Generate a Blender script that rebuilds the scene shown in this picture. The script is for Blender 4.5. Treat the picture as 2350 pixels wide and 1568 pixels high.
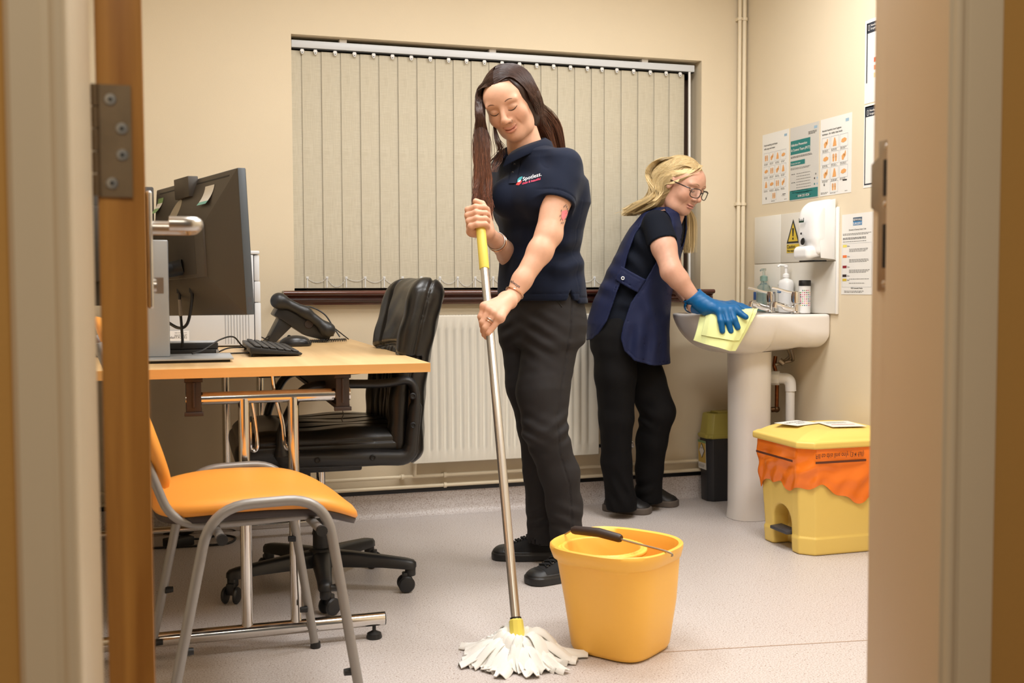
import bpy, bmesh, math, random
import numpy as np
from mathutils import Matrix, Vector

for _o in list(bpy.data.objects):
    bpy.data.objects.remove(_o)
SC = bpy.context.scene
COL = SC.collection
PI = math.pi

# ------------------------------------------------------------------ camera
CAM_F, CAM_YAW, CAM_PITCH, CAM_ROLL, CAM_H = 2440.0, 0.299, 0.0505, -0.0034, 0.95
_cy, _sy, _cp, _sp = math.cos(CAM_YAW), math.sin(CAM_YAW), math.cos(CAM_PITCH), math.sin(CAM_PITCH)
_fw = Vector((_sy*_cp, _cy*_cp, -_sp)); _rt = Vector((_cy, -_sy, 0)); _up = _rt.cross(_fw)
_r2 = _rt*math.cos(CAM_ROLL)+_up*math.sin(CAM_ROLL); _u2 = _up*math.cos(CAM_ROLL)-_rt*math.sin(CAM_ROLL)
cam_data = bpy.data.cameras.new('camera')
cam_data.sensor_width = 36.0
cam_data.lens = CAM_F/2350*36
cam_data.clip_start = 0.02
cam_data.dof.use_dof = True
cam_data.dof.focus_distance = 3.45
cam_data.dof.aperture_fstop = 7.5
cam = bpy.data.objects.new('camera', cam_data); COL.objects.link(cam)
cam.matrix_world = Matrix(((_r2.x, _u2.x, -_fw.x, 0), (_r2.y, _u2.y, -_fw.y, 0), (_r2.z, _u2.z, -_fw.z, CAM_H), (0, 0, 0, 1)))
SC.camera = cam

# ------------------------------------------------------------------ world, lights, exposure
def srgb(r, g, b):
    f = lambda c: (c/255/12.92) if c/255 <= 0.04045 else ((c/255+0.055)/1.055)**2.4
    return (f(r), f(g), f(b), 1.0)
W_ = bpy.data.worlds.new('world'); SC.world = W_
W_.use_nodes = True
W_.node_tree.nodes['Background'].inputs[0].default_value = (0.75, 0.68, 0.58, 1)
W_.node_tree.nodes['Background'].inputs[1].default_value = 0.13

def area(name, loc, target, sx, sy, power, color=(1, 1, 1)):
    l = bpy.data.lights.new(name, 'AREA'); l.shape = 'RECTANGLE'; l.size = sx; l.size_y = sy
    l.energy = power; l.color = color
    o = bpy.data.objects.new(name, l); COL.objects.link(o)
    o.location = loc
    d = Vector(target)-Vector(loc)
    o.rotation_euler = d.to_track_quat('-Z', 'Y').to_euler()
    return o
CEIL = 2.45
PANELS = [(1.70, 1.95), (0.60, 1.95), (1.70, 3.15), (0.60, 3.15)]
PANEL_W = [19, 12, 16, 12]
for (px_, py_), w_ in zip(PANELS, PANEL_W):
    area('ceiling_panel_light', (px_, py_, CEIL-0.035), (px_, py_, 0), 0.56, 0.56, w_, (0.97, 0.985, 1.0))
area('corridor_fill_light', (0.02, -0.30, 2.38), (0.02, -0.30, 0), 0.5, 0.5, 14.5, (1.0, 0.92, 0.78))  # unseen fill, added to brighten the door edge, jambs and corridor side

SC.view_settings.view_transform = 'Standard'
SC.view_settings.look = 'None'
SC.view_settings.gamma = 1.0
SC.view_settings.use_curve_mapping = False
SC.view_settings.exposure = 0.33

# ------------------------------------------------------------------ materials
MATS = {}
def mat(name, col, rough=0.5, metal=0.0, noise=0.0, nscale=40.0, bump=0.0, bscale=200.0, spec=0.5, sub=0.0,
        trans=0.0, alpha=1.0, attr=False, stretch=None, coat=0.0, col2=None, sheen=0.0, aniso=0.0):
    if name in MATS: return MATS[name]
    m = bpy.data.materials.new(name); m.use_nodes = True
    nt = m.node_tree; b = nt.nodes['Principled BSDF']; L = nt.links
    c = srgb(*col)
    b.inputs['Base Color'].default_value = c
    b.inputs['Roughness'].default_value = rough
    b.inputs['Metallic'].default_value = metal
    b.inputs['Specular IOR Level'].default_value = spec
    if sub: b.inputs['Subsurface Weight'].default_value = sub; b.inputs['Subsurface Radius'].default_value = (0.012, 0.005, 0.003)
    if trans: b.inputs['Transmission Weight'].default_value = trans
    if coat: b.inputs['Coat Weight'].default_value = coat; b.inputs['Coat Roughness'].default_value = 0.15
    if sheen: b.inputs['Sheen Weight'].default_value = sheen
    b.inputs['Alpha'].default_value = alpha
    tc = nt.nodes.new('ShaderNodeTexCoord'); vec = tc.outputs['Object']
    if stretch:
        mp = nt.nodes.new('ShaderNodeMapping'); mp.inputs['Scale'].default_value = stretch
        L.new(vec, mp.inputs['Vector']); vec = mp.outputs['Vector']
    if attr:
        a = nt.nodes.new('ShaderNodeAttribute'); a.attribute_name = 'Col'
        src = a.outputs['Color']
    else: src = None
    if noise or col2:
        n = nt.nodes.new('ShaderNodeTexNoise'); n.inputs['Scale'].default_value = nscale; n.inputs['Detail'].default_value = 4
        L.new(vec, n.inputs['Vector'])
        mx = nt.nodes.new('ShaderNodeMix'); mx.data_type = 'RGBA'
        rp = nt.nodes.new('ShaderNodeMapRange'); rp.inputs[1].default_value = 0.35; rp.inputs[2].default_value = 0.65
        L.new(n.outputs['Fac'], rp.inputs[0]); L.new(rp.outputs[0], mx.inputs[0])
        if src is not None:
            mx.blend_type = 'MULTIPLY'
            k = 1-noise
            mx.inputs[7].default_value = (k, k, k, 1); L.new(src, mx.inputs[6])
        else:
            k = 1-noise
            mx.inputs[6].default_value = c
            mx.inputs[7].default_value = srgb(*col2) if col2 else (c[0]*k, c[1]*k, c[2]*k, 1)
        src = mx.outputs[2]
    if src is not None: L.new(src, b.inputs['Base Color'])
    if bump:
        n2 = nt.nodes.new('ShaderNodeTexNoise'); n2.inputs['Scale'].default_value = bscale; n2.inputs['Detail'].default_value = 3
        L.new(vec, n2.inputs['Vector'])
        bp = nt.nodes.new('ShaderNodeBump'); bp.inputs['Strength'].default_value = bump; bp.inputs['Distance'].default_value = 0.002
        L.new(n2.outputs['Fac'], bp.inputs['Height']); L.new(bp.outputs[0], b.inputs['Normal'])
    MATS[name] = m
    return m

def glow(name, col, s):
    m = bpy.data.materials.new(name); m.use_nodes = True
    b = m.node_tree.nodes['Principled BSDF']
    b.inputs['Base Color'].default_value = srgb(*col); b.inputs['Emission Color'].default_value = srgb(*col)
    b.inputs['Emission Strength'].default_value = s
    return m

def floor_mat():
    m = bpy.data.materials.new('speckled_vinyl'); m.use_nodes = True
    nt = m.node_tree; b = nt.nodes['Principled BSDF']; L = nt.links
    tc = nt.nodes.new('ShaderNodeTexCoord')
    n1 = nt.nodes.new('ShaderNodeTexNoise'); n1.inputs['Scale'].default_value = 240; n1.inputs['Detail'].default_value = 2
    n2 = nt.nodes.new('ShaderNodeTexNoise'); n2.inputs['Scale'].default_value = 1.7; n2.inputs['Detail'].default_value = 3
    vo = nt.nodes.new('ShaderNodeTexVoronoi'); vo.inputs['Scale'].default_value = 95
    for n in (n1, n2, vo): L.new(tc.outputs['Object'], n.inputs['Vector'])
    r = nt.nodes.new('ShaderNodeValToRGB'); e = r.color_ramp.elements
    e[0].position = 0.30; e[0].color = srgb(172, 158, 150); e[1].position = 0.52; e[1].color = srgb(208, 201, 198)
    e2 = r.color_ramp.elements.new(0.75); e2.color = srgb(220, 215, 213)
    L.new(n1.outputs['Fac'], r.inputs[0])
    lt = nt.nodes.new('ShaderNodeMath'); lt.operation = 'LESS_THAN'; lt.inputs[1].default_value = 0.16
    L.new(vo.outputs['Distance'], lt.inputs[0])
    sepc = nt.nodes.new('ShaderNodeSeparateColor'); L.new(vo.outputs['Color'], sepc.inputs[0])
    gt = nt.nodes.new('ShaderNodeMath'); gt.operation = 'GREATER_THAN'; gt.inputs[1].default_value = 0.72
    L.new(sepc.outputs[0], gt.inputs[0])
    mu = nt.nodes.new('ShaderNodeMath'); mu.operation = 'MULTIPLY'; L.new(lt.outputs[0], mu.inputs[0]); L.new(gt.outputs[0], mu.inputs[1])
    mx = nt.nodes.new('ShaderNodeMix'); mx.data_type = 'RGBA'; mx.inputs[7].default_value = srgb(128, 100, 84)
    L.new(mu.outputs[0], mx.inputs[0]); L.new(r.outputs[0], mx.inputs[6])
    mx2 = nt.nodes.new('ShaderNodeMix'); mx2.data_type = 'RGBA'; mx2.blend_type = 'MULTIPLY'; mx2.inputs[7].default_value = (0.93, 0.90, 0.88, 1)
    L.new(n2.outputs['Fac'], mx2.inputs[0]); L.new(mx.outputs[2], mx2.inputs[6])
    L.new(mx2.outputs[2], b.inputs['Base Color'])
    b.inputs['Roughness'].default_value = 0.42; b.inputs['Specular IOR Level'].default_value = 0.35
    return m

def wood_mat(name, c1, c2, rough=0.4, stretch=(30, 30, 1.6), scale=1.0, coat=0.0):
    m = bpy.data.materials.new(name); m.use_nodes = True
    nt = m.node_tree; b = nt.nodes['Principled BSDF']; L = nt.links
    tc = nt.nodes.new('ShaderNodeTexCoord'); mp = nt.nodes.new('ShaderNodeMapping'); mp.inputs['Scale'].default_value = stretch
    L.new(tc.outputs['Object'], mp.inputs['Vector'])
    n = nt.nodes.new('ShaderNodeTexNoise'); n.inputs['Scale'].default_value = scale; n.inputs['Detail'].default_value = 6; n.inputs['Distortion'].default_value = 0.6
    L.new(mp.outputs[0], n.inputs['Vector'])
    r = nt.nodes.new('ShaderNodeValToRGB'); e = r.color_ramp.elements
    e[0].position = 0.32; e[0].color = srgb(*c1); e[1].position = 0.68; e[1].color = srgb(*c2)
    L.new(n.outputs['Fac'], r.inputs[0]); L.new(r.outputs[0], b.inputs['Base Color'])
    b.inputs['Roughness'].default_value = rough
    if coat: b.inputs['Coat Weight'].default_value = coat
    return m

def weave_mat(name, c1, c2, sc=520.0):
    m = bpy.data.materials.new(name); m.use_nodes = True
    nt = m.node_tree; b = nt.nodes['Principled BSDF']; L = nt.links
    tc = nt.nodes.new('ShaderNodeTexCoord'); outs = []
    for s in ((sc, sc, 18), (24, 24, sc)):
        mp = nt.nodes.new('ShaderNodeMapping'); mp.inputs['Scale'].default_value = s
        L.new(tc.outputs['Object'], mp.inputs['Vector'])
        n = nt.nodes.new('ShaderNodeTexNoise'); n.inputs['Scale'].default_value = 1.0; n.inputs['Detail'].default_value = 2
        L.new(mp.outputs[0], n.inputs['Vector']); outs.append(n.outputs['Fac'])
    ad = nt.nodes.new('ShaderNodeMath'); ad.operation = 'ADD'; L.new(outs[0], ad.inputs[0]); L.new(outs[1], ad.inputs[1])
    r = nt.nodes.new('ShaderNodeMapRange'); r.inputs[1].default_value = 0.75; r.inputs[2].default_value = 1.25
    L.new(ad.outputs[0], r.inputs[0])
    mx = nt.nodes.new('ShaderNodeMix'); mx.data_type = 'RGBA'; mx.inputs[6].default_value = srgb(*c1); mx.inputs[7].default_value = srgb(*c2)
    L.new(r.outputs[0], mx.inputs[0]); L.new(mx.outputs[2], b.inputs['Base Color'])
    b.inputs['Roughness'].default_value = 0.85; b.inputs['Specular IOR Level'].default_value = 0.15
    return m

# ------------------------------------------------------------------ mesh builder
def fr(a, b):
    """orthonormal frame (u, v, w) with w along b-a"""
    w = (Vector(b)-Vector(a)).normalized()
    u = w.orthogonal().normalized() if abs(w.z) > 0.999 else Vector((0, 0, 1)).cross(w).normalized()
    return u, w.cross(u), w

def smooth_path(pts, n=8):
    """Catmull-Rom through the points"""
    P = [Vector(p) for p in pts]; out = []
    for i in range(len(P)-1):
        p0 = P[max(i-1, 0)]; p1 = P[i]; p2 = P[i+1]; p3 = P[min(i+2, len(P)-1)]
        for k in range(n):
            t = k/n
            out.append(0.5*((2*p1)+(p2-p0)*t+(2*p0-5*p1+4*p2-p3)*t*t+(3*p1-p0-3*p2+p3)*t**3))
    out.append(P[-1]); return out

def bend_path(pts, r, n=6):
    """polyline with rounded corners"""
    P = [Vector(p) for p in pts]; out = [P[0]]
    for i in range(1, len(P)-1):
        a, b, c = P[i-1], P[i], P[i+1]
        d1 = (a-b); d2 = (c-b); rr = min(r, d1.length*0.49, d2.length*0.49)
        s = b+d1.normalized()*rr; e = b+d2.normalized()*rr
        for k in range(n+1):
            t = k/n; out.append(s*(1-t)**2+b*2*t*(1-t)+e*t*t)
    out.append(P[-1]); return out

class MB:
    def __init__(s): s.v = []; s.f = []; s.mi = []; s.cur = 0
    def add(s, v, f):
        n = len(s.v); s.v += [tuple(p) for p in v]
        for q in f: s.f.append(tuple(i+n for i in q)); s.mi.append(s.cur)
        return s
    def box(s, c, size, rot=None):
        x, y, z = size[0]/2, size[1]/2, size[2]/2
        v = [Vector((a*x, b*y, d*z)) for d in (-1, 1) for b in (-1, 1) for a in (-1, 1)]
        if rot is not None: v = [rot @ p for p in v]
        v = [p+Vector(c) for p in v]
        return s.add(v, [(0, 2, 3, 1), (4, 5, 7, 6), (0, 1, 5, 4), (2, 6, 7, 3), (0, 4, 6, 2), (1, 3, 7, 5)])
    def bx(s, x0, x1, y0, y1, z0, z1): return s.box(((x0+x1)/2, (y0+y1)/2, (z0+z1)/2), (abs(x1-x0), abs(y1-y0), abs(z1-z0)))
    def tube(s, pts, r, n=12, cap=True, closed=False):
        P = [Vector(p) for p in pts]; m = len(P)
        R = list(r) if hasattr(r, '__len__') else [r]*m
        T = []
        for i in range(m):
            if closed: t = P[(i+1) % m]-P[i-1]
            else: t = P[min(i+1, m-1)]-P[max(i-1, 0)]
            T.append(t.normalized() if t.length > 1e-9 else Vector((0, 0, 1)))
        u = T[0].orthogonal().normalized(); v = []
        for i in range(m):
            u = (u-T[i]*u.dot(T[i]))
            u = u.normalized() if u.length > 1e-6 else T[i].orthogonal().normalized()
            w = T[i].cross(u)
            for k in range(n):
                a = 2*PI*k/n; v.append(P[i]+(u*math.cos(a)+w*math.sin(a))*R[i])
        f = []
        for i in range(m if closed else m-1):
            j = (i+1) % m
            for k in range(n):
                k2 = (k+1) % n; f.append((i*n+k, i*n+k2, j*n+k2, j*n+k))
        if cap and not closed: f.append(tuple(range(n-1, -1, -1))); f.append(tuple((m-1)*n+k for k in range(n)))
        return s.add(v, f)
    def cyl(s, a, b, r, n=20, r2=None): return s.tube([a, b], [r, r if r2 is None else r2], n)
    def lathe(s, prof, c=(0, 0, 0), n=32, axis=None, sx=1.0, sy=1.0):
        """prof: (radius, height) list, height along axis (default z)"""
        c = Vector(c); v = []; f = []
        if axis is None: u, w, ax = Vector((1, 0, 0)), Vector((0, 1, 0)), Vector((0, 0, 1))
        else: u, w, ax = fr((0, 0, 0), axis)
        for r, h in prof:
            for k in range(n):
                a = 2*PI*k/n; v.append(c+u*(r*sx*math.cos(a))+w*(r*sy*math.sin(a))+ax*h)
        m = len(prof)
        for i in range(m-1):
            for k in range(n):
                k2 = (k+1) % n; f.append((i*n+k, i*n+k2, (i+1)*n+k2, (i+1)*n+k))
        if prof[0][0] > 1e-6: f.append(tuple(range(n-1, -1, -1)))
        if prof[-1][0] > 1e-6: f.append(tuple((m-1)*n+k for k in range(n)))
        return s.add(v, f)
    def prism(s, poly, O, U, V, depth):
        """polygon in (U,V) plane at O extruded by depth along U x V"""
        O, U, V = Vector(O), Vector(U), Vector(V); Wn = U.cross(V).normalized()
        n = len(poly)
        a = [O+U*p[0]+V*p[1] for p in poly]; b = [p+Wn*depth for p in a]
        f = [tuple(range(n-1, -1, -1)), tuple(range(n, 2*n))]+[(i, (i+1) % n, n+(i+1) % n, n+i) for i in range(n)]
        return s.add(a+b, f)
    def loft(s, rings, cap=True, closed=True):
        n = len(rings[0]); v = [p for r in rings for p in r]; f = []
        for i in range(len(rings)-1):
            for k in range(n if closed else n-1):
                k2 = (k+1) % n; f.append((i*n+k, i*n+k2, (i+1)*n+k2, (i+1)*n+k))
        if cap: f.append(tuple(range(n-1, -1, -1))); f.append(tuple((len(rings)-1)*n+k for k in range(n)))
        return s.add(v, f)
    def grid(s, nu, nv, fn):
        v = [fn(i/(nu-1), j/(nv-1)) for j in range(nv) for i in range(nu)]
        f = [(j*nu+i, j*nu+i+1, (j+1)*nu+i+1, (j+1)*nu+i) for j in range(nv-1) for i in range(nu-1)]
        return s.add(v, f)
    def ball(s, c, r, n=16, m=10, sc=(1, 1, 1)):
        prof = [(r*math.sin(PI*i/m), -r*math.cos(PI*i/m)) for i in range(m+1)]
        k = len(s.v); s.lathe([(max(p[0], 1e-7), p[1]) for p in prof], (0, 0, 0), n)
        for i in range(k, len(s.v)):
            p = s.v[i]; s.v[i] = (p[0]*sc[0]+c[0], p[1]*sc[1]+c[1], p[2]*sc[2]+c[2])
        return s
    def mesh(s, name, mats, bevel=0.0, seg=2, sharp=35, recalc=True, colors=None):
        me = bpy.data.meshes.new(name); me.from_pydata([tuple(p) for p in s.v], [], s.f)
        if not isinstance(mats, (list, tuple)): mats = [mats]
        for q in mats: me.materials.append(q)
        if len(mats) > 1: me.polygons.foreach_set('material_index', s.mi)
        if recalc or bevel:
            bm = bmesh.new(); bm.from_mesh(me)
            if recalc: bmesh.ops.recalc_face_normals(bm, faces=bm.faces)
            if bevel:
                ed = [e for e in bm.edges if len(e.link_faces) == 2 and e.calc_face_angle(0) > math.radians(30)]
                bmesh.ops.bevel(bm, geom=ed, offset=bevel, segments=seg, profile=0.5, affect='EDGES', clamp_overlap=True)
            bm.to_mesh(me); bm.free()
        me.polygons.foreach_set('use_smooth', [True]*len(me.polygons))
        me.set_sharp_from_angle(angle=math.radians(sharp))
        me.update()
        return me

def link(o, parent=None, kind=None, label=None, cat=None, group=None):
    COL.objects.link(o)
    if parent is not None:
        o.parent = parent
        if o.get('_world', 1): o.matrix_parent_inverse = parent.matrix_basis.inverted()
    if '_world' in o: del o['_world']
    if kind: o['kind'] = kind
    if label: o['label'] = label
    if cat: o['category'] = cat
    if group: o['group'] = group
    return o

def ob(name, mb, m, parent=None, bevel=0.0, seg=2, sharp=35, kind=None, label=None, cat=None, group=None, local=False, recalc=True):
    me = mb.mesh(name, m, bevel, seg, sharp, recalc) if isinstance(mb, MB) else mb
    o = bpy.data.objects.new(name, me)
    if local: o['_world'] = 0
    return link(o, parent, kind, label, cat, group)

def thing(name, loc, label, cat, rotz=0.0, group=None):
    o = bpy.data.objects.new(name, None); o.empty_display_size = 0.05
    o.location = loc; o.rotation_euler = (0, 0, rotz)
    COL.objects.link(o)
    o['label'] = label; o['category'] = cat
    if group: o['group'] = group
    o.matrix_basis = Matrix.Translation(Vector(loc)) @ Matrix.Rotation(rotz, 4, 'Z')
    return o

def text_mesh(txt, size, align='LEFT', bold=0.0, width=1.0):
    """flat mesh of lettering in the XY plane"""
    c = bpy.data.curves.new('txt', 'FONT'); c.body = txt; c.size = size; c.align_x = align; c.fill_mode = 'FRONT'
    c.offset = bold*size; c.resolution_u = 2
    o = bpy.data.objects.new('txt', c); COL.objects.link(o)
    dg = bpy.context.evaluated_depsgraph_get()
    me = bpy.data.meshes.new_from_object(o.evaluated_get(dg))
    v = [(p.co.x*width, p.co.y) for p in me.vertices]; f = [tuple(p.vertices) for p in me.polygons]
    bpy.data.objects.remove(o); bpy.data.curves.remove(c); bpy.data.meshes.remove(me)
    return v, f

class Sheet:
    """flat print on a plane: O lower-left corner, U to the reader's right, V up, all lengths in metres"""
    def __init__(s, O, U, V, lift=0.0006):
        s.O, s.U, s.V = Vector(O), Vector(U).normalized(), Vector(V).normalized()
        s.N = s.U.cross(s.V).normalized(); s.lift = lift; s.mb = MB(); s.mats = []
    def sub(s): return Sheet(s.O, s.U, s.V, s.lift)
    def m(s, mt):
        if mt not in s.mats: s.mats.append(mt)
        s.mb.cur = s.mats.index(mt); return s
    def P(s, x, y, k=1.0): return s.O+s.U*x+s.V*y+s.N*(s.lift*k)
    def rect(s, x0, y0, x1, y1, mt, k=1.0): s.m(mt); s.mb.add([s.P(x0, y0, k), s.P(x1, y0, k), s.P(x1, y1, k), s.P(x0, y1, k)], [(0, 1, 2, 3)])
    def poly(s, pts, mt, k=1.0): s.m(mt); s.mb.add([s.P(x, y, k) for x, y in pts], [tuple(range(len(pts)))])
    def frame(s, x0, y0, x1, y1, w, mt, k=1.0):
        for a in ((x0, y0, x1, y0+w), (x0, y1-w, x1, y1), (x0, y0, x0+w, y1), (x1-w, y0, x1, y1)): s.rect(*a, mt, k)
    def text(s, t, x, y, size, mt, align='LEFT', bold=0.0, k=2.0, width=1.0, mirror=1, flip=1):
        v, f = text_mesh(t, size, align, bold, width); s.m(mt)
        s.mb.add([s.P(x+a*mirror, y+b*flip, k) for a, b in v], f)
    def build(s, name, parent, **kw): return ob(name, s.mb, s.mats, parent, recalc=False, **kw)

# ------------------------------------------------------------------ signed-distance modelling (numpy)
def sm_min(a, b, k):
    if k <= 0: return np.minimum(a, b)
    h = np.clip(0.5+0.5*(b-a)/k, 0, 1); return b*(1-h)+a*h-k*h*(1-h)
def sm_max(a, b, k): return -sm_min(-a, -b, k)
def d_cone(P, a, b, ra, rb):
    a = np.asarray(a, float); b = np.asarray(b, float); ab = b-a; L2 = max(float(ab @ ab), 1e-12)
    t = np.clip((P-a) @ ab/L2, 0, 1)
    return np.linalg.norm(P-a-t[:, None]*ab, axis=1)-(ra+(rb-ra)*t)
def d_ell(P, c, r, R=None):
    q = P-np.asarray(c, float)
    if R is not None: q = q @ np.asarray(R, float).T
    r = np.asarray(r, float)
    k0 = np.linalg.norm(q/r, axis=1); k1 = np.linalg.norm(q/(r*r), axis=1)
    return np.where(k0 < 1e-6, -r.min(), k0*(k0-1)/np.maximum(k1, 1e-9))
def d_box(P, c, half, rad=0.0, R=None):
    q = P-np.asarray(c, float)
    if R is not None: q = q @ np.asarray(R, float).T
    q = np.abs(q)-(np.asarray(half, float)-rad)
    return np.linalg.norm(np.maximum(q, 0), axis=1)+np.minimum(q.max(1), 0)-rad
def d_path(P, pts, rad, k=0.0, flat=None):
    d = None
    for i in range(len(pts)-1):
        e = d_cone(P, pts[i], pts[i+1], rad[i], rad[i+1])
        d = e if d is None else sm_min(d, e, k)
    return d

def sdf_mesh(f, lo, hi, res, coarse=5, newton=1, safety=1.5):
    """surface nets on a sparse lattice -> (verts, quads)"""
    lo = np.asarray(lo, float)-2*res; hi = np.asarray(hi, float)+2*res
    nc = np.ceil((hi-lo)/(res*coarse)).astype(int)+1; n = nc*coarse+1
    h = res*coarse
    g = np.stack(np.meshgrid(*[np.arange(k) for k in nc], indexing='ij'), -1).reshape(-1, 3)
    d = f(lo+(g+0.5)*h)
    g = g[np.abs(d) < h*0.87*safety]
    mask = np.zeros(n, bool)
    o = np.stack(np.meshgrid(*[np.arange(coarse+1)]*3, indexing='ij'), -1).reshape(-1, 3)
    for k in range(0, len(g), 4000):
        q = (g[k:k+4000, None, :]*coarse+o[None]).reshape(-1, 3); mask[q[:, 0], q[:, 1], q[:, 2]] = True
    idx = np.flatnonzero(mask.ravel())
    sy, sx = n[2], n[1]*n[2]
    D = np.full(mask.size, np.nan, np.float32)
    ijk = np.stack(np.unravel_index(idx, n), -1)
    for k in range(0, len(idx), 400000):
        D[idx[k:k+400000]] = f(lo+ijk[k:k+400000]*res)
    ok = (ijk < n-1).all(1); cell = idx[ok]; cijk = ijk[ok]
    offs = np.array([0, sx, sy, sx+sy, 1, sx+1, sy+1, sx+sy+1])
    cv = D[cell[:, None]+offs[None]]
    with np.errstate(invalid='ignore'):
        act = (cv.min(1) < 0) & (cv.max(1) >= 0) & ~np.isnan(cv).any(1)
    cell = cell[act]; cijk = cijk[act]; cv = cv[act]
    co = np.array([(0, 0, 0), (1, 0, 0), (0, 1, 0), (1, 1, 0), (0, 0, 1), (1, 0, 1), (0, 1, 1), (1, 1, 1)], float)
    E = [(0, 1), (2, 3), (4, 5), (6, 7), (0, 2), (1, 3), (4, 6), (5, 7), (0, 4), (1, 5), (2, 6), (3, 7)]
    acc = np.zeros((len(cell), 3)); cnt = np.zeros(len(cell))
    for a, b in E:
        x = (cv[:, a] < 0) != (cv[:, b] < 0)
        den = np.where(x, cv[:, a]-cv[:, b], 1); t = np.where(x, cv[:, a]/den, 0)[:, None]
        acc += np.where(x[:, None], co[a]+(co[b]-co[a])*t, 0); cnt += x
    V = lo+(cijk+acc/cnt[:, None])*res
    vid = np.full(mask.size, -1, np.int32); vid[cell] = np.arange(len(cell))
    F = []
    for ax, st, (p, q) in ((0, sx, (sy, 1)), (1, sy, (1, sx)), (2, 1, (sx, sy))):
        a = D[cell]; b = D[cell+st]
        x = (a < 0) != (b < 0)
        e = cell[x]; s = a[x] < 0
        quad = np.stack([vid[e], vid[e-p], vid[e-p-q], vid[e-q]], 1)
        good = (quad >= 0).all(1); quad = quad[good]; s = s[good]
        quad[~s] = quad[~s][:, ::-1]
        F.append(quad)
    F = np.concatenate(F)
    for _ in range(newton):
        e = res*0.5; d = f(V); G = np.stack([f(V+np.eye(3)[i]*e)-f(V-np.eye(3)[i]*e) for i in range(3)], 1)/(2*e)
        g2 = np.maximum((G*G).sum(1), 0.2); st = np.clip(d/g2, -res, res)
        V = V-G*st[:, None]
    return V, F

def np_mesh(name, V, F, mats, color=None, smooth=True, mi=None, relax=0):
    V = np.asarray(V, float)
    if relax:
        e = np.concatenate([F[:, [0, 1]], F[:, [1, 2]], F[:, [2, 3]], F[:, [3, 0]]])
        for _ in range(relax):
            s = np.zeros_like(V); c = np.zeros(len(V))
            for i in range(3): s[:, i] = np.bincount(e[:, 0], V[e[:, 1], i], len(V))+np.bincount(e[:, 1], V[e[:, 0], i], len(V))
            c = np.bincount(e[:, 0], minlength=len(V))+np.bincount(e[:, 1], minlength=len(V))
            V = V*0.5+0.5*s/np.maximum(c, 1)[:, None]
    me = bpy.data.meshes.new(name)
    me.from_pydata(V.tolist(), [], F.tolist())
    if not isinstance(mats, (list, tuple)): mats = [mats]
    for q in mats: me.materials.append(q)
    if mi is not None: me.polygons.foreach_set('material_index', np.asarray(mi, np.int32))
    if color is not None:
        at = me.color_attributes.new('Col', 'FLOAT_COLOR', 'POINT')
        c = np.ones((len(V), 4), np.float32); c[:, :3] = color; at.data.foreach_set('color', c.ravel())
    if smooth: me.polygons.foreach_set('use_smooth', [True]*len(me.polygons))
    me.update(); return me

def sdf_ob(name, f, lo, hi, res, m, parent=None, relax=0, safety=1.5, **kw):
    V, F = sdf_mesh(f, lo, hi, res, safety=safety)
    return ob(name, np_mesh(name, V, F, m, relax=relax), None, parent, **kw)
# ================================================================== THE ROOM
XL, XR, YB, YF0, YF1 = -0.62, 2.44, 4.33, 0.885, 1.004
m_wall = mat('cream_paint', (221, 206, 179), 0.75, bump=0.10, bscale=260, spec=0.25, noise=0.03, nscale=2.0)
m_ceil = mat('white_ceiling_paint', (240, 236, 226), 0.85, bump=0.08, bscale=200)
m_corr = mat('corridor_dim_light_tan', (206, 160, 90), 0.75, bump=0.12, bscale=220, spec=0.2)  # cream walls; the dim warm light is put into this tan colour
m_gloss = mat('cream_gloss_paint', (230, 214, 184), 0.38, spec=0.45, bump=0.03, bscale=60)
m_white = mat('white_plastic', (232, 232, 232), 0.42)
m_black = mat('black_plastic', (26, 26, 27), 0.45)
m_dark = mat('deep_black', (8, 8, 8), 0.6)
m_chrome = mat('chrome', (225, 222, 218), 0.12, metal=1.0)
m_steel = mat('brushed_steel', (170, 158, 142), 0.42, metal=1.0, noise=0.1, nscale=60)
m_alu = mat('satin_aluminium', (200, 198, 194), 0.3, metal=1.0)
m_mahog = wood_mat('mahogany_stain', (58, 26, 18), (96, 46, 30), 0.28, (2, 30, 30), coat=0.4)
m_floor = floor_mat()

ob('floor', MB().bx(XL, XR+0.05, YF0, YB+0.05, -0.05, 0), m_floor, kind='structure')
ob('trim_5', MB().prism([(0, -0.002), (1.75, -0.002), (1.75, 0.002), (0, 0.002)], (0.70, 2.559, 0.0002), (1, -0.146, 0), (0.146, 1, 0), 0.0006), mat('weld_seam', (176, 152, 132), 0.5), kind='structure')
ob('floor_corridor', MB().bx(-1.6, 2.2, -1.4, YF0, -0.05, 0), mat('corridor_floor', (150, 120, 88), 0.6), kind='structure')
ob('wall_right', MB().bx(XR, XR+0.15, YF0, YB+0.2, 0, CEIL), m_wall, kind='structure')
ob('wall_left', MB().bx(XL-0.15, XL, YF0, YB+0.2, 0, CEIL), m_wall, kind='structure')
ob('ceiling', MB().bx(XL, XR, YF0, YB, CEIL, CEIL+0.1), m_ceil, kind='structure')
ob('ceiling_corridor', MB().bx(-1.6, 2.2, -1.4, YF0, CEIL, CEIL+0.1), m_ceil, kind='structure')
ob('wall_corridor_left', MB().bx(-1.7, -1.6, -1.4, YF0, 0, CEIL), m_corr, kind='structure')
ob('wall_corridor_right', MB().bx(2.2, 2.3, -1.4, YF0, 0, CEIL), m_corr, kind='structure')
WX0, WX1, WZ0, WZ1 = 0.424, 2.223, 0.925, 1.957
wb = MB()
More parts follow.
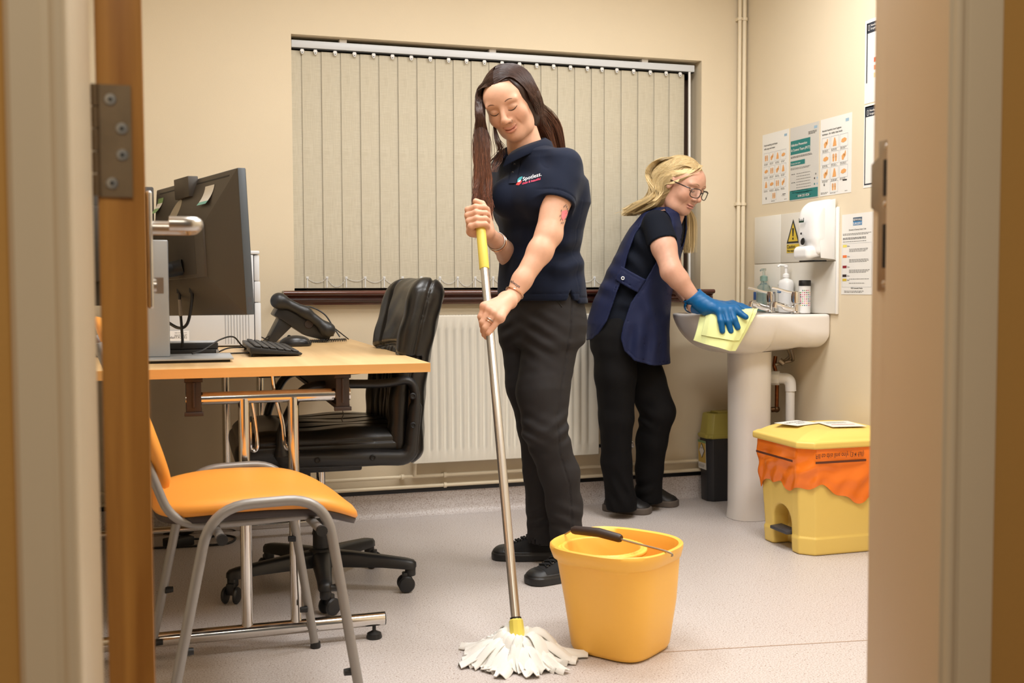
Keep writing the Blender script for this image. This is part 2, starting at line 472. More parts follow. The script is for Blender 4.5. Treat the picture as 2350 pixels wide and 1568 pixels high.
wb.bx(XL, WX0, YB, YB+0.2, 0, CEIL).bx(WX1, XR, YB, YB+0.2, 0, CEIL).bx(WX0, WX1, YB, YB+0.2, 0, WZ0).bx(WX0, WX1, YB, YB+0.2, WZ1, CEIL)
ob('wall_back', wb, m_wall, kind='structure')
OX0, OX1, OZ = -0.115, 0.755, 2.06
wf = MB().bx(XL, OX0, YF0+0.06, YF1, 0, CEIL).bx(OX1, XR, YF0+0.06, YF1, 0, CEIL).bx(OX0, OX1, YF0+0.06, YF1, OZ, CEIL)
ob('wall_front', wf, m_wall, kind='structure')
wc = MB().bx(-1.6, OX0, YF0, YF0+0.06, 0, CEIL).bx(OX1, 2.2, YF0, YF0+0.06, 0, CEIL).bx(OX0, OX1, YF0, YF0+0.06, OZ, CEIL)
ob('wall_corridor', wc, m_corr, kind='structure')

# coved vinyl upstand with black capping strip
def cove(name, path_pts, inward, h=0.098):
    """extruded cove profile between two points along a wall"""
    a, b = Vector(path_pts[0]), Vector(path_pts[1]); iw = Vector(inward)
    prof = [(0.0, h), (0.004, h)]+[(0.004+0.03*(1-math.cos(t*PI/2/6)), 0.03-0.03*math.sin(t*PI/2/6)) for t in range(7)]+[(0.0, 0.0)]
    mbx = MB(); mbx.loft([[p+iw*x+Vector((0, 0, z+0.0003)) for x, z in prof] for p in (a, b)])
    return ob(name, mbx, m_floor, kind='structure', sharp=60)
cove('baseboard_back', ((XL+0.04, YB, 0), (XR-0.04, YB, 0)), (0, -1, 0))
cove('baseboard_right', ((XR, YB-0.04, 0), (XR, YF1, 0)), (-1, 0, 0))
m_strip = mat('black_capping', (18, 18, 20), 0.4)
ob('trim_3', MB().bx(XL+0.02, XR-0.008, YB-0.009, YB, 0.098, 0.117), m_strip, kind='structure', bevel=0.003)
ob('trim_4', MB().bx(XR-0.009, XR, YF1+0.02, YB-0.01, 0.098, 0.117), m_strip, kind='structure', bevel=0.003)

# door lining, architraves
lin_l = [(-0.081, 0.872), (-0.0715, 0.966), (-0.083, 0.968), (-0.083, 1.002), (-0.115, 1.002), (-0.115, 0.872)]
lin_r = [(0.713, 0.872), (0.755, 0.872), (0.755, 1.003), (0.723, 1.003), (0.723, 0.968), (0.713, 0.966)]
fl = MB(); fl.prism(lin_l, (0, 0, 0), (1, 0, 0), (0, 1, 0), 2.06); fl.prism(lin_r, (0, 0, 0), (1, 0, 0), (0, 1, 0), 2.06)
fl.bx(-0.083, 0.723, 0.872, 1.003, 2.02, 2.06)
ob('door_frame', fl, m_gloss, kind='structure', bevel=0.002)
def archi(name, x_in, x_out, y=0.884):
    s = 1 if x_out > x_in else -1; w = abs(x_out-x_in)
    pr = [(0, 0), (0, 0.006)]+[(0.008-0.008*math.cos(t*PI/8), 0.006+0.010*math.sin(t*PI/8)) for t in range(1, 8)]+[(0.017, 0.011), (0.022, 0.013), (w-0.004, 0.016), (w, 0.012), (w, 0)]
    mbx = MB(); mbx.loft([[Vector((x_in+s*px, y-py, z)) for px, py in pr] for z in (0.0, 2.10)])
    return ob(name, mbx, m_gloss, kind='structure', sharp=45)
archi('trim_1', -0.079, -0.124)
archi('trim_2', 0.7165, 0.777)
ob('trim_6', MB().bx(-0.124, 0.777, 0.868, 0.884, 2.064, 2.115), m_gloss, kind='structure', bevel=0.004)

# strike plate on the right jamb
sp = thing('strike_plate', (0.7228, 0.985, 0.945), 'steel lock strike plate screwed into the right door jamb', 'strike plate')
pl = [(0.9685, 0.945), (0.9905, 0.945), (0.9905, 1.030), (1.0035, 1.036), (1.0035, 1.083), (0.9905, 1.090), (0.9905, 1.107), (0.9685, 1.107)]
def holes_plate(poly, holes):  # plate front with rectangular holes, faces cut by strips
    mbx = MB(); mbx.prism([(p[0], p[1]) for p in poly], (0.7228, 0, 0), (0, 1, 0), (0, 0, 1), -0.0016); return mbx
ob('plate', holes_plate(pl, None), m_steel, sp, bevel=0.0004)
for z0, z1 in ((1.047, 1.086), (0.970, 1.017)):
    ob('keep_hole', MB().bx(0.7206, 0.7212, 0.9715, 0.9815, z0, z1), m_dark, sp)
for y_, z_ in ((0.977, 1.099), (0.979, 1.038), (0.979, 0.953)):
    ob('screw', MB().lathe([(0.0001, 0.0012), (0.002, 0.001), (0.0036, 0)], (0.7212, y_, z_), 14, axis=(-1, 0, 0)), m_alu, sp)

# the door leaf, opened into the room
DD = Vector((-0.031, 1.0, 0)).normalized(); DN = Vector((DD.y, -DD.x, 0))      # along leaf, towards the visible face
dh = Vector((-0.031, 1.006, 0))
m_door = wood_mat('varnished_door_edge', (158, 106, 46), (196, 142, 70), 0.38, (60, 60, 2.2))
door = bpy.data.objects.new('door_1', None); door.location = dh; COL.objects.link(door); door['kind'] = 'structure'
door['label'] = 'open wooden door seen edge-on with steel hinge and lever handle'
door.matrix_basis = Matrix.Translation(dh)
lf = MB()
a_ = dh; b_ = dh+DD*0.765; t_ = -DN*0.0395
lf.loft([[p+Vector((0, 0, z)) for p in (a_, b_, b_+t_, a_+t_)] for z in (0.006, 2.01)])
ob('door_leaf', lf, m_door, door, bevel=0.0012)
hg = MB(); hx0, hx1, hy = -0.0685, -0.0415, 1.004
hg.prism([(hx0, 1.031), (hx1, 1.031), (hx1, 1.129), (hx0, 1.129)], (0, hy+0.0006, 0), (1, 0, 0), (0, 0, 1), 0.0016)
m_hinge = mat('satin_hinge_steel', (140, 122, 98), 0.55, metal=0.7, noise=0.12, nscale=45)
hinge = ob('hinge', hg, m_hinge, door)
kn = MB()
for k in range(5): kn.cyl((-0.0712, 1.0025, 1.032+k*0.0195), (-0.0712, 1.0025, 1.032+k*0.0195+0.0185), 0.0035, 12)
ob('hinge_knuckle', kn, m_hinge, hinge)
for x_, z_ in ((-0.0585, 1.116), (-0.0495, 1.091), (-0.0495, 1.068), (-0.0585, 1.043)):
    s_ = ob('screw', MB().lathe([(0.0055, 0.0), (0.0048, 0.0012), (0.0018, 0.0014)], (x_, hy-0.001, z_), 18, axis=(0, -1, 0)), m_alu, hinge)
    ob('screw_slot', MB().lathe([(0.0016, 0.0), (0.0016, 0.0003)], (x_, hy-0.0025, z_), 10, axis=(0, -1, 0)), m_dark, hinge)
# handle on the visible face
hp = dh+DD*0.655
plate = MB(); R_ = Matrix(((DD.x, DN.x, 0), (DD.y, DN.y, 0), (0, 0, 1)))
plate.box(hp+DN*0.0045+Vector((0, 0, 1.007)), (0.045, 0.009, 0.172), R_)
hpl = ob('handle_plate', plate, m_alu, door, bevel=0.004, seg=3)
lv = MB(); hz = Vector((0, 0, 1.040))
p0 = hp+hz; lever = bend_path([p0+DN*0.006, p0+DN*0.066, p0+DN*0.066-DD*0.115, p0+DN*0.03-DD*0.115], 0.022, 8)
lv.tube(lever, 0.0105, 16)
ob('lever', lv, m_alu, hpl)
ob('thumb_turn', MB().cyl(hp+DN*0.008+Vector((0, 0, 0.955)), hp+DN*0.013+Vector((0, 0, 0.955)), 0.010).box(hp+DN*0.017+Vector((0, 0, 0.955)), (0.006, 0.012, 0.024), R_), m_alu, hpl)

# window, sill
win = bpy.data.objects.new('window_1', None); win.location = (WX0, YB+0.16, WZ0); COL.objects.link(win); win['kind'] = 'structure'
win.matrix_basis = Matrix.Translation(win.location)
wfm = MB()
for x0, x1, z0, z1 in ((WX0, WX0+0.06, WZ0, WZ1), (WX1-0.06, WX1, WZ0, WZ1), (WX0, WX1, WZ0, WZ0+0.06), (WX0, WX1, WZ1-0.06, WZ1), (1.29, 1.35, WZ0, WZ1)):
    wfm.bx(x0, x1, YB+0.135, YB+0.19, z0, z1)
ob('window_frame', wfm, mat('window_frame_brown', (60, 40, 30), 0.4), win)
for x0, x1 in ((WX0+0.06, 1.29), (1.35, WX1-0.06)):
    ob('pane', MB().bx(x0, x1, YB+0.158, YB+0.164, WZ0+0.06, WZ1-0.06), mat('night_glass', (20, 24, 28), 0.05), win)
sl = MB()
pr = [(0.13, 0.003), (-0.058, 0.003), (-0.066, -0.001), (-0.068, -0.008), (-0.064, -0.014), (-0.050, -0.017), (-0.042, -0.024), (-0.046, -0.034), (-0.040, -0.042), (-0.030, -0.046), (-0.030, -0.054), (-0.001, -0.054), (-0.001, -0.012), (0.13, -0.012)]
ZS = 0.938
sl.loft([[Vector((x, YB+a, ZS+b)) for a, b in pr] for x in (WX0+0.001, WX1-0.001)])
fr_ = [p for p in pr if p[0] < 0]
for xa, xb in ((0.376, WX0+0.001), (WX1-0.001, 2.262)):
    sl.loft([[Vector((x, YB+a, ZS+b)) for a, b in [(-0.001, 0.003)]+fr_] for x in (xa, xb)])
ob('window_sill', sl, m_mahog, kind='structure', sharp=50)

# ------------------------------------------------------------------ vertical blind
BY = 4.385
bl = thing('vertical_blind', (WX0, BY, WZ0+0.02), 'closed beige fabric vertical blind hanging across the whole window', 'blind')
hr = MB(); hr.bx(0.428, 2.206, BY-0.022, BY+0.022, 1.913, 1.943)
ob('headrail', hr, mat('blind_rail_white', (208, 211, 214), 0.4), bl, bevel=0.003)
ob('headrail_groove', MB().bx(0.43, 2.204, BY-0.0175, BY+0.014, 1.9095, 1.914), m_dark, bl)
for x_ in (0.62, 1.25, 1.95): ob('mounting_clip', MB().bx(x_, x_+0.03, BY-0.02, BY+0.02, 1.942, 1.9565), m_white, bl, bevel=0.002)
edges = [0.435, 0.48, 0.559, 0.638, 0.716, 0.795, 0.872, 0.952, 1.032, 1.109, 1.186, 1.265, 1.342, 1.42, 1.497, 1.573, 1.651, 1.73, 1.789, 1.868, 1.948, 2.028, 2.102, 2.167]
m_vane = weave_mat('beige_blind_fabric', (203, 195, 175), (188, 179, 158))
m_pocket = m_vane
m_hook = mat('hook_white', (224, 224, 222), 0.5)
WV = 0.089
def vane_mesh(w):
    v = MB()
    n = 10
    def P(i, j, off): return Vector(((i-0.5)*w, -0.0025*math.cos((i-0.5)*PI)+off+0.0035*(i-0.5)*2, j))
    zs = [0.952, 0.999, 1.0, 1.2, 1.5, 1.8, 1.905]
    for off in (0, 0.0012):
        base = len(v.v)
        v.add([P(k/n, z, off) for z in zs for k in range(n+1)], [(r*(n+1)+k, r*(n+1)+k+1, (r+1)*(n+1)+k+1, (r+1)*(n+1)+k) for r in range(len(zs)-1) for k in range(n)])
    return v.mesh('vane', m_vane, recalc=False)
def pocket_mesh(w):
    v = MB(); n = 10
    P = lambda i, z, off: Vector(((i-0.5)*w, -0.0025*math.cos((i-0.5)*PI)+off+0.0035*(i-0.5)*2, z))
    v.loft([[P(k/n, z, -0.0022) for k in range(n+1)]+[P(k/n, z, 0.0) for k in range(n, -1, -1)] for z in (0.951, 0.999)])
    return v.mesh('weight_pocket', m_pocket)
VM, PM = {}, {}
hook = MB(); hook.bx(-0.006, 0.006, -0.0024, 0.0005, 1.899, 1.912).bx(-0.008, 0.008, -0.0026, 0.0005, 1.9, 1.905)
hook.lathe([(0.0001, 0.003), (0.0055, 0.0025), (0.006, 0)], (0, -0.0005, 1.8955), 14, axis=(0, -1, 0))
hook_me = hook.mesh('hanger', m_hook)
hole_me = MB().lathe([(0.0022, 0), (0.0022, 0.0004)], (0, -0.0038, 1.8955), 10, axis=(0, -1, 0)).mesh('hanger_hole', m_dark)
tag_me = MB().bx(-0.005, 0.005, -0.0045, 0.0, 0.99, 0.999).bx(-0.002, 0.002, -0.004, 0, 0.953, 0.992).mesh('chain_clip', m_hook)
rng = random.Random(4)
for k in range(len(edges)-1):
    x0, x1 = edges[k], edges[k+1]
    w = min(WV, x1-x0+0.011); w = round(w, 3)
    if w not in VM: VM[w] = vane_mesh(w); PM[w] = pocket_mesh(w)
    cx = x1-w/2
    for nm, me in (('vane', VM[w]), ('weight_pocket', PM[w])):
        o = bpy.data.objects.new(nm, me); o['_world'] = 1; link(o, bl); o.location = (cx, BY+0.001*rng.uniform(-0.3, 0.3), 0)
    for me in (hook_me, hole_me):
        o = bpy.data.objects.new(me.name, me); link(o, bl); o.location = (x0+(x1-x0)*(0.55 if k else 0.8), BY-0.014, 0)
    if k:
        o = bpy.data.objects.new('chain_clip', tag_me); link(o, bl); o.location = (x0+0.001, BY-0.004, 0)
# bead chain between the weights
for k in range(1, len(edges)-2):
    x0, x1 = edges[k], edges[k+1]
    sag = 0.019+0.006*((k*7) % 3-1)
    if k in (2, 9): sag = 0.036
    mbx = MB()
    for t in range(13):
        q = t/12; c_ = (x0+(x1-x0)*q, BY-0.0085, 0.993-sag*4*q*(1-q))
        mbx.ball(c_, 0.0017, 6, 4)
    mbx.tube([(x0+(x1-x0)*q/12, BY-0.0085, 0.993-sag*4*q/12*(1-q/12)) for q in range(13)], 0.0006, 4)
    ob('bead_chain', mbx, m_hook, bl)
wand = MB().tube([(2.178, BY-0.026, 1.91), (2.181, BY-0.026, 1.4), (2.183, BY-0.026, 0.97)], 0.0055, 10)
ob('wand', wand, m_hook, bl)

# ------------------------------------------------------------------ radiator and pipes
m_rad = mat('radiator_enamel', (224, 218, 204), 0.42, spec=0.45)
m_pipe = mat('painted_pipe', (226, 212, 184), 0.45)
RX0, RX1, RZ0, RZ1, RYF = 0.884, 1.702, 0.230, 0.838, 4.245
rad = thing('radiator', (RX0, YB-0.05, RZ0), 'cream ribbed panel radiator under the window', 'radiator')
rp = MB()
xs = [RX0, RX0+0.03]; px0, pitch = RX0+0.036, 0.0333
prof = []  # (x, relief)
x = RX0; prof.append((x, 0.006)); prof.append((RX0+0.004, 0.0)); x = RX0+0.03
while x+pitch < RX1-0.02:
    prof += [(x, 0.0), (x+0.004, 0.009), (x+0.0125, 0.009), (x+0.0165, 0.0)]; x += pitch
prof += [(RX1-0.004, 0.0), (RX1, 0.006)]
rows = [(RZ0, 0.008, 0), (RZ0+0.003, 0.001, 0), (RZ0+0.045, 0.0, 0), (RZ0+0.062, 0.0, 1), (RZ1-0.062, 0.0, 1), (RZ1-0.045, 0, 0), (RZ1-0.004, 0, 0), (RZ1, 0.006, 0)]
rows2 = []
for z, dy, k in rows: rows2.append([Vector((px_, RYF+dy+(rel*k if 0.0 < 1 else 0)+(rel*(1-k) if rel == 0.006 else 0), z)) for px_, rel in prof])
nn = len(prof)
vv = [p for r in rows2 for p in r]
rp.add(vv, [(j*nn+i, j*nn+i+1, (j+1)*nn+i+1, (j+1)*nn+i) for j in range(len(rows2)-1) for i in range(nn-1)])
ob('front_panel', rp, m_rad, rad, recalc=False, sharp=50)
ob('back_panel', MB().bx(RX0, RX1, RYF+0.012, RYF+0.045, RZ0+0.004, RZ1-0.004), m_rad, rad, bevel=0.003)
gr = MB()
for k in range(60): gr.bx(RX0+0.02+k*0.0131, RX0+0.024+k*0.0131, RYF+0.01, RYF+0.05, RZ1-0.003, RZ1+0.001)
ob('top_grille', gr, m_rad, rad)
for x_ in (RX0+0.12, RX1-0.12): ob('wall_bracket', MB().bx(x_, x_+0.03, RYF+0.045, YB, RZ0+0.05, RZ1-0.05), m_rad, rad)
vx = 1.800
vl = MB().cyl((RX1, 4.275, 0.262), (vx+0.035, 4.275, 0.262), 0.010).cyl((vx+0.03, 4.275, 0.262), (vx+0.066, 4.275, 0.262), 0.021).cyl((vx+0.066, 4.275, 0.262), (vx+0.072, 4.275, 0.262), 0.015).cyl((vx, 4.275, 0.262), (vx, 4.275, 0.20), 0.011)
ob('valve', vl, m_chrome, rad, bevel=0.001)
def pipe(name, pts, r, label, cat='pipe', clips=(), cs=0.018, ax='z'):
    t = thing(name, pts[0], label, cat)
    ob('pipe_run', MB().tube(bend_path(pts, 0.03, 5), r, 14), m_pipe, t)
    for c_ in clips:
        ob('pipe_clip', MB().tube([(c_[0]-(0.006 if ax == 'x' else 0), c_[1], c_[2]-(0.006 if ax == 'z' else 0)), (c_[0]+(0.006 if ax == 'x' else 0), c_[1], c_[2]+(0.006 if ax == 'z' else 0))], r+0.004, 12).box((c_[0], c_[1]+r+0.006, c_[2]), (0.02, 0.02, 0.014)), m_pipe, t)
    return t
pipe('heating_pipe', [(-0.5, 4.30, 0.170), (2.36, 4.30, 0.170)], 0.0075, 'upper of two cream pipes running low along the back wall', clips=[(1.03, 4.3, 0.17), (1.95, 4.3, 0.17), (0.85, 4.3, 0.17)], ax='x')
pipe('heating_pipe', [(-0.5, 4.30, 0.127), (2.36, 4.30, 0.127)], 0.0075, 'lower of two cream pipes, just above the black capping strip', clips=[(1.03, 4.3, 0.127), (1.95, 4.3, 0.127)], ax='x')
pipe('heating_pipe', [(0.90, 4.278, 0.25), (0.90, 4.298, 0.170)], 0.008, 'short cream feed pipe below the radiator corner near the office chair')
pipe('corner_pipe', [(2.3985, 4.305, 0.03), (2.3985, 4.305, CEIL)], 0.0085, 'thinner left one of the two cream pipes rising in the corner', clips=[(2.3985, 4.305, 1.324), (2.3985, 4.305, 2.147)])
pipe('corner_pipe', [(2.4215, 4.305, 0.03), (2.4215, 4.305, CEIL)], 0.0100, 'thicker right one of the two cream pipes rising in the corner', clips=[(2.4215, 4.305, 1.324), (2.4215, 4.305, 2.147)])

# ceiling panels (out of frame above, they light the room)
gl = glow('panel_diffuser', (255, 244, 226), 1.0)
for i, (px_, py_) in enumerate(PANELS):
    t = thing('ceiling_light', (px_, py_, CEIL), ['square flat ceiling light panel near the door on the sink side', 'square flat ceiling light panel near the door on the desk side', 'square flat ceiling light panel near the window on the sink side', 'square flat ceiling light panel near the window on the desk side'][i], 'ceiling light', group='ceiling lights')
    f_ = MB()
    for a in ((-0.3, 0.3, -0.3, -0.285), (-0.3, 0.3, 0.285, 0.3), (-0.3, -0.285, -0.285, 0.285), (0.285, 0.3, -0.285, 0.285)): f_.bx(px_+a[0], px_+a[1], py_+a[2], py_+a[3], CEIL-0.03, CEIL)
    ob('frame', f_, m_white, t)
    ob('diffuser', MB().bx(px_-0.285, px_+0.285, py_-0.285, py_+0.285, CEIL-0.016, CEIL-0.008), gl, t)
# ================================================================== DESK AND WHAT STANDS ON IT
m_oak = wood_mat('beech_laminate', (212, 174, 122), (228, 192, 140), 0.33, (22, 1.4, 22))
m_oakedge = wood_mat('beech_edge_band', (214, 160, 92), (230, 178, 108), 0.4, (1.5, 20, 30))
m_brown = mat('dark_brown_plastic', (52, 40, 36), 0.5)
DX0, DX1, DY0, DY1, DZ = -0.600, 0.628, 2.780, 4.26, 0.75
desk = thing('desk', (0.228, DY0, 0), 'beech laminate office desk on a chrome tube frame', 'desk')
ob('desktop', MB().bx(DX0, DX1, DY0+0.002, DY1, DZ-0.025, DZ), m_oak, desk, bevel=0.0012)
ob('edge_band', MB().bx(DX0, DX1, DY0, DY0+0.0022, DZ-0.0245, DZ-0.0008), m_oakedge, desk)
for x0, x1 in ((-0.003, 0.042), (0.376, 0.419)):
    b_ = MB(); c_ = (x0+x1)/2
    b_.bx(x0, x1, 2.815, 4.22, 0.712, 0.725).bx(x0+0.003, x1-0.003, 2.815, 4.22, 0.632, 0.642).bx(c_-0.012, c_+0.012, 2.818, 4.22, 0.64, 0.714)
    bo = ob('support_beam', b_, m_brown, desk)
    e_ = MB(); e_.bx(x0-0.001, x1+0.001, 2.808, 2.820, 0.626, 0.6365).bx(x0+0.004, x1-0.004, 2.812, 2.82, 0.636, 0.716).bx(x0, x1, 2.808, 2.82, 0.714, 0.7245).bx(c_-0.003, c_+0.003, 2.806, 2.815, 0.648, 0.712)
    ob('end_cap', e_, m_brown, bo, bevel=0.0012)
for y_ in (2.838, 4.12):
    ob('frame_crossbar', MB().cyl((0.0, y_, 0.668), (0.42, y_, 0.668), 0.0165, 24), m_chrome, desk)
    for x_ in (0.144, 0.270):
        ob('upright', MB().cyl((x_, y_-0.004, 0.05), (x_, y_-0.004, 0.665), 0.0150 if x_ < 0.2 else 0.0145, 24), m_chrome, desk)
    foot = ob('foot_rail', MB().tube([(-0.53, y_-0.006, 0.052), (0.506, y_-0.006, 0.052)], 0.0185, 28), m_chrome, desk)
    ob('rail_cap', MB().cyl((0.506, y_-0.006, 0.052), (0.5085, y_-0.006, 0.052), 0.0178, 24), m_black, foot)
    for x_ in (0.478, -0.50):
        ob('levelling_foot', MB().lathe([(0.0205, 0.0005), (0.0215, 0.004), (0.019, 0.014), (0.009, 0.019), (0.005, 0.022), (0.005, 0.036)], (x_, y_-0.006, 0), 24), m_black, foot)
hk = [[(0.160, 2.86, 0.67), (0.167, 2.87, 0.642), (0.177, 2.88, 0.572), (0.179, 2.88, 0.535), (0.173, 2.88, 0.521), (0.163, 2.88, 0.527), (0.160, 2.87, 0.545), (0.158, 2.86, 0.60)],
      [(0.221, 2.88, 0.724), (0.228, 2.88, 0.666), (0.245, 2.88, 0.593), (0.250, 2.88, 0.538), (0.257, 2.88, 0.522), (0.265, 2.88, 0.53), (0.266, 2.87, 0.56), (0.268, 2.86, 0.60)]]
for p_ in hk: ob('cable_hook', MB().tube(smooth_path(p_, 6), 0.0055, 10), m_chrome, desk)
ob('under_desk_socket', MB().bx(0.20, 0.26, 3.10, 3.20, 0.695, 0.7245), m_black, desk, bevel=0.003)
ob('dangling_wire', MB().tube(smooth_path([(0.40, 2.84, 0.626), (0.402, 2.84, 0.612), (0.398, 2.84, 0.60), (0.401, 2.84, 0.592)], 5), 0.0012, 6), m_black, desk)

# ---- monitor stand with pole
m_silver = mat('silver_plastic', (178, 182, 186), 0.35, metal=0.3)
st = thing('monitor_stand', (-0.06, 3.1, DZ), 'silver monitor stand with flat base plate and wide grey column', 'monitor stand')
ob('base_plate', MB().bx(-0.15, 0.127, 2.99, 3.22, DZ+0.007, DZ+0.012), m_silver, st, bevel=0.001)
ob('base_underside', MB().bx(-0.145, 0.118, 3.0, 3.21, DZ, DZ+0.007), m_black, st)
ob('column', MB().bx(-0.112, -0.039, 3.085, 3.115, DZ+0.012, 1.085), m_silver, st, bevel=0.004, seg=3)
arm = MB().tube([(-0.06, 3.12, 1.0), (-0.03, 3.135, 1.005), (0.0, 3.13, 1.012)], 0.022, 16)
ob('pivot_arm', arm, m_dark, st)

# ---- big monitor seen from behind
m_seam = mat('seam_shadow_grey', (66, 66, 70), 0.6)
m_mon = mat('monitor_shell', (66, 60, 53), 0.5, bump=0.05, bscale=900)
m_bezel = mat('monitor_bezel', (70, 78, 86), 0.4)
RT, RB, LT = Vector((0.141, 2.886, 1.266)), Vector((0.158, 2.881, 0.881)), Vector((-0.073, 3.454, 1.252))
LB = LT+RB-RT
eu, ev = (RT-LT), (RT-RB); mw, mh = eu.length, ev.length; eu.normalize(); ev.normalize(); en = eu.cross(ev).normalized()
def MP(u, v, w): return LB+eu*(u*mw)+ev*(v*mh)+en*w
mon = thing('monitor', (RB+LB)/2-Vector((0, 0, 0.0)), 'large black monitor seen from behind with notes stuck on its back', 'monitor')
ring = lambda u0, u1, v0, v1, w: [MP(u0, v0, w), MP(u1, v0, w), MP(u1, v1, w), MP(u0, v1, w)]
ob('screen', MB().loft([ring(0.004, 0.996, 0.006, 0.994, -0.0225), ring(0.004, 0.996, 0.006, 0.994, -0.021)]), m_dark, mon)
ob('bezel_frame', MB().loft([ring(0, 1, 0, 1, -0.021), ring(0, 1, 0, 1, 0.0)]), m_bezel, mon, bevel=0.001)
shell = MB().loft([ring(0.004, 0.997, 0.004, 0.997, 0.0), ring(0.006, 0.990, 0.01, 0.99, 0.002), ring(0.17, 0.80, 0.275, 0.655, 0.052)])
ob('rear_shell', shell, m_mon, mon, bevel=0.001)
pk = MB().loft([ring(0.17, 0.80, 0.275, 0.655, 0.052), ring(0.172, 0.795, 0.278, 0.652, 0.058)])
ob('rear_cover', pk, m_mon, mon, bevel=0.001)
ob('seam', MB().loft([ring(0.33, 0.70, 0.30, 0.63, 0.058), ring(0.33, 0.70, 0.30, 0.63, 0.0584)]), mat('monitor_panel', (58, 53, 47), 0.55), mon)
def MPs(u, v):   # point on the sloping upper face
    t = (v-0.655)/(0.99-0.655); return 0.002+(0.052-0.002)*(1-t)
for u0, u1 in ((0.07, 0.37), (0.56, 0.93)):
    ob('vent_slot', MB().loft([[MP(u0, 0.955, MPs(0, .955)+0.0004), MP(u1, 0.955, MPs(0, .955)+0.0004), MP(u1, 0.965, MPs(0, .965)+0.0004), MP(u0, 0.965, MPs(0, .965)+0.0004)], [MP(u0, 0.955, MPs(0, .955)-0.001), MP(u1, 0.955, MPs(0, .955)-0.001), MP(u1, 0.965, MPs(0, .965)-0.001), MP(u0, 0.965, MPs(0, .965)-0.001)]]), m_dark, mon)
ob('conference_bar', MB().loft([ring(0.37, 0.55, 0.87, 1.02, 0.0), ring(0.37, 0.55, 0.87, 1.02, 0.030)]), m_mon, mon, bevel=0.002)
def note(u0, u1, v0, v1, mats, curl):
    t = MB(); n = 6
    for j in range(n):
        a, b = v0+(v1-v0)*j/n, v0+(v1-v0)*(j+1)/n
        wa = MPs(0, a)+0.001+curl*abs(1-j/n*1.4)**2; wb_ = MPs(0, b)+0.001+curl*abs(1-(j+1)/n*1.4)**2
        t.cur = mats[1][j]
        t.add([MP(u0, a, wa), MP(u1, a, wa), MP(u1, b, wb_), MP(u0, b, wb_)], [(0, 1, 2, 3)])
    return t.mesh('sticky_note', mats[0], recalc=False)
m_teal = mat('teal_print', (122, 178, 168), 0.7); m_paper = mat('paper_white', (228, 226, 222), 0.7); m_green = mat('green_print', (128, 158, 108), 0.7)
ob('sticky_note', note(0.69, 0.795, 0.785, 0.92, ([m_paper, m_teal], [1, 0, 0, 0, 0, 0]), 0.010), None, mon, label='white and teal note')
ob('sticky_note', note(0.085, 0.155, 0.80, 0.92, ([m_paper, m_green], [1, 1, 0, 0, 1, 1]), 0.012), None, mon, label='pale green note')
ov = MB(); N = 28
ov.loft([[MP(0.375+0.052*math.cos(2*PI*k/N)+0.03*math.sin(2*PI*k/N), 0.765+0.105*math.sin(2*PI*k/N), MPs(0, 0.765+0.105*math.sin(2*PI*k/N))+dz) for k in range(N)] for dz in (0.0, 0.0008)])
ob('oval_label', ov, mat('oval_grey_label', (160, 152, 138), 0.6), mon, label='oval grey sticker')
for v0 in (0.035, 0.085):
    ob('usb_port', MB().loft([[MP(1.0003, v0, -0.016), MP(1.0003, v0, -0.005), MP(1.0003, v0+0.035, -0.005), MP(1.0003, v0+0.035, -0.016)], [MP(0.999, v0, -0.016), MP(0.999, v0, -0.005), MP(0.999, v0+0.035, -0.005), MP(0.999, v0+0.035, -0.016)]]), m_seam, mon)
ob('pivot_mount', MB().cyl(MP(0.26, 0.45, 0.056), MP(0.26, 0.45, 0.095), 0.030, 24), m_dark, mon, bevel=0.004)
for (u_, dz), col in (((0.36, 0), m_black), ((0.52, 0.0), m_black)):
    ob('plug', MB().cyl(MP(u_, 0.30, 0.03), MP(u_, 0.17, 0.032), 0.0085, 12), m_black, mon, bevel=0.002)
ob('cable', MB().tube(smooth_path([MP(0.36, 0.20, 0.032), MP(0.365, 0.05, 0.034), MP(0.368, -0.1, 0.034), MP(0.34, -0.22, 0.03), MP(0.2, -0.335, 0.02)], 8), 0.004, 10), m_black, mon)
ob('cable_ferrule', MB().tube([MP(0.3625, 0.125, 0.033), MP(0.3655, 0.0, 0.034)], 0.0052, 10), mat('grey_sleeve', (150, 138, 124), 0.6), mon)
ob('cable', MB().tube(smooth_path([MP(0.52, 0.20, 0.032), MP(0.52, 0.12, 0.034), MP(0.44, -0.05, 0.032), MP(0.30, -0.09, 0.028), MP(0.08, -0.03, 0.02)], 8), 0.0045, 10), m_black, mon)
# ---- second monitor, only a sliver of it shows past the door
m2 = thing('monitor', (-0.25, 3.35, DZ), 'second monitor, only its dark edge showing between door and big monitor', 'monitor')
ob('panel', MB().bx(-0.62, -0.083, 3.45, 3.475, 0.90, 1.262), m_mon, m2, bevel=0.004)
ob('rear_shell', MB().bx(-0.52, -0.14, 3.40, 3.452, 0.97, 1.20), m_mon, m2, bevel=0.012)
ob('stand', MB().bx(-0.40, -0.32, 3.42, 3.44, DZ+0.01, 1.0).bx(-0.48, -0.24, 3.33, 3.50, DZ, DZ+0.01), m_black, m2, bevel=0.002)

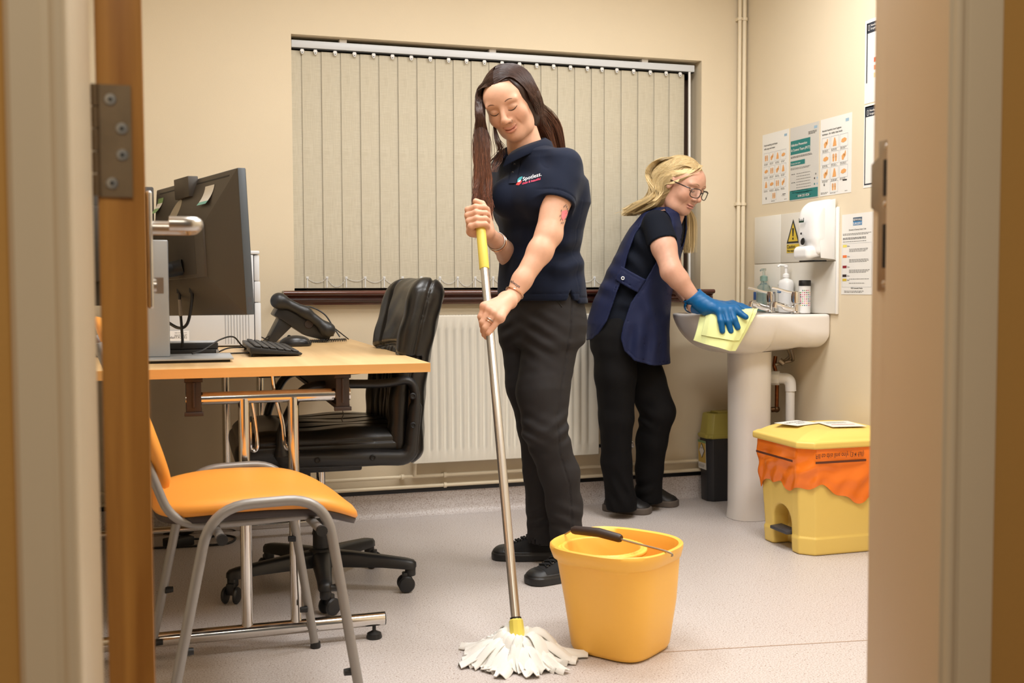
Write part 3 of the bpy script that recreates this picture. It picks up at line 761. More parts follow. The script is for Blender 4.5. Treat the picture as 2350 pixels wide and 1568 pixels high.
# ---- printer
m_seam = mat('seam_shadow_grey', (66, 66, 70), 0.6)
m_print = mat('printer_pale_grey', (214, 217, 221), 0.5)
m_seam = mat('seam_shadow_grey', (66, 66, 70), 0.6)
pr_ = thing('printer', (0.04, 3.96, DZ), 'tall pale grey laser printer behind the monitors', 'printer')
PX0, PX1, PY0, PY1, PZ1 = -0.175, 0.253, 3.782, 4.20, 1.081
ob('body', MB().bx(PX0, 0.2315, PY0, PY1, DZ+0.004, PZ1-0.014), m_print, pr_, bevel=0.003)
ob('front_cover', MB().bx(0.2335, PX1-0.001, PY0+0.003, PY1, 0.976, PZ1-0.015), m_print, pr_, bevel=0.004)
ob('front_cover', MB().bx(0.2335, PX1+0.001, PY0+0.003, PY1, 0.903, 0.9745), m_print, pr_, bevel=0.003)
ob('paper_drawer', MB().bx(0.2335, PX1+0.002, PY0+0.003, PY1, DZ+0.004, 0.9015), m_print, pr_, bevel=0.004)
ob('lid', MB().bx(PX0, PX1, PY0-0.002, PY1, PZ1-0.0125, PZ1), m_print, pr_, bevel=0.004)
ob('seam', MB().bx(PX0+0.01, 0.2345, PY0+0.004, PY1-0.01, DZ+0.003, PZ1-0.012), m_seam, pr_)
for k in range(9): ob('groove', MB().bx(0.134+k*0.0098, 0.1358+k*0.0098, PY0-0.0008, PY0+0.001, DZ+0.01, 0.90 if k < 6 else 1.06), mat('groove_grey', (150, 154, 160), 0.6), pr_)
for i in range(3):
    for k in range(4): ob('vent_slot', MB().bx(0.196+i*0.0095, 0.1995+i*0.0095, PY0-0.0012, PY0+0.001, 0.912+k*0.0165, 0.926+k*0.0165), m_dark, pr_)
ob('toner_hatch_line', MB().bx(PX0+0.02, 0.2315, PY0-0.0006, PY0+0.001, 0.9015, 0.9028), m_seam, pr_)
lb = Sheet((-0.06, PY0-0.001, 0.762), (1, 0, 0), (0, 0, 1))
lb.rect(0, 0, 0.075, 0.046, mat('label_white', (236, 236, 236), 0.5)); lb.text('(3)XXThalen', 0.068, 0.020, 0.012, m_seam, mirror=-1); lb.text('Housing Services', 0.068, 0.030, 0.006, m_seam, mirror=-1); lb.text('extra equipment label', 0.068, 0.038, 0.0045, m_seam, mirror=-1)
lb.build('asset_label', pr_)
ob('paper_stop', MB().tube(smooth_path([(0.19, 3.9, PZ1), (0.205, 3.9, PZ1+0.008), (0.225, 3.9, PZ1+0.002)], 5), 0.004, 8), m_black, pr_)

# ---- docking box
dk = thing('docking_station', (0.03, 3.30, DZ), 'flat black box with silver top beside the monitor stand', 'docking station')
ob('lower_half', MB().bx(-0.06, 0.094, 3.245, 3.36, DZ+0.0125, DZ+0.0265) if False else MB().bx(-0.06, 0.094, 3.245, 3.36, DZ, DZ+0.0225), m_black, dk, bevel=0.002)
ob('upper_half', MB().bx(-0.06, 0.094, 3.247, 3.36, DZ+0.0235, DZ+0.041), m_black, dk, bevel=0.002)
ob('top_plate', MB().bx(-0.058, 0.09, 3.25, 3.357, DZ+0.041, DZ+0.0435), m_silver, dk, bevel=0.001)
ob('corner_plate', MB().bx(0.088, 0.0955, 3.2425, 3.25, DZ+0.001, DZ+0.021), m_alu, dk)

# ---- keyboard, rows run away from the camera
kb = thing('keyboard', (0.255, 3.41, DZ), 'slim black keyboard lying on the desk near the mouse', 'keyboard')
KY0, KY1 = 3.185, 3.63
bd = MB(); sec = [(0.183, 0.010), (0.330, 0.003), (0.333, 0.009), (0.186, 0.030), (0.182, 0.028)]
bd.loft([[Vector((x, y, DZ+z)) for x, z in sec] for y in (KY0, KY1)])
ob('case', bd, m_black, kb, bevel=0.002)
m_key = mat('key_black', (34, 33, 33), 0.5)
slope = math.atan2(0.030-0.009, 0.186-0.333)
Rk = Matrix.Rotation(-math.atan2(0.009-0.030, 0.333-0.186), 3, 'Y')
keyme = MB().box((0, 0, 0), (0.0175, 0.0172, 0.006), Rk).mesh('key', m_key, bevel=0.0015, seg=1)
for i in range(6):
    for j in range(22):
        if i == 5 and 4 < j < 10: continue
        o = bpy.data.objects.new('key', keyme); link(o, kb); t = (i+0.5)/6
        o.location = (0.195+(0.325-0.195)*t, KY0+0.014+j*0.0198, DZ+0.0325+(0.0125-0.0325)*t)
ob('space_bar', MB().box((0.195+0.13*(5.5/6), KY0+0.014+7*0.0198, DZ+0.0325-0.02*(5.5/6)), (0.0175, 0.095, 0.006), Rk), m_key, kb, bevel=0.0015)
for y_ in (KY0+0.03, KY1-0.03): ob('flip_foot', MB().bx(0.186, 0.192, y_-0.01, y_+0.01, DZ, DZ+0.014), m_black, kb)
ob('cord', MB().tube(smooth_path([(0.183, 3.40, DZ+0.012), (0.165, 3.36, DZ+0.028), (0.14, 3.31, DZ+0.055), (0.10, 3.25, DZ+0.05), (0.05, 3.21, DZ+0.022), (0.02, 3.17, DZ+0.015)], 8), 0.0024, 8), m_black, kb)
for p_ in ([(0.10, 3.30, DZ+0.006), (0.14, 3.33, DZ+0.004), (0.185, 3.30, DZ+0.006)], [(0.096, 3.28, DZ+0.012), (0.13, 3.34, DZ+0.02), (0.19, 3.50, DZ+0.012), (0.20, 3.7, DZ+0.004)]):
    c_ = ob('desk_cable', MB().tube(smooth_path(p_, 8), 0.0024, 8), m_black, label='thin black cable between docking box and keyboard' if len(p_) == 3 else 'thin black cable looping from docking box behind the keyboard', cat='cable')

# ---- mouse
ms = thing('computer_mouse', (0.37, 3.735, DZ), 'black computer mouse on the desk beyond the keyboard', 'mouse')
def f_mouse(P):
    q = P-np.array([0.371, 3.735, DZ])
    d = d_ell(P, (0.366, 3.735, DZ+0.008), (0.056, 0.031, 0.030))
    return sm_max(d, -(q[:, 2]-0.001), 0.004)
sdf_ob('shell', f_mouse, (0.30, 3.69, DZ), (0.44, 3.78, DZ+0.05), 0.003, mat('mouse_black', (30, 29, 29), 0.3), ms)
ob('scroll_wheel', MB().cyl((0.345, 3.732, DZ+0.033), (0.345, 3.738, DZ+0.033), 0.007, 14), m_black, ms)

# ---- telephone
m_tel = mat('telephone_black', (34, 33, 33), 0.38)
ph = thing('desk_telephone', (0.42, 4.03, DZ), 'black desk telephone tilted up on its stand near the window', 'telephone')
A_, B_ = Vector((0.512, 0, DZ+0.012)), Vector((0.325, 0, DZ+0.122))   # slope bottom, top
sl_ = (B_-A_); nn_ = Vector((sl_.z, 0, -sl_.x)).normalized()*1
if nn_.z < 0: nn_ = -nn_
bdy = MB(); yy = (3.975, 4.15)
bdy.loft([[Vector((p.x, y, p.z)) for p in (A_-Vector((0, 0, 0.010)), A_+nn_*0.022, B_+nn_*0.026, B_-nn_*0.022, A_+sl_*0.35-nn_*0.03)] for y in yy])
ob('base_unit', bdy, m_tel, ph, bevel=0.004)
std = MB(); std.loft([[Vector((x, y, DZ+z)) for x, z in ((0.288, 0.0), (0.318, 0.0), (0.395, 0.075), (0.345, 0.110))] for y in (3.985, 4.14)])
ob('stand', std, m_tel, ph, bevel=0.003)
def PT(s, t, h): return A_+sl_*s+nn_*h+Vector((0, t, 0))
def f_hs(P):
    a = np.array(PT(0.10, 3.962, 0.030)); b = np.array(PT(1.06, 3.962, 0.036)); m_ = np.array(PT(0.58, 3.962, 0.044))
    d = sm_min(d_cone(P, a, m_, 0.017, 0.018), d_cone(P, m_, b, 0.018, 0.019), 0.02)
    e = d_ell(P, np.array(PT(0.10, 3.962, 0.026)), (0.028, 0.026, 0.026)); g_ = d_ell(P, np.array(PT(1.05, 3.962, 0.030)), (0.030, 0.027, 0.028))
    return sm_min(sm_min(d, e, 0.02), g_, 0.02)
sdf_ob('handset', f_hs, (0.25, 3.92, DZ), (0.56, 4.0, DZ+0.24), 0.004, m_tel, ph)
ob('handset_speaker', MB().lathe([(0.017, 0), (0.015, 0.003)], tuple(PT(0.42, 3.972, 0.012)), 16, axis=(0, -1, 0)), m_brown, ph)
ob('display', MB().loft([[PT(s, t, 0.0265) for s, t in ((0.66, 4.0), (0.66, 4.10), (0.92, 4.10), (0.92, 4.0))], [PT(s, t, 0.030) for s, t in ((0.66, 4.0), (0.66, 4.10), (0.92, 4.10), (0.92, 4.0))]]), mat('lcd_grey', (96, 100, 98), 0.2), ph)
for i in range(4):
    for j in range(5):
        c_ = PT(0.10+i*0.12, 3.998+j*0.026, 0.0255)
        ob('button', MB().lathe([(0.007, 0.0), (0.007, 0.003), (0.005, 0.0045)], tuple(c_), 10, axis=tuple(nn_)), m_key, ph)
coil = [(0.44+0.14*t/140, 3.93+0.06*(t/140)+0.005*math.cos(t*0.9), DZ+0.0075+0.005*math.sin(t*0.9)) for t in range(141)]
ob('coiled_cord', MB().tube(coil, 0.0018, 6), m_black, ph)
for p_ in ([(0.30, 4.12, DZ+0.004), (0.27, 4.05, DZ+0.02), (0.262, 3.95, DZ+0.004)], [(0.32, 4.1, DZ+0.03), (0.285, 4.0, DZ+0.018), (0.264, 3.9, DZ+0.006)]):
    ob('line_cord', MB().tube(smooth_path(p_, 6), 0.002, 6), m_black, ph)
hs = thing('headset', (0.55, 4.10, DZ), 'thin black headset lying behind the telephone', 'headset')
ob('headband', MB().tube(smooth_path([(0.425, 4.16, DZ+0.13), (0.47, 4.165, DZ+0.128), (0.52, 4.16, DZ+0.10), (0.55, 4.15, DZ+0.055), (0.575, 4.13, DZ+0.012)], 8), 0.0028, 8), m_tel, hs)
ob('ear_pad', MB().lathe([(0.012, 0), (0.021, 0.003), (0.021, 0.010), (0.012, 0.014)], (0.535, 4.12, DZ+0.034), 20, axis=(1, -0.3, 0.3)), m_tel, hs)
ob('boom', MB().tube(smooth_path([(0.55, 4.13, DZ+0.05), (0.572, 4.10, DZ+0.03), (0.598, 4.06, DZ+0.006)], 6), 0.0022, 8), m_tel, hs)

# ================================================================== OFFICE CHAIR
m_lea = mat('black_leather', (24, 23, 22), 0.32, bump=0.12, bscale=420, spec=0.5)
m_chp = mat('chair_black_nylon', (30, 30, 31), 0.42, bump=0.04, bscale=500)
OC = Vector((0.402, 3.351, 0))
oc = thing('office_chair', OC, 'black leather swivel office chair pushed under the desk', 'chair')
hub = MB().lathe([(0.034, 0.075), (0.045, 0.085), (0.048, 0.115), (0.036, 0.135)], OC, 28)
ob('hub', hub, m_chp, oc, bevel=0.003)
for k in range(5):
    a = math.radians(193+72*k); d_ = Vector((math.cos(a), math.sin(a), 0)); s_ = Vector((-d_.y, d_.x, 0))
    lg = MB(); secs = []
    for t, w_, zt, zb in ((0.02, 0.030, 0.128, 0.078), (0.10, 0.026, 0.122, 0.078), (0.20, 0.022, 0.112, 0.078), (0.27, 0.021, 0.104, 0.074), (0.292, 0.018, 0.099, 0.074), (0.301, 0.010, 0.092, 0.076)):
        c_ = OC+d_*t; secs.append([c_+s_*w_+Vector((0, 0, zb)), c_-s_*w_+Vector((0, 0, zb)), c_-s_*w_*0.95+Vector((0, 0, zt-0.008)), c_-s_*w_*0.55+Vector((0, 0, zt)), c_+s_*w_*0.55+Vector((0, 0, zt)), c_+s_*w_*0.95+Vector((0, 0, zt-0.008))])
    lg.loft(secs)
    leg = ob('base_leg', lg, m_chp, oc, sharp=50)
    e_ = OC+d_*0.283; ca = a+0.9+k*1.3; cd = Vector((math.cos(ca), math.sin(ca), 0)); cs = Vector((-cd.y, cd.x, 0)); cc = e_+cd*0.014
    ob('castor_housing', MB().cyl(e_+Vector((0, 0, 0.076)), e_+Vector((0, 0, 0.050)), 0.017, 16).box(cc+Vector((0, 0, 0.045)), (0.022, 0.026, 0.036), Matrix(((cd.x, cs.x, 0), (cd.y, cs.y, 0), (0, 0, 1)))), m_chp, leg, bevel=0.004)
    for q in (-1, 1):
        w0 = cc+cs*(q*0.013)+Vector((0, 0, 0.0265))
        ob('castor_wheel', MB().lathe([(0.012, -0.0), (0.0255, 0.001), (0.026, 0.006), (0.022, 0.011), (0.008, 0.013)], w0, 24, axis=cs*q), m_chp, leg)
ob('gas_column', MB().lathe([(0.028, 0.13), (0.027, 0.29), (0.024, 0.292), (0.024, 0.31)], OC, 28), m_chp, oc)
ob('gas_piston', MB().lathe([(0.014, 0.30), (0.014, 0.40)], OC, 20), m_chrome, oc)
ob('tilt_mechanism', MB().bx(0.30, 0.52, 3.27, 3.43, 0.385, 0.425).cyl((0.34, 3.35, 0.35), (0.34, 3.35, 0.39), 0.03), m_chp, oc, bevel=0.006)
ob('tension_knob', MB().cyl((0.285, 3.30, 0.285), (0.285, 3.30, 0.345), 0.045, 24), m_chp, oc, bevel=0.006)
def f_seat(P):
    x, y, z = P[:, 0], P[:, 1], P[:, 2]
    zt = 0.018*np.clip((0.30-x)/0.18, 0, 1)**2*-1.0
    d = d_box(P-np.stack([0*x, 0*x, zt], 1), (0.385, 3.355, 0.483), (0.255, 0.245, 0.052), 0.05)
    gro = sum(0.006*np.exp(-((y-3.355-o+0.01*np.sin(x*9))/0.006)**2) for o in (-0.13, -0.045, 0.045, 0.13))*(x > 0.3)*(z > 0.49)
    gro = gro+0.006*np.exp(-((x-0.29)/0.006)**2)*(z > 0.49)*(np.abs(y-3.355) < 0.15)
    side = 0.005*np.exp(-((z-0.497)/0.005)**2)
    return d+gro+side-0.004*np.sin(x*23)*np.sin(y*17+1)
sdf_ob('seat', f_seat, (0.11, 3.09, 0.41), (0.66, 3.62, 0.56), 0.005, m_lea, oc)
ob('seat_pan', MB().bx(0.20, 0.60, 3.14, 3.57, 0.418, 0.44), m_chp, oc, bevel=0.006)
tl = math.atan2(0.062, 0.54)
Rb = np.array(Matrix.Rotation(tl, 3, 'Y'))
bc = np.array([0.676, 3.345, 0.700])
def f_back(P):
    q = (P-bc) @ Rb        # local: x depth, y width, z height
    x, y, z = q[:, 0], q[:, 1], q[:, 2]
    cv = 0.05*(y/0.24)**2+0.018*np.cos((z+0.05)*7)     # wraps towards the sitter at the sides, lumbar bulge
    w = 0.235-0.05*np.clip((z-0.10)/0.20, 0, 1)**2*0.5
    q2 = np.stack([x+cv-0.02, y, z], 1)
    k = np.stack([np.full_like(x, 0.055), w, np.full_like(x, 0.285)], 1)
    dd = np.abs(q2)-(k-0.05)
    d = np.linalg.norm(np.maximum(dd, 0), axis=1)+np.minimum(dd.max(1), 0)-0.05
    front = (x < 0)
    pl_ = sum(0.006*np.exp(-((y-o)/0.006)**2) for o in (-0.10, -0.06, -0.02, 0.02, 0.06, 0.10))*(z < 0.06)*(z > -0.18)*front
    g1 = 0.011*np.exp(-((z-0.07+0.25*(y/0.24)**2*0.15)/0.007)**2)*front
    g2 = 0.009*np.exp(-((np.abs(y)-0.145)/0.007)**2)*front
    g3 = 0.006*np.exp(-((x+cv-0.02-0.012)/0.005)**2)
    wr = 0.003*np.sin(z*60+y*25)*np.sin(y*40)*0.5
    return d*0.8+pl_+g1+g2+g3+wr
sdf_ob('backrest', f_back, (0.52, 3.06, 0.38), (0.85, 3.63, 1.03), 0.005, m_lea, oc)
for yc, sgn in ((3.098, -1), (3.612, 1)):
    am = MB()
    path = bend_path([(0.262, 0, 0.470), (0.256, 0, 0.53), (0.285, 0, 0.60), (0.325, 0, 0.668), (0.42, 0, 0.672), (0.56, 0, 0.668), (0.642, 0, 0.682), (0.656, 0, 0.62), (0.644, 0, 0.52), (0.636, 0, 0.445), (0.52, 0, 0.452), (0.262, 0, 0.458)], 0.05, 6)
    P_ = [Vector((p.x, 0, p.z)) for p in path]; n_ = len(P_); secs = []
    for i in range(n_):
        t_ = (P_[(i+1) % n_]-P_[i-1]).normalized(); nrm = Vector((t_.z, 0, -t_.x))
        hh = 0.020 if P_[i].z < 0.60 and P_[i].x > 0.4 else 0.013
        if P_[i].z < 0.475: hh = 0.024
        ww = 0.024
        secs.append([P_[i]+nrm*(hh*math.cos(q))+Vector((0, yc+ww*math.sin(q)*(1 if abs(math.sin(q)) < 0.99 else 1), 0)) for q in [2*PI*(k+0.5)/12 for k in range(12)]])
    secs.append(secs[0])
    am.loft(secs, cap=False)
    arm_o = ob('armrest', am, m_chp, oc, sharp=60)
    for x_, z_ in ((0.640, 0.632), (0.640, 0.545), (0.36, 0.455), (0.52, 0.455)):
        if sgn < 0: ob('bolt', MB().lathe([(0.0095, 0), (0.0095, 0.003), (0.0065, 0.005), (0.004, 0.003)], (x_, yc-0.024, z_), 18, axis=(0, -1, 0)), m_dark, arm_o)

# ================================================================== ORANGE CHAIR
m_or = mat('orange_vinyl', (238, 158, 64), 0.42, bump=0.04, bscale=700, spec=0.4)
m_grey = mat('grey_powder_coat', (150, 146, 142), 0.38, metal=0.35)
CO = Vector((0.127, 2.525, 0)); crot = math.radians(5.2)
ch = thing('visitor_chair', CO, 'orange padded visitor chair with grey tube legs in front of the desk', 'chair', rotz=crot)
L = dict(local=True)
for s in (-1, 1):
    y = s*0.246
    u_ = bend_path([(-0.207, y+s*0.012, 0.012), (-0.105, y, 0.498), (0.135, y, 0.500), (0.212, y+s*0.012, 0.012)], 0.085, 9)
    fo = ob('leg_frame', MB().tube(u_, 0.0112, 16), m_grey, ch, **L)
    for x_ in (-0.2085, 0.2135): ob('foot_cap', MB().lathe([(0.013, 0.0), (0.014, 0.004), (0.0125, 0.016)], (x_, y+s*0.012, 0.0), 16), m_black, fo)
    for x_, z_, dx in ((0.196, 0.11, 1), (0.168, 0.30, 1), (-0.168, 0.20, -1), (-0.195, 0.07, -1)):
        ob('stacking_buffer', MB().lathe([(0.009, 0.0), (0.0075, 0.018)], (x_-dx*0.006, y, z_), 12, axis=(-dx, 0, 0)), m_black, fo)
    rl = bend_path([(-0.315, s*0.19, 0.84), (-0.228, s*0.19, 0.60), (-0.175, s*0.185, 0.452), (-0.05, s*0.18, 0.447), (0.172, s*0.18, 0.452)], 0.07, 8)
    ob('seat_rail', MB().tube(rl, 0.0095, 14), m_grey, ch, **L)
for x_ in (-0.088, 0.117):
    o = ob('cross_tube', MB().cyl((x_, -0.285, 0.438), (x_, 0.285, 0.438), 0.0095, 14), m_grey, ch, **L)
    for s in (-1, 1): ob('tube_cap', MB().cyl((x_, s*0.285, 0.438), (x_, s*0.297, 0.438), 0.0115, 14), m_black, o)
def sup(n, a, b, p=3.2):
    out = []
    for k in range(n):
        t = 2*PI*k/n; c, s = math.cos(t), math.sin(t)
        out.append((a*abs(c)**(2/p)*(1 if c >= 0 else -1), b*abs(s)**(2/p)*(1 if s >= 0 else -1)))
    return out
def seat_z(x, y): # seat surface: dished, rising at the back, waterfall front
    z = 0.490+0.010*math.cos((x+0.02)*9)+0.014*(y/0.22)**2*0.6
    if x > 0.10: z -= 1.9*(x-0.10)**2
    if x < -0.15: z += 1.6*(-0.15-x)**2
    return z
NS = 56; ol = sup(NS, 0.228, 0.222, 3.4); sxo = 0.018
def srings(spec): return [[Vector((sxo+px*k, py*k, seat_z(sxo+px*k, py*k)+dz)) for px, py in ol] for k, dz in spec]
sp_ = MB().loft(srings([(0.02, 0.0), (0.3, 0.001), (0.6, 0.001), (0.85, -0.001), (0.95, -0.006), (0.99, -0.014), (1.0, -0.024), (0.985, -0.031), (0.9, -0.032)]))
ob('seat_pad', sp_, m_or, ch, sharp=80, **L)
ss_ = MB().loft(srings([(0.9, -0.0305), (0.975, -0.0305), (0.982, -0.034), (0.965, -0.046), (0.9, -0.050), (0.4, -0.050), (0.02, -0.05)]))
ob('seat_shell', ss_, m_brown, ch, sharp=80, **L)
bk = MB(); bo_ = sup(NS, 0.215, 0.19, 3.0)
def BP(a, b, w): # back pad point: a sideways, b up, w thickness forward
    z = 0.70+b; x = -0.172-0.34*(z-0.5)+0.15*a*a
    return Vector((x+w, a, z))
for wseq in ([(0.02, 0.016), (0.6, 0.016), (0.9, 0.012), (0.985, 0.002), (1.0, -0.008), (0.97, -0.018), (0.6, -0.020), (0.02, -0.02)],):
    bk.loft([[BP(px*k, py*k, w) for px, py in bo_] for k, w in wseq])
ob('back_pad', bk, m_or, ch, sharp=80, **L)

# ---- power adapter and lead under the desk
ad = thing('power_adapter', (-0.04, 4.08, 0), 'black power adapter lying on the floor under the desk', 'adapter')
ob('brick', MB().box((-0.035, 4.08, 0.017), (0.10, 0.055, 0.033), Matrix.Rotation(0.5, 3, 'Z')), m_black, ad, bevel=0.004)
ob('lead', MB().tube(smooth_path([(0.0, 4.10, 0.02), (0.05, 4.14, 0.008), (0.12, 4.19, 0.005), (0.17, 4.13, 0.005), (0.14, 4.05, 0.005), (0.05, 4.04, 0.005), (-0.15, 4.06, 0.005)], 8), 0.0042, 8), m_black, ad)
# ================================================================== SINK CORNER
m_cer = mat('white_ceramic', (226, 219, 212), 0.18, spec=0.55)
m_tile = mat('white_wall_tile', (224, 219, 208), 0.22)
m_grout = mat('grout', (206, 198, 182), 0.8)
m_wplas = mat('white_pvc', (233, 232, 230), 0.35)
m_copper = mat('copper', (150, 90, 54), 0.35, metal=0.9, noise=0.3, nscale=60)
# splashback tiles
TX = XR-0.010
tl_ = thing('splashback', (XR, 3.90, 0.843), 'splashback of white glossy tiles on the wall above the sink', 'tiles')
ob('tile_adhesive', MB().bx(XR-0.006, XR-0.0005, 3.592, 4.217, 0.845, 1.257), m_grout, tl_)
for y0, y1 in ((3.595, 3.9985), (4.0015, 4.217)):
    for z0, z1 in ((0.844, 1.0495), (1.0525, 1.258)):
        ob('tile', MB().bx(TX, XR-0.004, y0, y1, z0, z1), m_tile, tl_, bevel=0.0014)
ob('edge_trim', MB().bx(TX-0.002, XR-0.0005, 3.587, 3.595, 0.843, 1.26), m_wplas, tl_, bevel=0.002)

# basin and pedestal
SY = 3.89
def f_basin(P):
    x, y, z = P[:, 0], P[:, 1], P[:, 2]
    xc, ax, ay = 2.20, 0.285, 0.25
    ex = np.where(x < xc, (xc-x)/ax, 0.0); ey = np.abs(y-SY)/ay
    r = (ex**2.4+ey**3.2)**(1/2.7)
    r2 = np.where(x < xc, (ex**2.3+ey**3.2)**(1/2.6), ey)
    plan = np.maximum((r2-1)*0.24, x-(XR-0.002))
    front = np.clip((xc+0.16-x)/0.22, 0, 1)
    ztop = 0.840+0.004*np.clip((r2-0.8)/0.2, 0, 1)
    zb = 0.680+0.150*np.clip(r2, 0, 1.2)**4.5*front+(1-front)*(0.020+0.03*np.clip((ey-0.75)/0.25, 0, 1)**2)
    zb = zb+0.02*np.clip((x-2.30)/0.04, 0, 1)*0.4
    d = sm_max(sm_max(plan, z-ztop, 0.014), (zb-z)*0.8, 0.03)
    bowl = d_ell(P, (2.150, SY, 0.868), (0.190, 0.195, 0.125))
    return sm_max(d, -bowl, 0.016)
bas = thing('wash_basin', (2.22, 3.88, 0), 'white ceramic pedestal wash basin on the right wall', 'sink')
sdf_ob('basin', f_basin, (1.89, 3.61, 0.64), (XR, 4.17, 0.87), 0.006, m_cer, bas, relax=1, safety=4.0)
pd = MB(); prof = []
for z, w, d0, d1 in ((0.001, 0.088, 0.100, 0.12), (0.012, 0.086, 0.098, 0.12), (0.05, 0.082, 0.094, 0.12), (0.30, 0.084, 0.094, 0.12), (0.60, 0.088, 0.096, 0.12), (0.688, 0.090, 0.098, 0.12)):
    r_ = []
    for k in range(36):
        t = 2*PI*k/36; c, s = math.cos(t), math.sin(t)
        r_.append(Vector((2.225+(d1 if c > 0 else d0)*abs(c)**(0.85)*(1 if c > 0 else -1)*(0.55 if c > 0 else 1), 3.872+w*abs(s)**0.8*(1 if s > 0 else -1), z)))
    prof.append(r_)
pd.loft(prof)
ob('pedestal', pd, m_cer, bas, sharp=60)
ob('plug_hole', MB().lathe([(0.022, 0.0), (0.022, 0.003), (0.016, 0.003), (0.014, 0.0)], (2.150, SY, 0.7435), 20), m_chrome, bas)
ob('tap_tail', MB().tube(smooth_path([(2.38, 3.86, 0.70), (2.40, 3.87, 0.665), (2.385, 3.89, 0.64), (2.35, 3.90, 0.625)], 6), 0.007, 10), m_steel, bas)
ob('tap_tail', MB().tube(smooth_path([(2.36, 3.80, 0.70), (2.39, 3.83, 0.66), (2.40, 3.855, 0.645), (2.37, 3.88, 0.635)], 6), 0.007, 10).cyl((2.375, 3.875, 0.63), (2.36, 3.885, 0.645), 0.012), m_steel, bas)
# taps
def tap(y, label):
    t = thing('tap', (2.36, y, 0.843), label, 'tap', group='basin taps')
    ob('tap_body', MB().lathe([(0.021, 0.0), (0.021, 0.004), (0.016, 0.008), (0.016, 0.036), (0.0165, 0.038)], (2.36, y, 0.8435), 20), m_chrome, t)
    ob('tap_head', MB().lathe([(0.016, 0.040), (0.019, 0.043), (0.0195, 0.068), (0.018, 0.086), (0.012, 0.090)], (2.36, y, 0.843), 20), m_chrome, t)
    ob('spout', MB().tube(smooth_path([(2.355, y, 0.858), (2.32, y+0.006, 0.866), (2.29, y+0.012, 0.879), (2.275, y+0.015, 0.882)], 6), [0.013]*10+[0.0105]*9, 14).cyl((2.277, y+0.0145, 0.888), (2.272, y+0.015, 0.866), 0.0105, 14), m_chrome, t)
    ob('lever', MB().tube(smooth_path([(2.358, y, 0.925), (2.33, y+0.012, 0.93), (2.29, y+0.03, 0.943), (2.272, y+0.038, 0.947)], 6), 0.0055, 10), m_chrome, t)
tap(3.955, 'chrome lever tap in front of the clear soap bottle'); tap(3.765, 'chrome lever tap nearest the test strip bottle')
# waste and supply pipes
wp = thing('waste_pipe', (2.40, 3.84, 0.12), 'white plastic waste pipe turning down behind the pedestal', 'pipe')
ob('pipe_run', MB().tube(bend_path([(2.28, 3.93, 0.572), (2.385, 3.842, 0.572), (2.387, 3.840, 0.10), (XR, 3.84, 0.09)], 0.045, 8), 0.0185, 18), m_wplas, wp)
ob('elbow', MB().tube(bend_path([(2.35, 3.872, 0.572), (2.385, 3.842, 0.572), (2.387, 3.840, 0.52)], 0.045, 8), 0.0225, 18), m_wplas, wp)
ob('union_nut', MB().tube([(2.328, 3.89, 0.572), (2.352, 3.870, 0.572)], 0.030, 10), m_wplas, wp, bevel=0.002)
cp = thing('copper_pipe', (2.37, 3.92, 0.43), 'short tarnished copper supply pipe beside the pedestal', 'pipe')
ob('pipe_run', MB().tube([(2.365, 3.925, 0.66), (2.36, 3.925, 0.62), (2.372, 3.922, 0.57), (2.37, 3.92, 0.445)], 0.0085, 12), m_copper, cp)
ob('elbow_fitting', MB().ball((2.37, 3.92, 0.437), 0.014, 14, 10).cyl((2.37, 3.92, 0.437), (2.35, 3.93, 0.434), 0.0115).cyl((2.348, 3.931, 0.434), (2.342, 3.934, 0.434), 0.016), mat('brass_dull', (92, 66, 42), 0.45, metal=0.8), cp)

# bottles on the basin back edge
def glassy(name, col, rough=0.05):
    m = mat(name, col, rough, trans=0.85, spec=0.5); m.node_tree.nodes['Principled BSDF'].inputs['IOR'].default_value = 1.2; return m
BZ = 0.8435
b1 = thing('soap_bottle', (2.398, 4.08, BZ), 'clear pump bottle with a little teal hand soap', 'bottle')
ob('bottle', MB().lathe([(0.030, 0.0), (0.034, 0.006), (0.034, 0.085), (0.030, 0.108), (0.016, 0.121), (0.0135, 0.124), (0.0135, 0.134)], (2.398, 4.08, BZ), 28, sx=0.85, sy=1.1), glassy('clear_bottle', (205, 222, 218)), b1)
ob('soap', MB().lathe([(0.029, 0.003), (0.0325, 0.008), (0.0325, 0.026)], (2.398, 4.08, BZ), 28, sx=0.84, sy=1.09), mat('teal_soap', (40, 138, 150), 0.2), b1)
ob('collar', MB().lathe([(0.016, 0.132), (0.016, 0.152), (0.008, 0.156)], (2.398, 4.08, BZ), 20), mat('green_collar', (124, 150, 138), 0.4), b1)
ob('pump', MB().lathe([(0.006, 0.15), (0.006, 0.175), (0.010, 0.177), (0.010, 0.187)], (2.398, 4.08, BZ), 16).tube([(2.398, 4.08, BZ+0.182), (2.375, 4.062, BZ+0.181), (2.368, 4.056, BZ+0.176)], 0.004, 8), glassy('pump_clear', (220, 228, 224), 0.15), b1)
ob('dip_tube', MB().tube([(2.398, 4.08, BZ+0.14), (2.40, 4.08, BZ+0.03)], 0.003, 8), glassy('tube_clear', (200, 220, 220), 0.1), b1)
ob('label', MB().lathe([(0.0345, 0.045), (0.0345, 0.080)], (2.398, 4.08, BZ), 28, sx=0.85, sy=1.1), glassy('clear_label', (210, 224, 222), 0.1), b1)
ob('printed_badge', MB().bx(2.362, 2.3645, 4.085, 4.105, BZ+0.05, BZ+0.085), mat('navy_badge', (36, 74, 128), 0.4), b1, bevel=0.0008)
b2 = thing('soap_bottle', (2.40, 3.905, BZ), 'tall white pump bottle with a blue label', 'bottle')
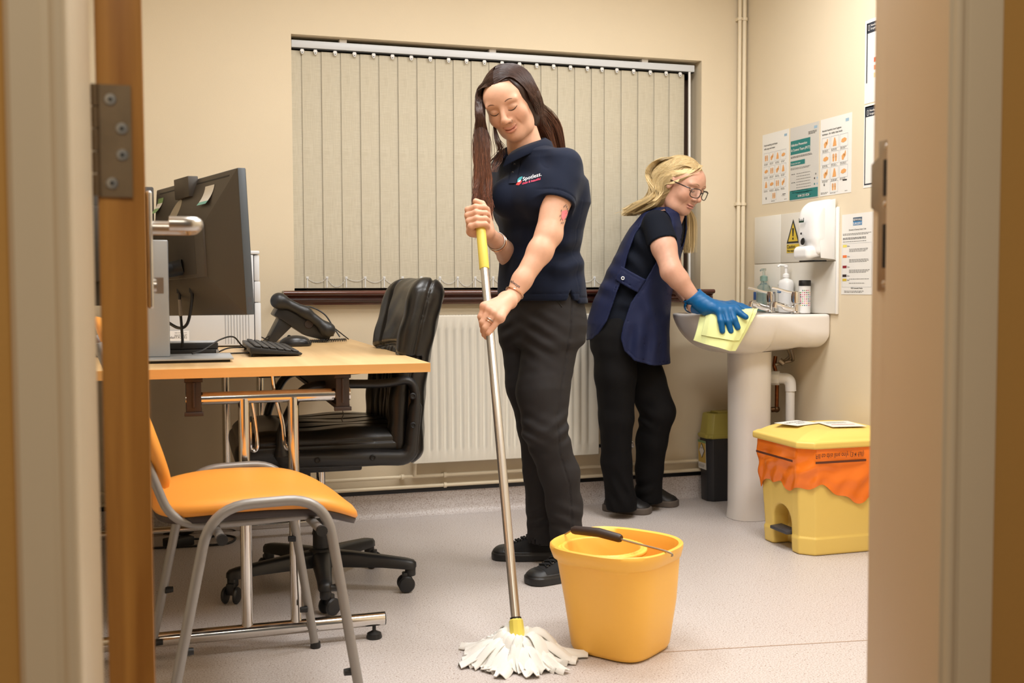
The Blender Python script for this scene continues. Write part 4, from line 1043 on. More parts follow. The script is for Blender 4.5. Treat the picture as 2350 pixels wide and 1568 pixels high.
def oval_ring(cx, cy, z, a, b, n=32, p=2.6): return [Vector((cx+a*abs(math.cos(2*PI*k/n))**(2/p)*(1 if math.cos(2*PI*k/n) > 0 else -1), cy+b*abs(math.sin(2*PI*k/n))**(2/p)*(1 if math.sin(2*PI*k/n) > 0 else -1), z)) for k in range(n)]
o_ = MB().loft([oval_ring(2.40, 3.905, BZ+z, a, b) for z, a, b in ((0, 0.022, 0.034), (0.005, 0.025, 0.038), (0.10, 0.025, 0.038), (0.122, 0.025, 0.038), (0.134, 0.020, 0.032), (0.140, 0.011, 0.012), (0.148, 0.011, 0.012))])
ob('bottle', o_, m_wplas, b2, sharp=60)
ob('pump', MB().lathe([(0.014, 0.146), (0.014, 0.158), (0.006, 0.163), (0.0055, 0.185), (0.009, 0.188), (0.009, 0.198)], (2.40, 3.905, BZ), 18).tube([(2.40, 3.905, BZ+0.195), (2.375, 3.912, BZ+0.197), (2.366, 3.914, BZ+0.19)], 0.0045, 8), m_wplas, b2)
bs = Sheet((2.3745, 3.935, BZ), (0, -1, 0), (0, 0, 1), 0.0006)
m_blue = mat('label_blue', (38, 104, 160), 0.4); m_ink = mat('print_black', (34, 34, 36), 0.6); m_grayink = mat('print_grey', (120, 118, 114), 0.6)
bs.rect(0.004, 0.082, 0.034, 0.096, m_blue); bs.text('B|BRAUN', 0.006, 0.086, 0.006, m_wplas, k=3); bs.text('Softa', 0.006, 0.112, 0.006, m_ink); bs.text('man', 0.007, 0.104, 0.005, m_ink); bs.text('500 ml', 0.03, 0.03, 0.004, m_ink)
bs.build('printed_label', b2)
b3 = thing('test_strip_bottle', (2.395, 3.757, BZ), 'white test strip bottle with black cap and colour chart dots', 'bottle')
ob('bottle', MB().lathe([(0.022, 0.0), (0.0235, 0.003), (0.0235, 0.108), (0.022, 0.110)], (2.395, 3.757, BZ), 30), m_wplas, b3)
ob('cap', MB().lathe([(0.0235, 0.110), (0.024, 0.112), (0.024, 0.130), (0.022, 0.133)], (2.395, 3.757, BZ), 30), m_black, b3)
dots = MB(); dm = [mat('dot_%d' % i, c, 0.5) for i, c in enumerate(((214, 130, 150), (110, 168, 90), (230, 190, 90), (60, 110, 110), (170, 60, 90), (120, 140, 180), (60, 50, 60)))]
rg = random.Random(7)
for i in range(8):
    for j in range(6):
        if i == 7 and j in (0, 5): continue
        a = math.radians(200+j*19); c_ = Vector((2.395+0.0237*math.cos(a), 3.757+0.0237*math.sin(a), BZ+0.032+i*0.0085)); tn = Vector((-math.sin(a), math.cos(a), 0))*0.0022; up = Vector((0, 0, 0.0022))
        dots.cur = rg.randrange(7); dots.add([c_-tn-up, c_+tn-up, c_+tn+up, c_-tn+up], [(0, 1, 2, 3)])
ob('colour_chart', dots, dm, b3, recalc=False)

# soap dispenser on the tiles
def f_disp(P):
    x, y, z = P[:, 0], P[:, 1], P[:, 2]
    q = np.stack([x-2.38, y-3.668, z-1.185], 1)
    d = d_box(P, (2.388, 3.668, 1.183), (0.042, 0.064, 0.113), 0.018)
    top = d_box(P, (2.366, 3.668, 1.20), (0.031, 0.055, 0.085), 0.028)
    d = sm_min(d, top, 0.03)
    cut = np.hypot((x-2.43)/0.104, (z-1.165)/0.135)-1
    return sm_max(d, cut*0.10, 0.02)
di = thing('soap_dispenser', (2.43, 3.668, 1.05), 'white wall soap dispenser beside the caution sign', 'soap dispenser')
sdf_ob('cover', f_disp, (2.29, 3.59, 1.05), (TX, 3.75, 1.31), 0.005, m_wplas, di)
ob('side_plate', MB().prism([(2.366, 1.062), (TX-0.001, 1.056), (TX-0.001, 1.292), (2.405, 1.287), (2.376, 1.262), (2.362, 1.215), (2.362, 1.12)], (0, 3.604, 0), (1, 0, 0), (0, 0, 1), 0.003), m_wplas, di, bevel=0.001)
def f_push(P):
    return sm_max(d_box(P, (2.352, 3.672, 1.082), (0.036, 0.056, 0.028), 0.02), -(P[:, 2]-(1.052+0.25*(P[:, 0]-2.317))), 0.01)
sdf_ob('push_bar', f_push, (2.28, 3.60, 1.04), (2.39, 3.74, 1.12), 0.004, m_wplas, di)
ob('shadow_gap', MB().bx(2.345, 2.40, 3.614, 3.72, 1.049, 1.054), m_dark, di)
ob('sight_window', MB().lathe([(0.0145, 0), (0.013, 0.002)], (2.3275, 3.668, 1.128), 20, axis=(-1, 0, 0.1)), m_dark, di)
ds = Sheet((2.3255, 3.715, 1.20), (0, -1, 0), (0, 0, 1), 0.001)
m_dkgreen = mat('logo_dark_green', (24, 58, 44), 0.5)
ds.rect(0.022, 0.002, 0.058, 0.010, m_dkgreen); ds.text('grouped', 0.024, 0.011, 0.009, m_ink, bold=0.01); ds.rect(0.022, 0.009, 0.026, 0.020, m_ink); ds.rect(0.054, 0.009, 0.058, 0.020, m_ink); ds.rect(0.033, -0.045, 0.045, -0.037, m_ink)
ds.build('printed_badge', di)

# ---- caution sign and papers on the wall
CY = mat('caution_yellow', (214, 184, 60), 0.5)
cs_ = thing('caution_sign', (TX, 3.90, 1.09), 'yellow hot water caution sticker on the tiles', 'sign')
ob('sticker', MB().bx(TX-0.0012, TX-0.0002, 3.853, 3.950, 1.092, 1.128), CY, cs_)
sg = Sheet((TX-0.0012, 3.95, 1.09), (0, -1, 0), (0, 0, 1), 0.0005)
sg.poly([(0.0, 0.042), (0.098, 0.042), (0.049, 0.142)], m_ink, 0.5); sg.poly([(0.012, 0.049), (0.086, 0.049), (0.049, 0.126)], CY, 1.0)
sg.poly([(0.045, 0.070), (0.053, 0.070), (0.056, 0.104), (0.042, 0.104)], m_ink, 1.5); sg.rect(0.044, 0.056, 0.054, 0.065, m_ink, 1.5)
sg.text('Caution', 0.003, 0.021, 0.021, m_ink, bold=0.012, width=0.95); sg.text('Hot water', 0.006, 0.006, 0.015, m_ink, bold=0.012, width=0.9)
sg.build('sign_print', cs_)
m_sheet = mat('paper_sheet', (226, 223, 216), 0.65)
m_sheet2 = mat('paper_grey', (200, 196, 188), 0.6)
m_ptl = mat('poster_teal', (26, 116, 112), 0.55); m_hand = mat('hand_drawing', (222, 160, 96), 0.6); m_line = mat('thin_grey_line', (152, 160, 170), 0.6); m_nhs = mat('pale_blue_logo', (150, 178, 196), 0.6)
def paper(name, y_left, y_right, z0, z1, label, m=m_sheet, cat='poster', roll=0.0):
    t = thing(name, (XR, (y_left+y_right)/2, z0), label, cat)
    o = MB().bx(XR-0.0012, XR-0.0002, y_right, y_left, z0, z1)
    ob('sheet', o, m, t)
    return t, Sheet((XR-0.0012, y_left, z0), (0, -1, 0), (0, 0, 1), 0.0004), y_left-y_right, z1-z0
def hand_icon(S, cx, cy, s, k, rgx):
    """small drawing of washing hands: palm with fingers, two variants"""
    kind = k % 4
    if kind == 0:
        for sx in (-0.18, 0.18):
            S.poly([(cx+s*(sx-0.10), cy-0.34*s), (cx+s*(sx+0.10), cy-0.34*s), (cx+s*(sx+0.13), cy+0.02*s), (cx+s*(sx-0.13), cy+0.02*s)], m_hand, 1.5)
            for f in range(4): S.rect(cx+s*(sx-0.13+f*0.068), cy, cx+s*(sx-0.08+f*0.068), cy+s*(0.26+0.06*math.sin(f*1.1)), m_hand, 1.5)
    elif kind == 1:
        S.poly([(cx-0.4*s, cy-0.12*s), (cx-0.1*s, cy-0.22*s), (cx+0.3*s, cy-0.12*s), (cx+0.4*s, cy+0.06*s), (cx+0.1*s, cy+0.2*s), (cx-0.3*s, cy+0.1*s)], m_hand, 1.5)
    elif kind == 2:
        S.poly([(cx-0.3*s, cy-0.35*s), (cx+0.25*s, cy-0.35*s), (cx+0.2*s, cy+0.0*s), (cx+0.05*s, cy+0.36*s), (cx-0.08*s, cy+0.36*s), (cx-0.2*s, cy+0.0*s)], m_hand, 1.5)
    else:
        S.poly([(cx-0.25*s, cy-0.34*s), (cx+0.0*s, cy-0.34*s), (cx+0.12*s, cy+0.1*s), (cx-0.02*s, cy+0.2*s), (cx-0.3*s, cy+0.0*s)], m_hand, 1.5)
        S.poly([(cx+0.08*s, cy-0.2*s), (cx+0.3*s, cy+0.0*s), (cx+0.28*s, cy+0.38*s), (cx+0.2*s, cy+0.38*s), (cx+0.02*s, cy+0.05*s)], m_hand, 1.5)
rg = random.Random(11)
def fine(S, x, y, w, n=1, h=0.0022, gap=0.0045, m=None):
    for i in range(n):
        xx = x; ww = w*rg.uniform(0.75, 1.0)
        while xx < x+ww:
            L_ = rg.uniform(0.006, 0.016); S.rect(xx, y-i*gap, min(xx+L_, x+ww), y-i*gap+h, m or m_grayink); xx += L_+0.0025
# poster 1
t, S, w, h = paper('poster', 4.170, 3.958, 1.312, 1.614, 'hand washing poster with four columns of pictures, left of the grey notice')
S.text('Hand-washing technique', 0.015, h-0.052, 0.011, m_ink, bold=0.01); S.text('with soap and water', 0.015, h-0.067, 0.011, m_ink, bold=0.01); S.rect(w-0.035, h-0.028, w-0.013, h-0.018, m_nhs)
k = 0
for r in range(3):
    for c in range(4):
        x0, y0 = 0.014+c*0.046, h-0.124-r*0.058
        T = S.sub(); T.frame(x0, y0, x0+0.041, y0+0.042, 0.0008, m_line); hand_icon(T, x0+0.02, y0+0.021, 0.038, (k*3+r) % 4, rg); T.build('picture', t); fine(S, x0+0.002, y0-0.006, 0.034, 2); k += 1
T = S.sub(); T.frame(0.078, 0.012, 0.119, 0.052, 0.0008, m_line); hand_icon(T, 0.099, 0.032, 0.038, 0, rg); T.build('picture', t); fine(S, 0.078, 0.007, 0.036, 1)
S.text('u', 0.03, 0.02, 0.02, m_ink, bold=0.02); S.rect(w-0.045, 0.03, w-0.02, 0.033, m_ink); fine(S, w-0.05, 0.024, 0.035, 1); fine(S, w-0.03, 0.008, 0.02, 1)
S.build('poster_print', t, kind='stuff')
# poster 2
t, S, w, h = paper('poster', 3.946, 3.735, 1.309, 1.612, 'grey infection prevention notice with teal bands between two hand posters', m_sheet2)
S.rect(0.004, h-0.112, 0.150, h-0.055, m_ptl); S.text('Infection Prevention', 0.010, h-0.078, 0.0145, m_sheet, bold=0.015, k=3); S.text('& Control Team (IPCT)', 0.010, h-0.099, 0.0145, m_sheet, bold=0.015, k=3)
S.rect(w-0.035, h-0.025, w-0.012, h-0.014, m_nhs); fine(S, w-0.075, h-0.034, 0.06, 3, m=m_ink)
fine(S, 0.006, h-0.122, 0.18, 2, m=m_ink); S.rect(0.004, h-0.158, 0.112, h-0.139, m_ptl); S.text('Contact the team', 0.008, h-0.153, 0.010, m_sheet, k=3); fine(S, 0.006, h-0.17, 0.15, 2)
for i in range(9): fine(S, 0.012, h-0.195-i*0.0115, 0.03 if i % 3 == 0 else 0.0001, 1, m=m_ink); fine(S, 0.05, h-0.195-i*0.0115, 0.11, 1)
for x_, y_, mm in ((0.18, 0.075, m_ink), (0.198, 0.075, m_nhs), (0.18, 0.052, m_ptl), (0.198, 0.052, m_nhs), (0.188, 0.092, m_grayink)): S.rect(x_, y_, x_+0.007, y_+0.007, mm)
S.rect(0.0, 0.004, w-0.004, 0.042, m_ptl); fine(S, 0.02, 0.031, 0.16, 1, m=m_sheet2); S.text('0344 225 4524', w/2, 0.012, 0.014, m_sheet, 'CENTER', bold=0.012, k=3)
S.build('poster_print', t, kind='stuff')
# poster 3
t, S, w, h = paper('poster', 3.724, 3.516, 1.310, 1.613, 'hand hygiene poster with three columns of pictures, right of the grey notice')
S.text('Alcohol handrub hand hygiene', 0.012, h-0.050, 0.0105, m_ink, bold=0.01); S.text('technique - for visibly clean hands', 0.012, h-0.064, 0.0105, m_ink, bold=0.01, width=0.95); S.rect(w-0.040, h-0.030, w-0.018, h-0.018, m_nhs)
k = 1
for r in range(3):
    for c in range(3):
        x0, y0 = 0.012+c*0.060, h-0.122-r*0.0595
        T = S.sub(); T.frame(x0, y0, x0+0.053, y0+0.048, 0.001, m_line); hand_icon(T, x0+0.0265, y0+0.024, 0.046, (k*3+r) % 4, rg); T.build('picture', t); fine(S, x0+0.003, y0-0.004, 0.04, 2); k += 1
T = S.sub(); T.frame(0.070, 0.010, 0.123, 0.054, 0.001, m_line); hand_icon(T, 0.096, 0.032, 0.042, 0, rg); T.build('picture', t); fine(S, 0.07, 0.006, 0.045, 1)
S.text('u', 0.025, 0.04, 0.02, m_ink, bold=0.02); S.rect(w-0.055, 0.048, w-0.027, 0.053, m_ink); fine(S, 0.006, 0.012, 0.05, 2); fine(S, w-0.04, 0.008, 0.02, 1)
S.build('poster_print', t, kind='stuff')
# surgery notice
t, S, w, h = paper('notice', 3.572, 3.372, 0.920, 1.227, 'printed surgery notice with coloured squares beside the tiles')
m_lb = mat('notice_blue', (52, 126, 176), 0.5); m_nv = mat('notice_navy', (34, 70, 100), 0.5)
S.rect(0.072, h-0.030, 0.128, h-0.015, m_nv); S.rect(0.072, h-0.045, 0.128, h-0.030, m_lb); S.text('NEWHALL', 0.1, h-0.0275, 0.0125, m_sheet, 'CENTER', bold=0.01, k=3); S.text('SURGERY', 0.1, h-0.0425, 0.0125, m_sheet, 'CENTER', bold=0.01, k=3)
S.text('Domestic & Cleaning Colour Code', 0.1, h-0.063, 0.0075, m_ink, 'CENTER', bold=0.01)
fine(S, 0.008, h-0.076, 0.18, 2); fine(S, 0.008, h-0.092, 0.18, 2, m=m_ink); fine(S, 0.008, h-0.106, 0.15, 1)
for z_, c_ in ((h-0.126, (224, 208, 96)), (h-0.166, (226, 118, 56)), (h-0.206, (140, 30, 40)), (h-0.240, (46, 34, 34)), (h-0.256, (206, 178, 60))):
    S.rect(0.008, z_, 0.034, z_+0.010, mat('code_%d' % c_[0], c_, 0.55)); S.text('Zone', 0.038, z_+0.002, 0.007, m_ink, bold=0.01); fine(S, 0.05, z_-0.009, 0.13, 3 if z_ > h-0.23 else 1)
S.frame(0.006, 0.028, 0.19, h-0.112, 0.0006, m_line)
S.text('NHS Community Practice', 0.1, 0.022, 0.007, m_ink, 'CENTER', bold=0.02); fine(S, 0.02, 0.012, 0.15, 2)
S.build('notice_print', t)
# two framed charts half hidden by the door jamb
m_navy = mat('chart_navy', (36, 44, 58), 0.5)
for z0, lab, cols in ((1.629, 'upper half-hidden white chart with dark header beside the door jamb', ((50, 50, 48), (150, 150, 150), (206, 74, 40), (224, 130, 90), (224, 200, 150))), (1.318, 'lower half-hidden white chart with dark border beside the door jamb', ((60, 56, 56), (120, 140, 158), (232, 150, 90), (236, 166, 100), (236, 180, 120)))):
    t, S, w, h = paper('wall_chart', 3.440, 3.228, z0, z0+0.306, lab, cat='chart')
    if z0 > 1.5: S.rect(0.010, 0.075, 0.016, h-0.012, m_navy); S.rect(0.010, h-0.050, w-0.01, h-0.012, m_navy)
    else: S.frame(0.006, 0.010, w-0.006, h-0.006, 0.005, m_navy); S.rect(0.006, h-0.045, w-0.006, h-0.006, m_navy)
    S.frame(0.018, h-0.040, 0.028, h-0.020, 0.0015, m_sheet, 2); S.text('Newhall', 0.034, h-0.027, 0.011, m_sheet, bold=0.01, k=3); S.text('Surgery', 0.034, h-0.039, 0.011, m_sheet, bold=0.01, k=3)
    for i, c_ in enumerate(cols): S.rect(0.085-(0.03 if (z0 > 1.5 and i > 1) else 0), h-0.105-i*0.028, 0.135, h-0.088-i*0.028, mat('chart_%d_%d' % (int(z0*10), i), c_, 0.5))
    S.text('WHICH BIN?', 0.10, h-0.072, 0.010, m_ink, bold=0.01)
    S.build('chart_print', t)

# ================================================================== BINS
m_yb = mat('yellow_bin_plastic', (236, 204, 108), 0.42)
pb = thing('pedal_bin', (2.24, 3.38, 0), 'big yellow pedal bin with an orange bag beside the sink', 'bin')
def oct_ring(z, x0, x1, y0, y1, ch): return [Vector(p+(z,)) for p in ((x0+ch, y0), (x1-ch, y0), (x1, y0+ch), (x1, y1-ch), (x1-ch, y1), (x0+ch, y1), (x0, y1-ch), (x0, y0+ch))]
def d_oct(P, x0, x1, y0, y1, ch):
    cx, cy = (x0+x1)/2, (y0+y1)/2; qx = np.abs(P[:, 0]-cx)-(x1-x0)/2; qy = np.abs(P[:, 1]-cy)-(y1-y0)/2
    return np.maximum(np.maximum(qx, qy), (qx+qy+ch)*0.7071)
def f_bin(P):
    z = P[:, 2]; t = np.clip(z/0.39, 0, 1)[:, None]*np.array([1.0])
    k = np.clip(z/0.39, 0, 1)
    step = np.where(z < 0.062, 0.004, 0.0)
    d = d_oct(P, 2.074-0.022*k-step, 2.40+0.01*k+step, 3.232-0.022*k-step, 3.535+0.022*k+step, 0.042)
    d = sm_max(sm_max(d, z-0.385, 0.006), 0.001-z, 0.004)
    rec = np.maximum(np.maximum(np.abs(P[:, 1]-3.378)-0.060, P[:, 0]-2.135), np.hypot(P[:, 1]-3.378, np.maximum(z-0.10, 0)*1.0)-0.060)
    groove = np.maximum(np.abs(P[:, 1]-3.378)-0.062, P[:, 0]-(2.068-0.022*k))
    d = sm_max(d, -groove, 0.012)
    return sm_max(d, -rec, 0.006)
sdf_ob('bin_body', f_bin, (2.03, 3.19, 0), (2.42, 3.57, 0.39), 0.006, m_yb, pb)
def f_lid(P):
    z = P[:, 2]; k = np.clip((z-0.392)/0.05, 0, 1)
    d = d_oct(P, 2.040+0.10*k**2.5, 2.425-0.02*k, 3.196+0.05*k**2.5, 3.572-0.05*k**2.5, 0.045)
    d = sm_max(sm_max(d, z-0.437-0.006*np.cos((P[:, 1]-3.38)*8), 0.02), 0.387-z, 0.006)
    rim = sm_max(d_oct(P, 2.034, 2.428, 3.190, 3.578, 0.045), np.abs(z-0.398)-0.012, 0.006)
    return sm_min(d, rim, 0.008)
sdf_ob('lid', f_lid, (2.03, 3.18, 0.38), (2.43, 3.59, 0.45), 0.005, m_yb, pb)
ob('pedal', MB().prism([(0, 0), (0.055, -0.002), (0.05, 0.016), (0.0, 0.012)], (2.052, 3.322, 0.060), (1, 0, 0), (0, 0, 1), -0.112), mat('pedal_grey', (62, 62, 68), 0.45), pb, bevel=0.003)
# bag
m_bag = mat('orange_bag_film', (250, 128, 36), 0.22, spec=0.5, bump=0.25, bscale=25)
bg = MB(); NB = 140; rows_ = 22; ringsb = []
base = oct_ring(0, 2.05, 2.41, 3.206, 3.562, 0.05)
def along(ring_, t):
    n_ = len(ring_); L_ = [(ring_[(i+1) % n_]-ring_[i]).length for i in range(n_)]; T_ = sum(L_); s_ = t*T_
    for i in range(n_):
        if s_ <= L_[i]: return ring_[i]+(ring_[(i+1) % n_]-ring_[i])*(s_/L_[i])
        s_ -= L_[i]
    return ring_[0]
cen = Vector((2.23, 3.384, 0))
for r in range(rows_):
    v_ = r/(rows_-1); rr = []
    for i in range(NB):
        t = i/NB; p = along(base, t); zb = 0.228+0.016*math.sin(t*2*PI*2+2.3)+0.014*math.sin(t*2*PI*5+1)+0.008*math.sin(t*2*PI*13)
        zb -= 0.022*min(1, max(0, (p.x-2.10)/0.25))*(p.y < 3.3)
        z = 0.389+(zb-0.389)*v_
        out = 0.002+0.010*math.sin(v_*PI)*(0.5+0.5*math.sin(t*2*PI*7+v_*4))+0.004*(1+math.sin(t*2*PI*19+v_*9))*v_+0.006*math.sin(v_*16+t*2*PI*6)*v_*(1-v_)*2
        tp = 0.022*(0.389-z)/0.39
        d_ = (p-cen); d_.z = 0; rr.append(p+d_.normalized()*(out+0.004-tp*0.8-0.006*v_)+Vector((0, 0, z)))
    ringsb.append(rr)
bg.loft(ringsb, cap=False)
bag = ob('bin_bag', bg, m_bag, pb, sharp=180, label='glossy orange clinical waste bag')
bt = Sheet((2.084, 3.1915, 0.378), (1, 0, 0), (0, 0, 1), 0.0012)
m_bagink = mat('bag_print_brown', (92, 44, 22), 0.5)
bt.text('Fill to this line only (3/4 full)', 0.0, -0.0085, 0.024, m_bagink, bold=0.01, width=0.72, flip=-1, k=1)
bt.rect(0.0, -0.043, 0.205, -0.035, m_bagink, k=1)
bt.build('bag_print', bag)
ls = Sheet((2.032, 3.50, 0.378), (0, -1, 0), (0, 0, 1), 0.0015); ls.rect(0.0, -0.043, 0.25, -0.035, m_bagink, k=1); ls.build('bag_line', bag)
for nm, c_, a_, sz, lab in (('lid_label', (2.16, 3.43, 0.4465), 0.35, (0.13, 0.105), 'white lid label'), ('lid_label', (2.29, 3.35, 0.4475), -0.15, (0.13, 0.15), 'white lid label with red line')):
    R_ = Matrix.Rotation(a_, 3, 'Z'); U_ = R_ @ Vector((1, 0, 0)); V_ = R_ @ Vector((0, 1, 0))
    o = ob(nm, MB().box(c_, (sz[0], sz[1], 0.0014), R_), m_sheet, pb, label=lab)
    S = Sheet(Vector(c_)-U_*(sz[0]/2)-V_*(sz[1]/2), U_, V_, 0.0012)
    if sz[1] < 0.12: S.text('ORANGE BAGS', sz[0]/2, 0.06, 0.016, m_ink, 'CENTER', bold=0.01); S.text('ONLY', sz[0]/2, 0.03, 0.018, m_ink, 'CENTER', bold=0.01)
    else:
        S.rect(0.02, 0.05, sz[0]-0.02, 0.056, mat('red_print', (214, 84, 54), 0.5)); fine(S, 0.02, 0.10, 0.09, 3); S.rect(0.02, 0.115, sz[0]-0.03, 0.119, m_green)
    S.build('label_print', o)

sh = thing('sharps_bin', (2.28, 4.25, 0), 'black sharps bin with yellow-green lid behind the sink pedestal', 'bin')
def rr_(z, k, x0=2.197, x1=2.372, y0=4.190, y1=4.298, ch=0.022):
    g_ = (1-k)*0.5; w_ = (x1-x0)*g_; d_ = (y1-y0)*g_
    return oct_ring(z, x0+w_, x1-w_, y0+d_, y1-d_, ch)
ob('body', MB().loft([rr_(0.001, 0.92), rr_(0.01, 0.93), rr_(0.284, 1.0), rr_(0.284, 0.9)]), mat('sharps_black', (40, 40, 44), 0.45), sh, bevel=0.003)
m_lid = mat('lime_lid', (176, 164, 78), 0.4)
ob('lid', MB().loft([rr_(0.280, 1.05), rr_(0.290, 1.10), rr_(0.297, 1.10), rr_(0.302, 1.0), rr_(0.385, 0.90), rr_(0.391, 0.86), rr_(0.391, 0.72), rr_(0.380, 0.70)]), m_lid, sh, bevel=0.003)
ob('lid_flap', MB().bx(2.25, 2.33, 4.21, 4.28, 0.386, 0.397), m_lid, sh, bevel=0.003)
ob('lid_lug', MB().cyl((2.198, 4.188, 0.292), (2.196, 4.18, 0.292), 0.006, 10), m_lid, sh)
# hazard label on the left chamfer/front corner
p_a, p_b = Vector((2.199, 4.2915, 0)), Vector((2.2, 4.214, 0))
uq = (p_b-p_a).normalized(); S = Sheet(Vector((2.1985, 4.288, 0.14)), (0.02, -1, 0), (-0.03, 0, 1), 0.0012)
m_lab = mat('label_amber', (206, 172, 84), 0.5)
S.rect(0, 0, 0.072, 0.128, m_sheet); S.rect(0.003, 0.030, 0.069, 0.118, m_lab, 1.6); S.rect(0.0, 0.118, 0.072, 0.128, m_green, 1.6)
S.poly([(0.036, 0.048), (0.062, 0.083), (0.036, 0.118), (0.010, 0.083)], m_ink, 2); S.poly([(0.036, 0.053), (0.058, 0.083), (0.036, 0.113), (0.014, 0.083)], m_sheet, 3); S.text('UN', 0.036, 0.092, 0.012, m_ink, 'CENTER', k=4); fine(S, 0.006, 0.018, 0.05, 3)
S.build('hazard_label', sh)

# ================================================================== MOP BUCKET
m_bkt = mat('bucket_yellow', (255, 196, 84), 0.38, spec=0.45, sub=0.0)
BC = Vector((1.085, 2.556, 0)); ba = math.radians(36)
bu = thing('mop_bucket', BC, 'yellow plastic mop bucket with black handle grip on the floor', 'bucket')
def bring(z, h, p=4.0, n=72, dx=0.0, spout=0.0):
    out = []
    for k in range(n):
        t = 2*PI*k/n; c, s = math.cos(t), math.sin(t)
        x = h*abs(c)**(2/p)*(1 if c >= 0 else -1); y = h*abs(s)**(2/p)*(1 if s >= 0 else -1)
        if spout: 
            g_ = math.exp(-((t-PI/4-ba*0-0.05)/0.33)**2); x *= 1+spout*g_; y *= 1+spout*g_
        out.append(BC+Vector((x*math.cos(ba)-y*math.sin(ba)+dx, x*math.sin(ba)+y*math.cos(ba), z)))
    return out
body = MB().loft([bring(0.0011, 0.0980), bring(0.0044, 0.1060), bring(0.0154, 0.1110), bring(0.1320, 0.1270, 3.8), bring(0.2365, 0.1400, 3.5, dx=-0.006), bring(0.2442, 0.1420, 3.3, dx=-0.008),
                  bring(0.2486, 0.1510, 3.0, dx=-0.01), bring(0.2728, 0.1600, 2.8, dx=-0.012, spout=0.03), bring(0.2816, 0.1610, 2.7, dx=-0.012, spout=0.04), bring(0.2849, 0.1570, 2.7, dx=-0.012, spout=0.04), bring(0.2816, 0.1500, 2.7, dx=-0.012, spout=0.04), bring(0.2585, 0.1430, 2.8, dx=-0.010, spout=0.02),
                  bring(0.1100, 0.1220, 3.6), bring(0.0110, 0.1040, 3.8)])
ob('bucket_body', body, m_bkt, bu, sharp=50)
# built-in wringer cone occupying the left part
def f_wr(P):
    x, y, z = P[:, 0], P[:, 1], P[:, 2]
    c = np.array([1.042, 2.579]); r = np.hypot(x-c[0], y-c[1])
    ins = (r-(0.105-0.35*(0.272-z)))
    shell = np.maximum(np.abs(ins)-0.004, np.abs(z-0.225)-0.045)
    deck = np.maximum(np.abs(z-(0.262+0.0*x))-0.0045, r-0.118)
    deck = np.maximum(deck, -(r-0.10))
    return np.minimum(shell, deck)
sdf_ob('wringer', f_wr, (0.90, 2.44, 0.17), (1.19, 2.72, 0.285), 0.0045, m_bkt, bu)
hw = [(0.970, 2.668, 0.286), (0.990, 2.642, 0.302), (1.025, 2.587, 0.306), (1.085, 2.497, 0.296), (1.150, 2.407, 0.286), (1.157, 2.399, 0.276)]
hnd = ob('handle', MB().tube(smooth_path(hw, 8), 0.0026, 8), m_steel, bu)
ob('grip', MB().tube([(0.985, 2.6495, 0.2995), (0.989, 2.643, 0.3015), (1.032, 2.577, 0.3062), (1.0665, 2.5245, 0.301), (1.070, 2.519, 0.3002)], [0.009, 0.0115, 0.0125, 0.0115, 0.009], 16), m_brown, hnd)

# ================================================================== PEOPLE: helpers
CR = np.array([_cy, -_sy, 0.0]); CA = np.array([_sy, _cy, 0.0]); CZ = np.array([0, 0, 1.0])   # right / away / up seen from the doorway
_R = np.array([list(_r2), list(_u2), list(_fw)])
def at(u, v, d):
    """point seen at pixel (u, v) of the 2350x1568 photograph, d metres deep"""
    return np.array([0, 0, CAM_H])+(_R.T @ np.array([(u-1175)/CAM_F, -(v-784)/CAM_F, 1.0]))*d
def cam3(r, a, z): return CR*r+CA*a+CZ*z
def nrm(v): v = np.asarray(v, float); return v/np.linalg.norm(v)
def wob(P, s, seed=0):
    r = np.random.RandomState(seed); o = np.zeros(len(P))
    for i in range(4):
        k = r.normal(size=3); k = k/np.linalg.norm(k)*s*(1+0.7*i); o += np.sin(P @ k+r.uniform(0, 6.28))/(1+0.7*i)
    return o/2.2
def d_stack(P, st, S, Fv, k=0.02):
    """horizontal elliptic slices: st = (centre, half side, half front) from top to bottom"""
    z = P[:, 2]; st = sorted(st, key=lambda q: q[0][2]); zs = [q[0][2] for q in st]
    cx = np.interp(z, zs, [q[0][0] for q in st]); cy = np.interp(z, zs, [q[0][1] for q in st])
    rs = np.interp(z, zs, [q[1] for q in st]); rf = np.interp(z, zs, [q[2] for q in st])
    qx, qy = P[:, 0]-cx, P[:, 1]-cy
    a = (qx*S[0]+qy*S[1])/rs; b = (qx*Fv[0]+qy*Fv[1])/rf
    d = ((np.abs(a)**2.3+np.abs(b)**2.3)**(1/2.3)-1)*np.minimum(rs, rf)
    return sm_max(sm_max(d, z-zs[-1], k), zs[0]-z, k)
def cull(P, c, r, f, margin=0.07):
    """evaluate f only near its bounding ball"""
    q = np.linalg.norm(P-np.asarray(c), axis=1)-r
    m = q < margin; d = q+0.0
    if m.any(): d[m] = f(P[m])
    d[~m] = np.maximum(d[~m], margin*0.8)
    return d
def trace(pts, dirn, f, steps=60, off=0.0):
    """slide points along dirn until they meet the surface f = off"""
    p = np.array(pts, float); dirn = nrm(dirn)
    for _ in range(steps): p = p+dirn[None]*np.clip(f(p)-off, -0.02, 0.02)[:, None]*0.9
    return p
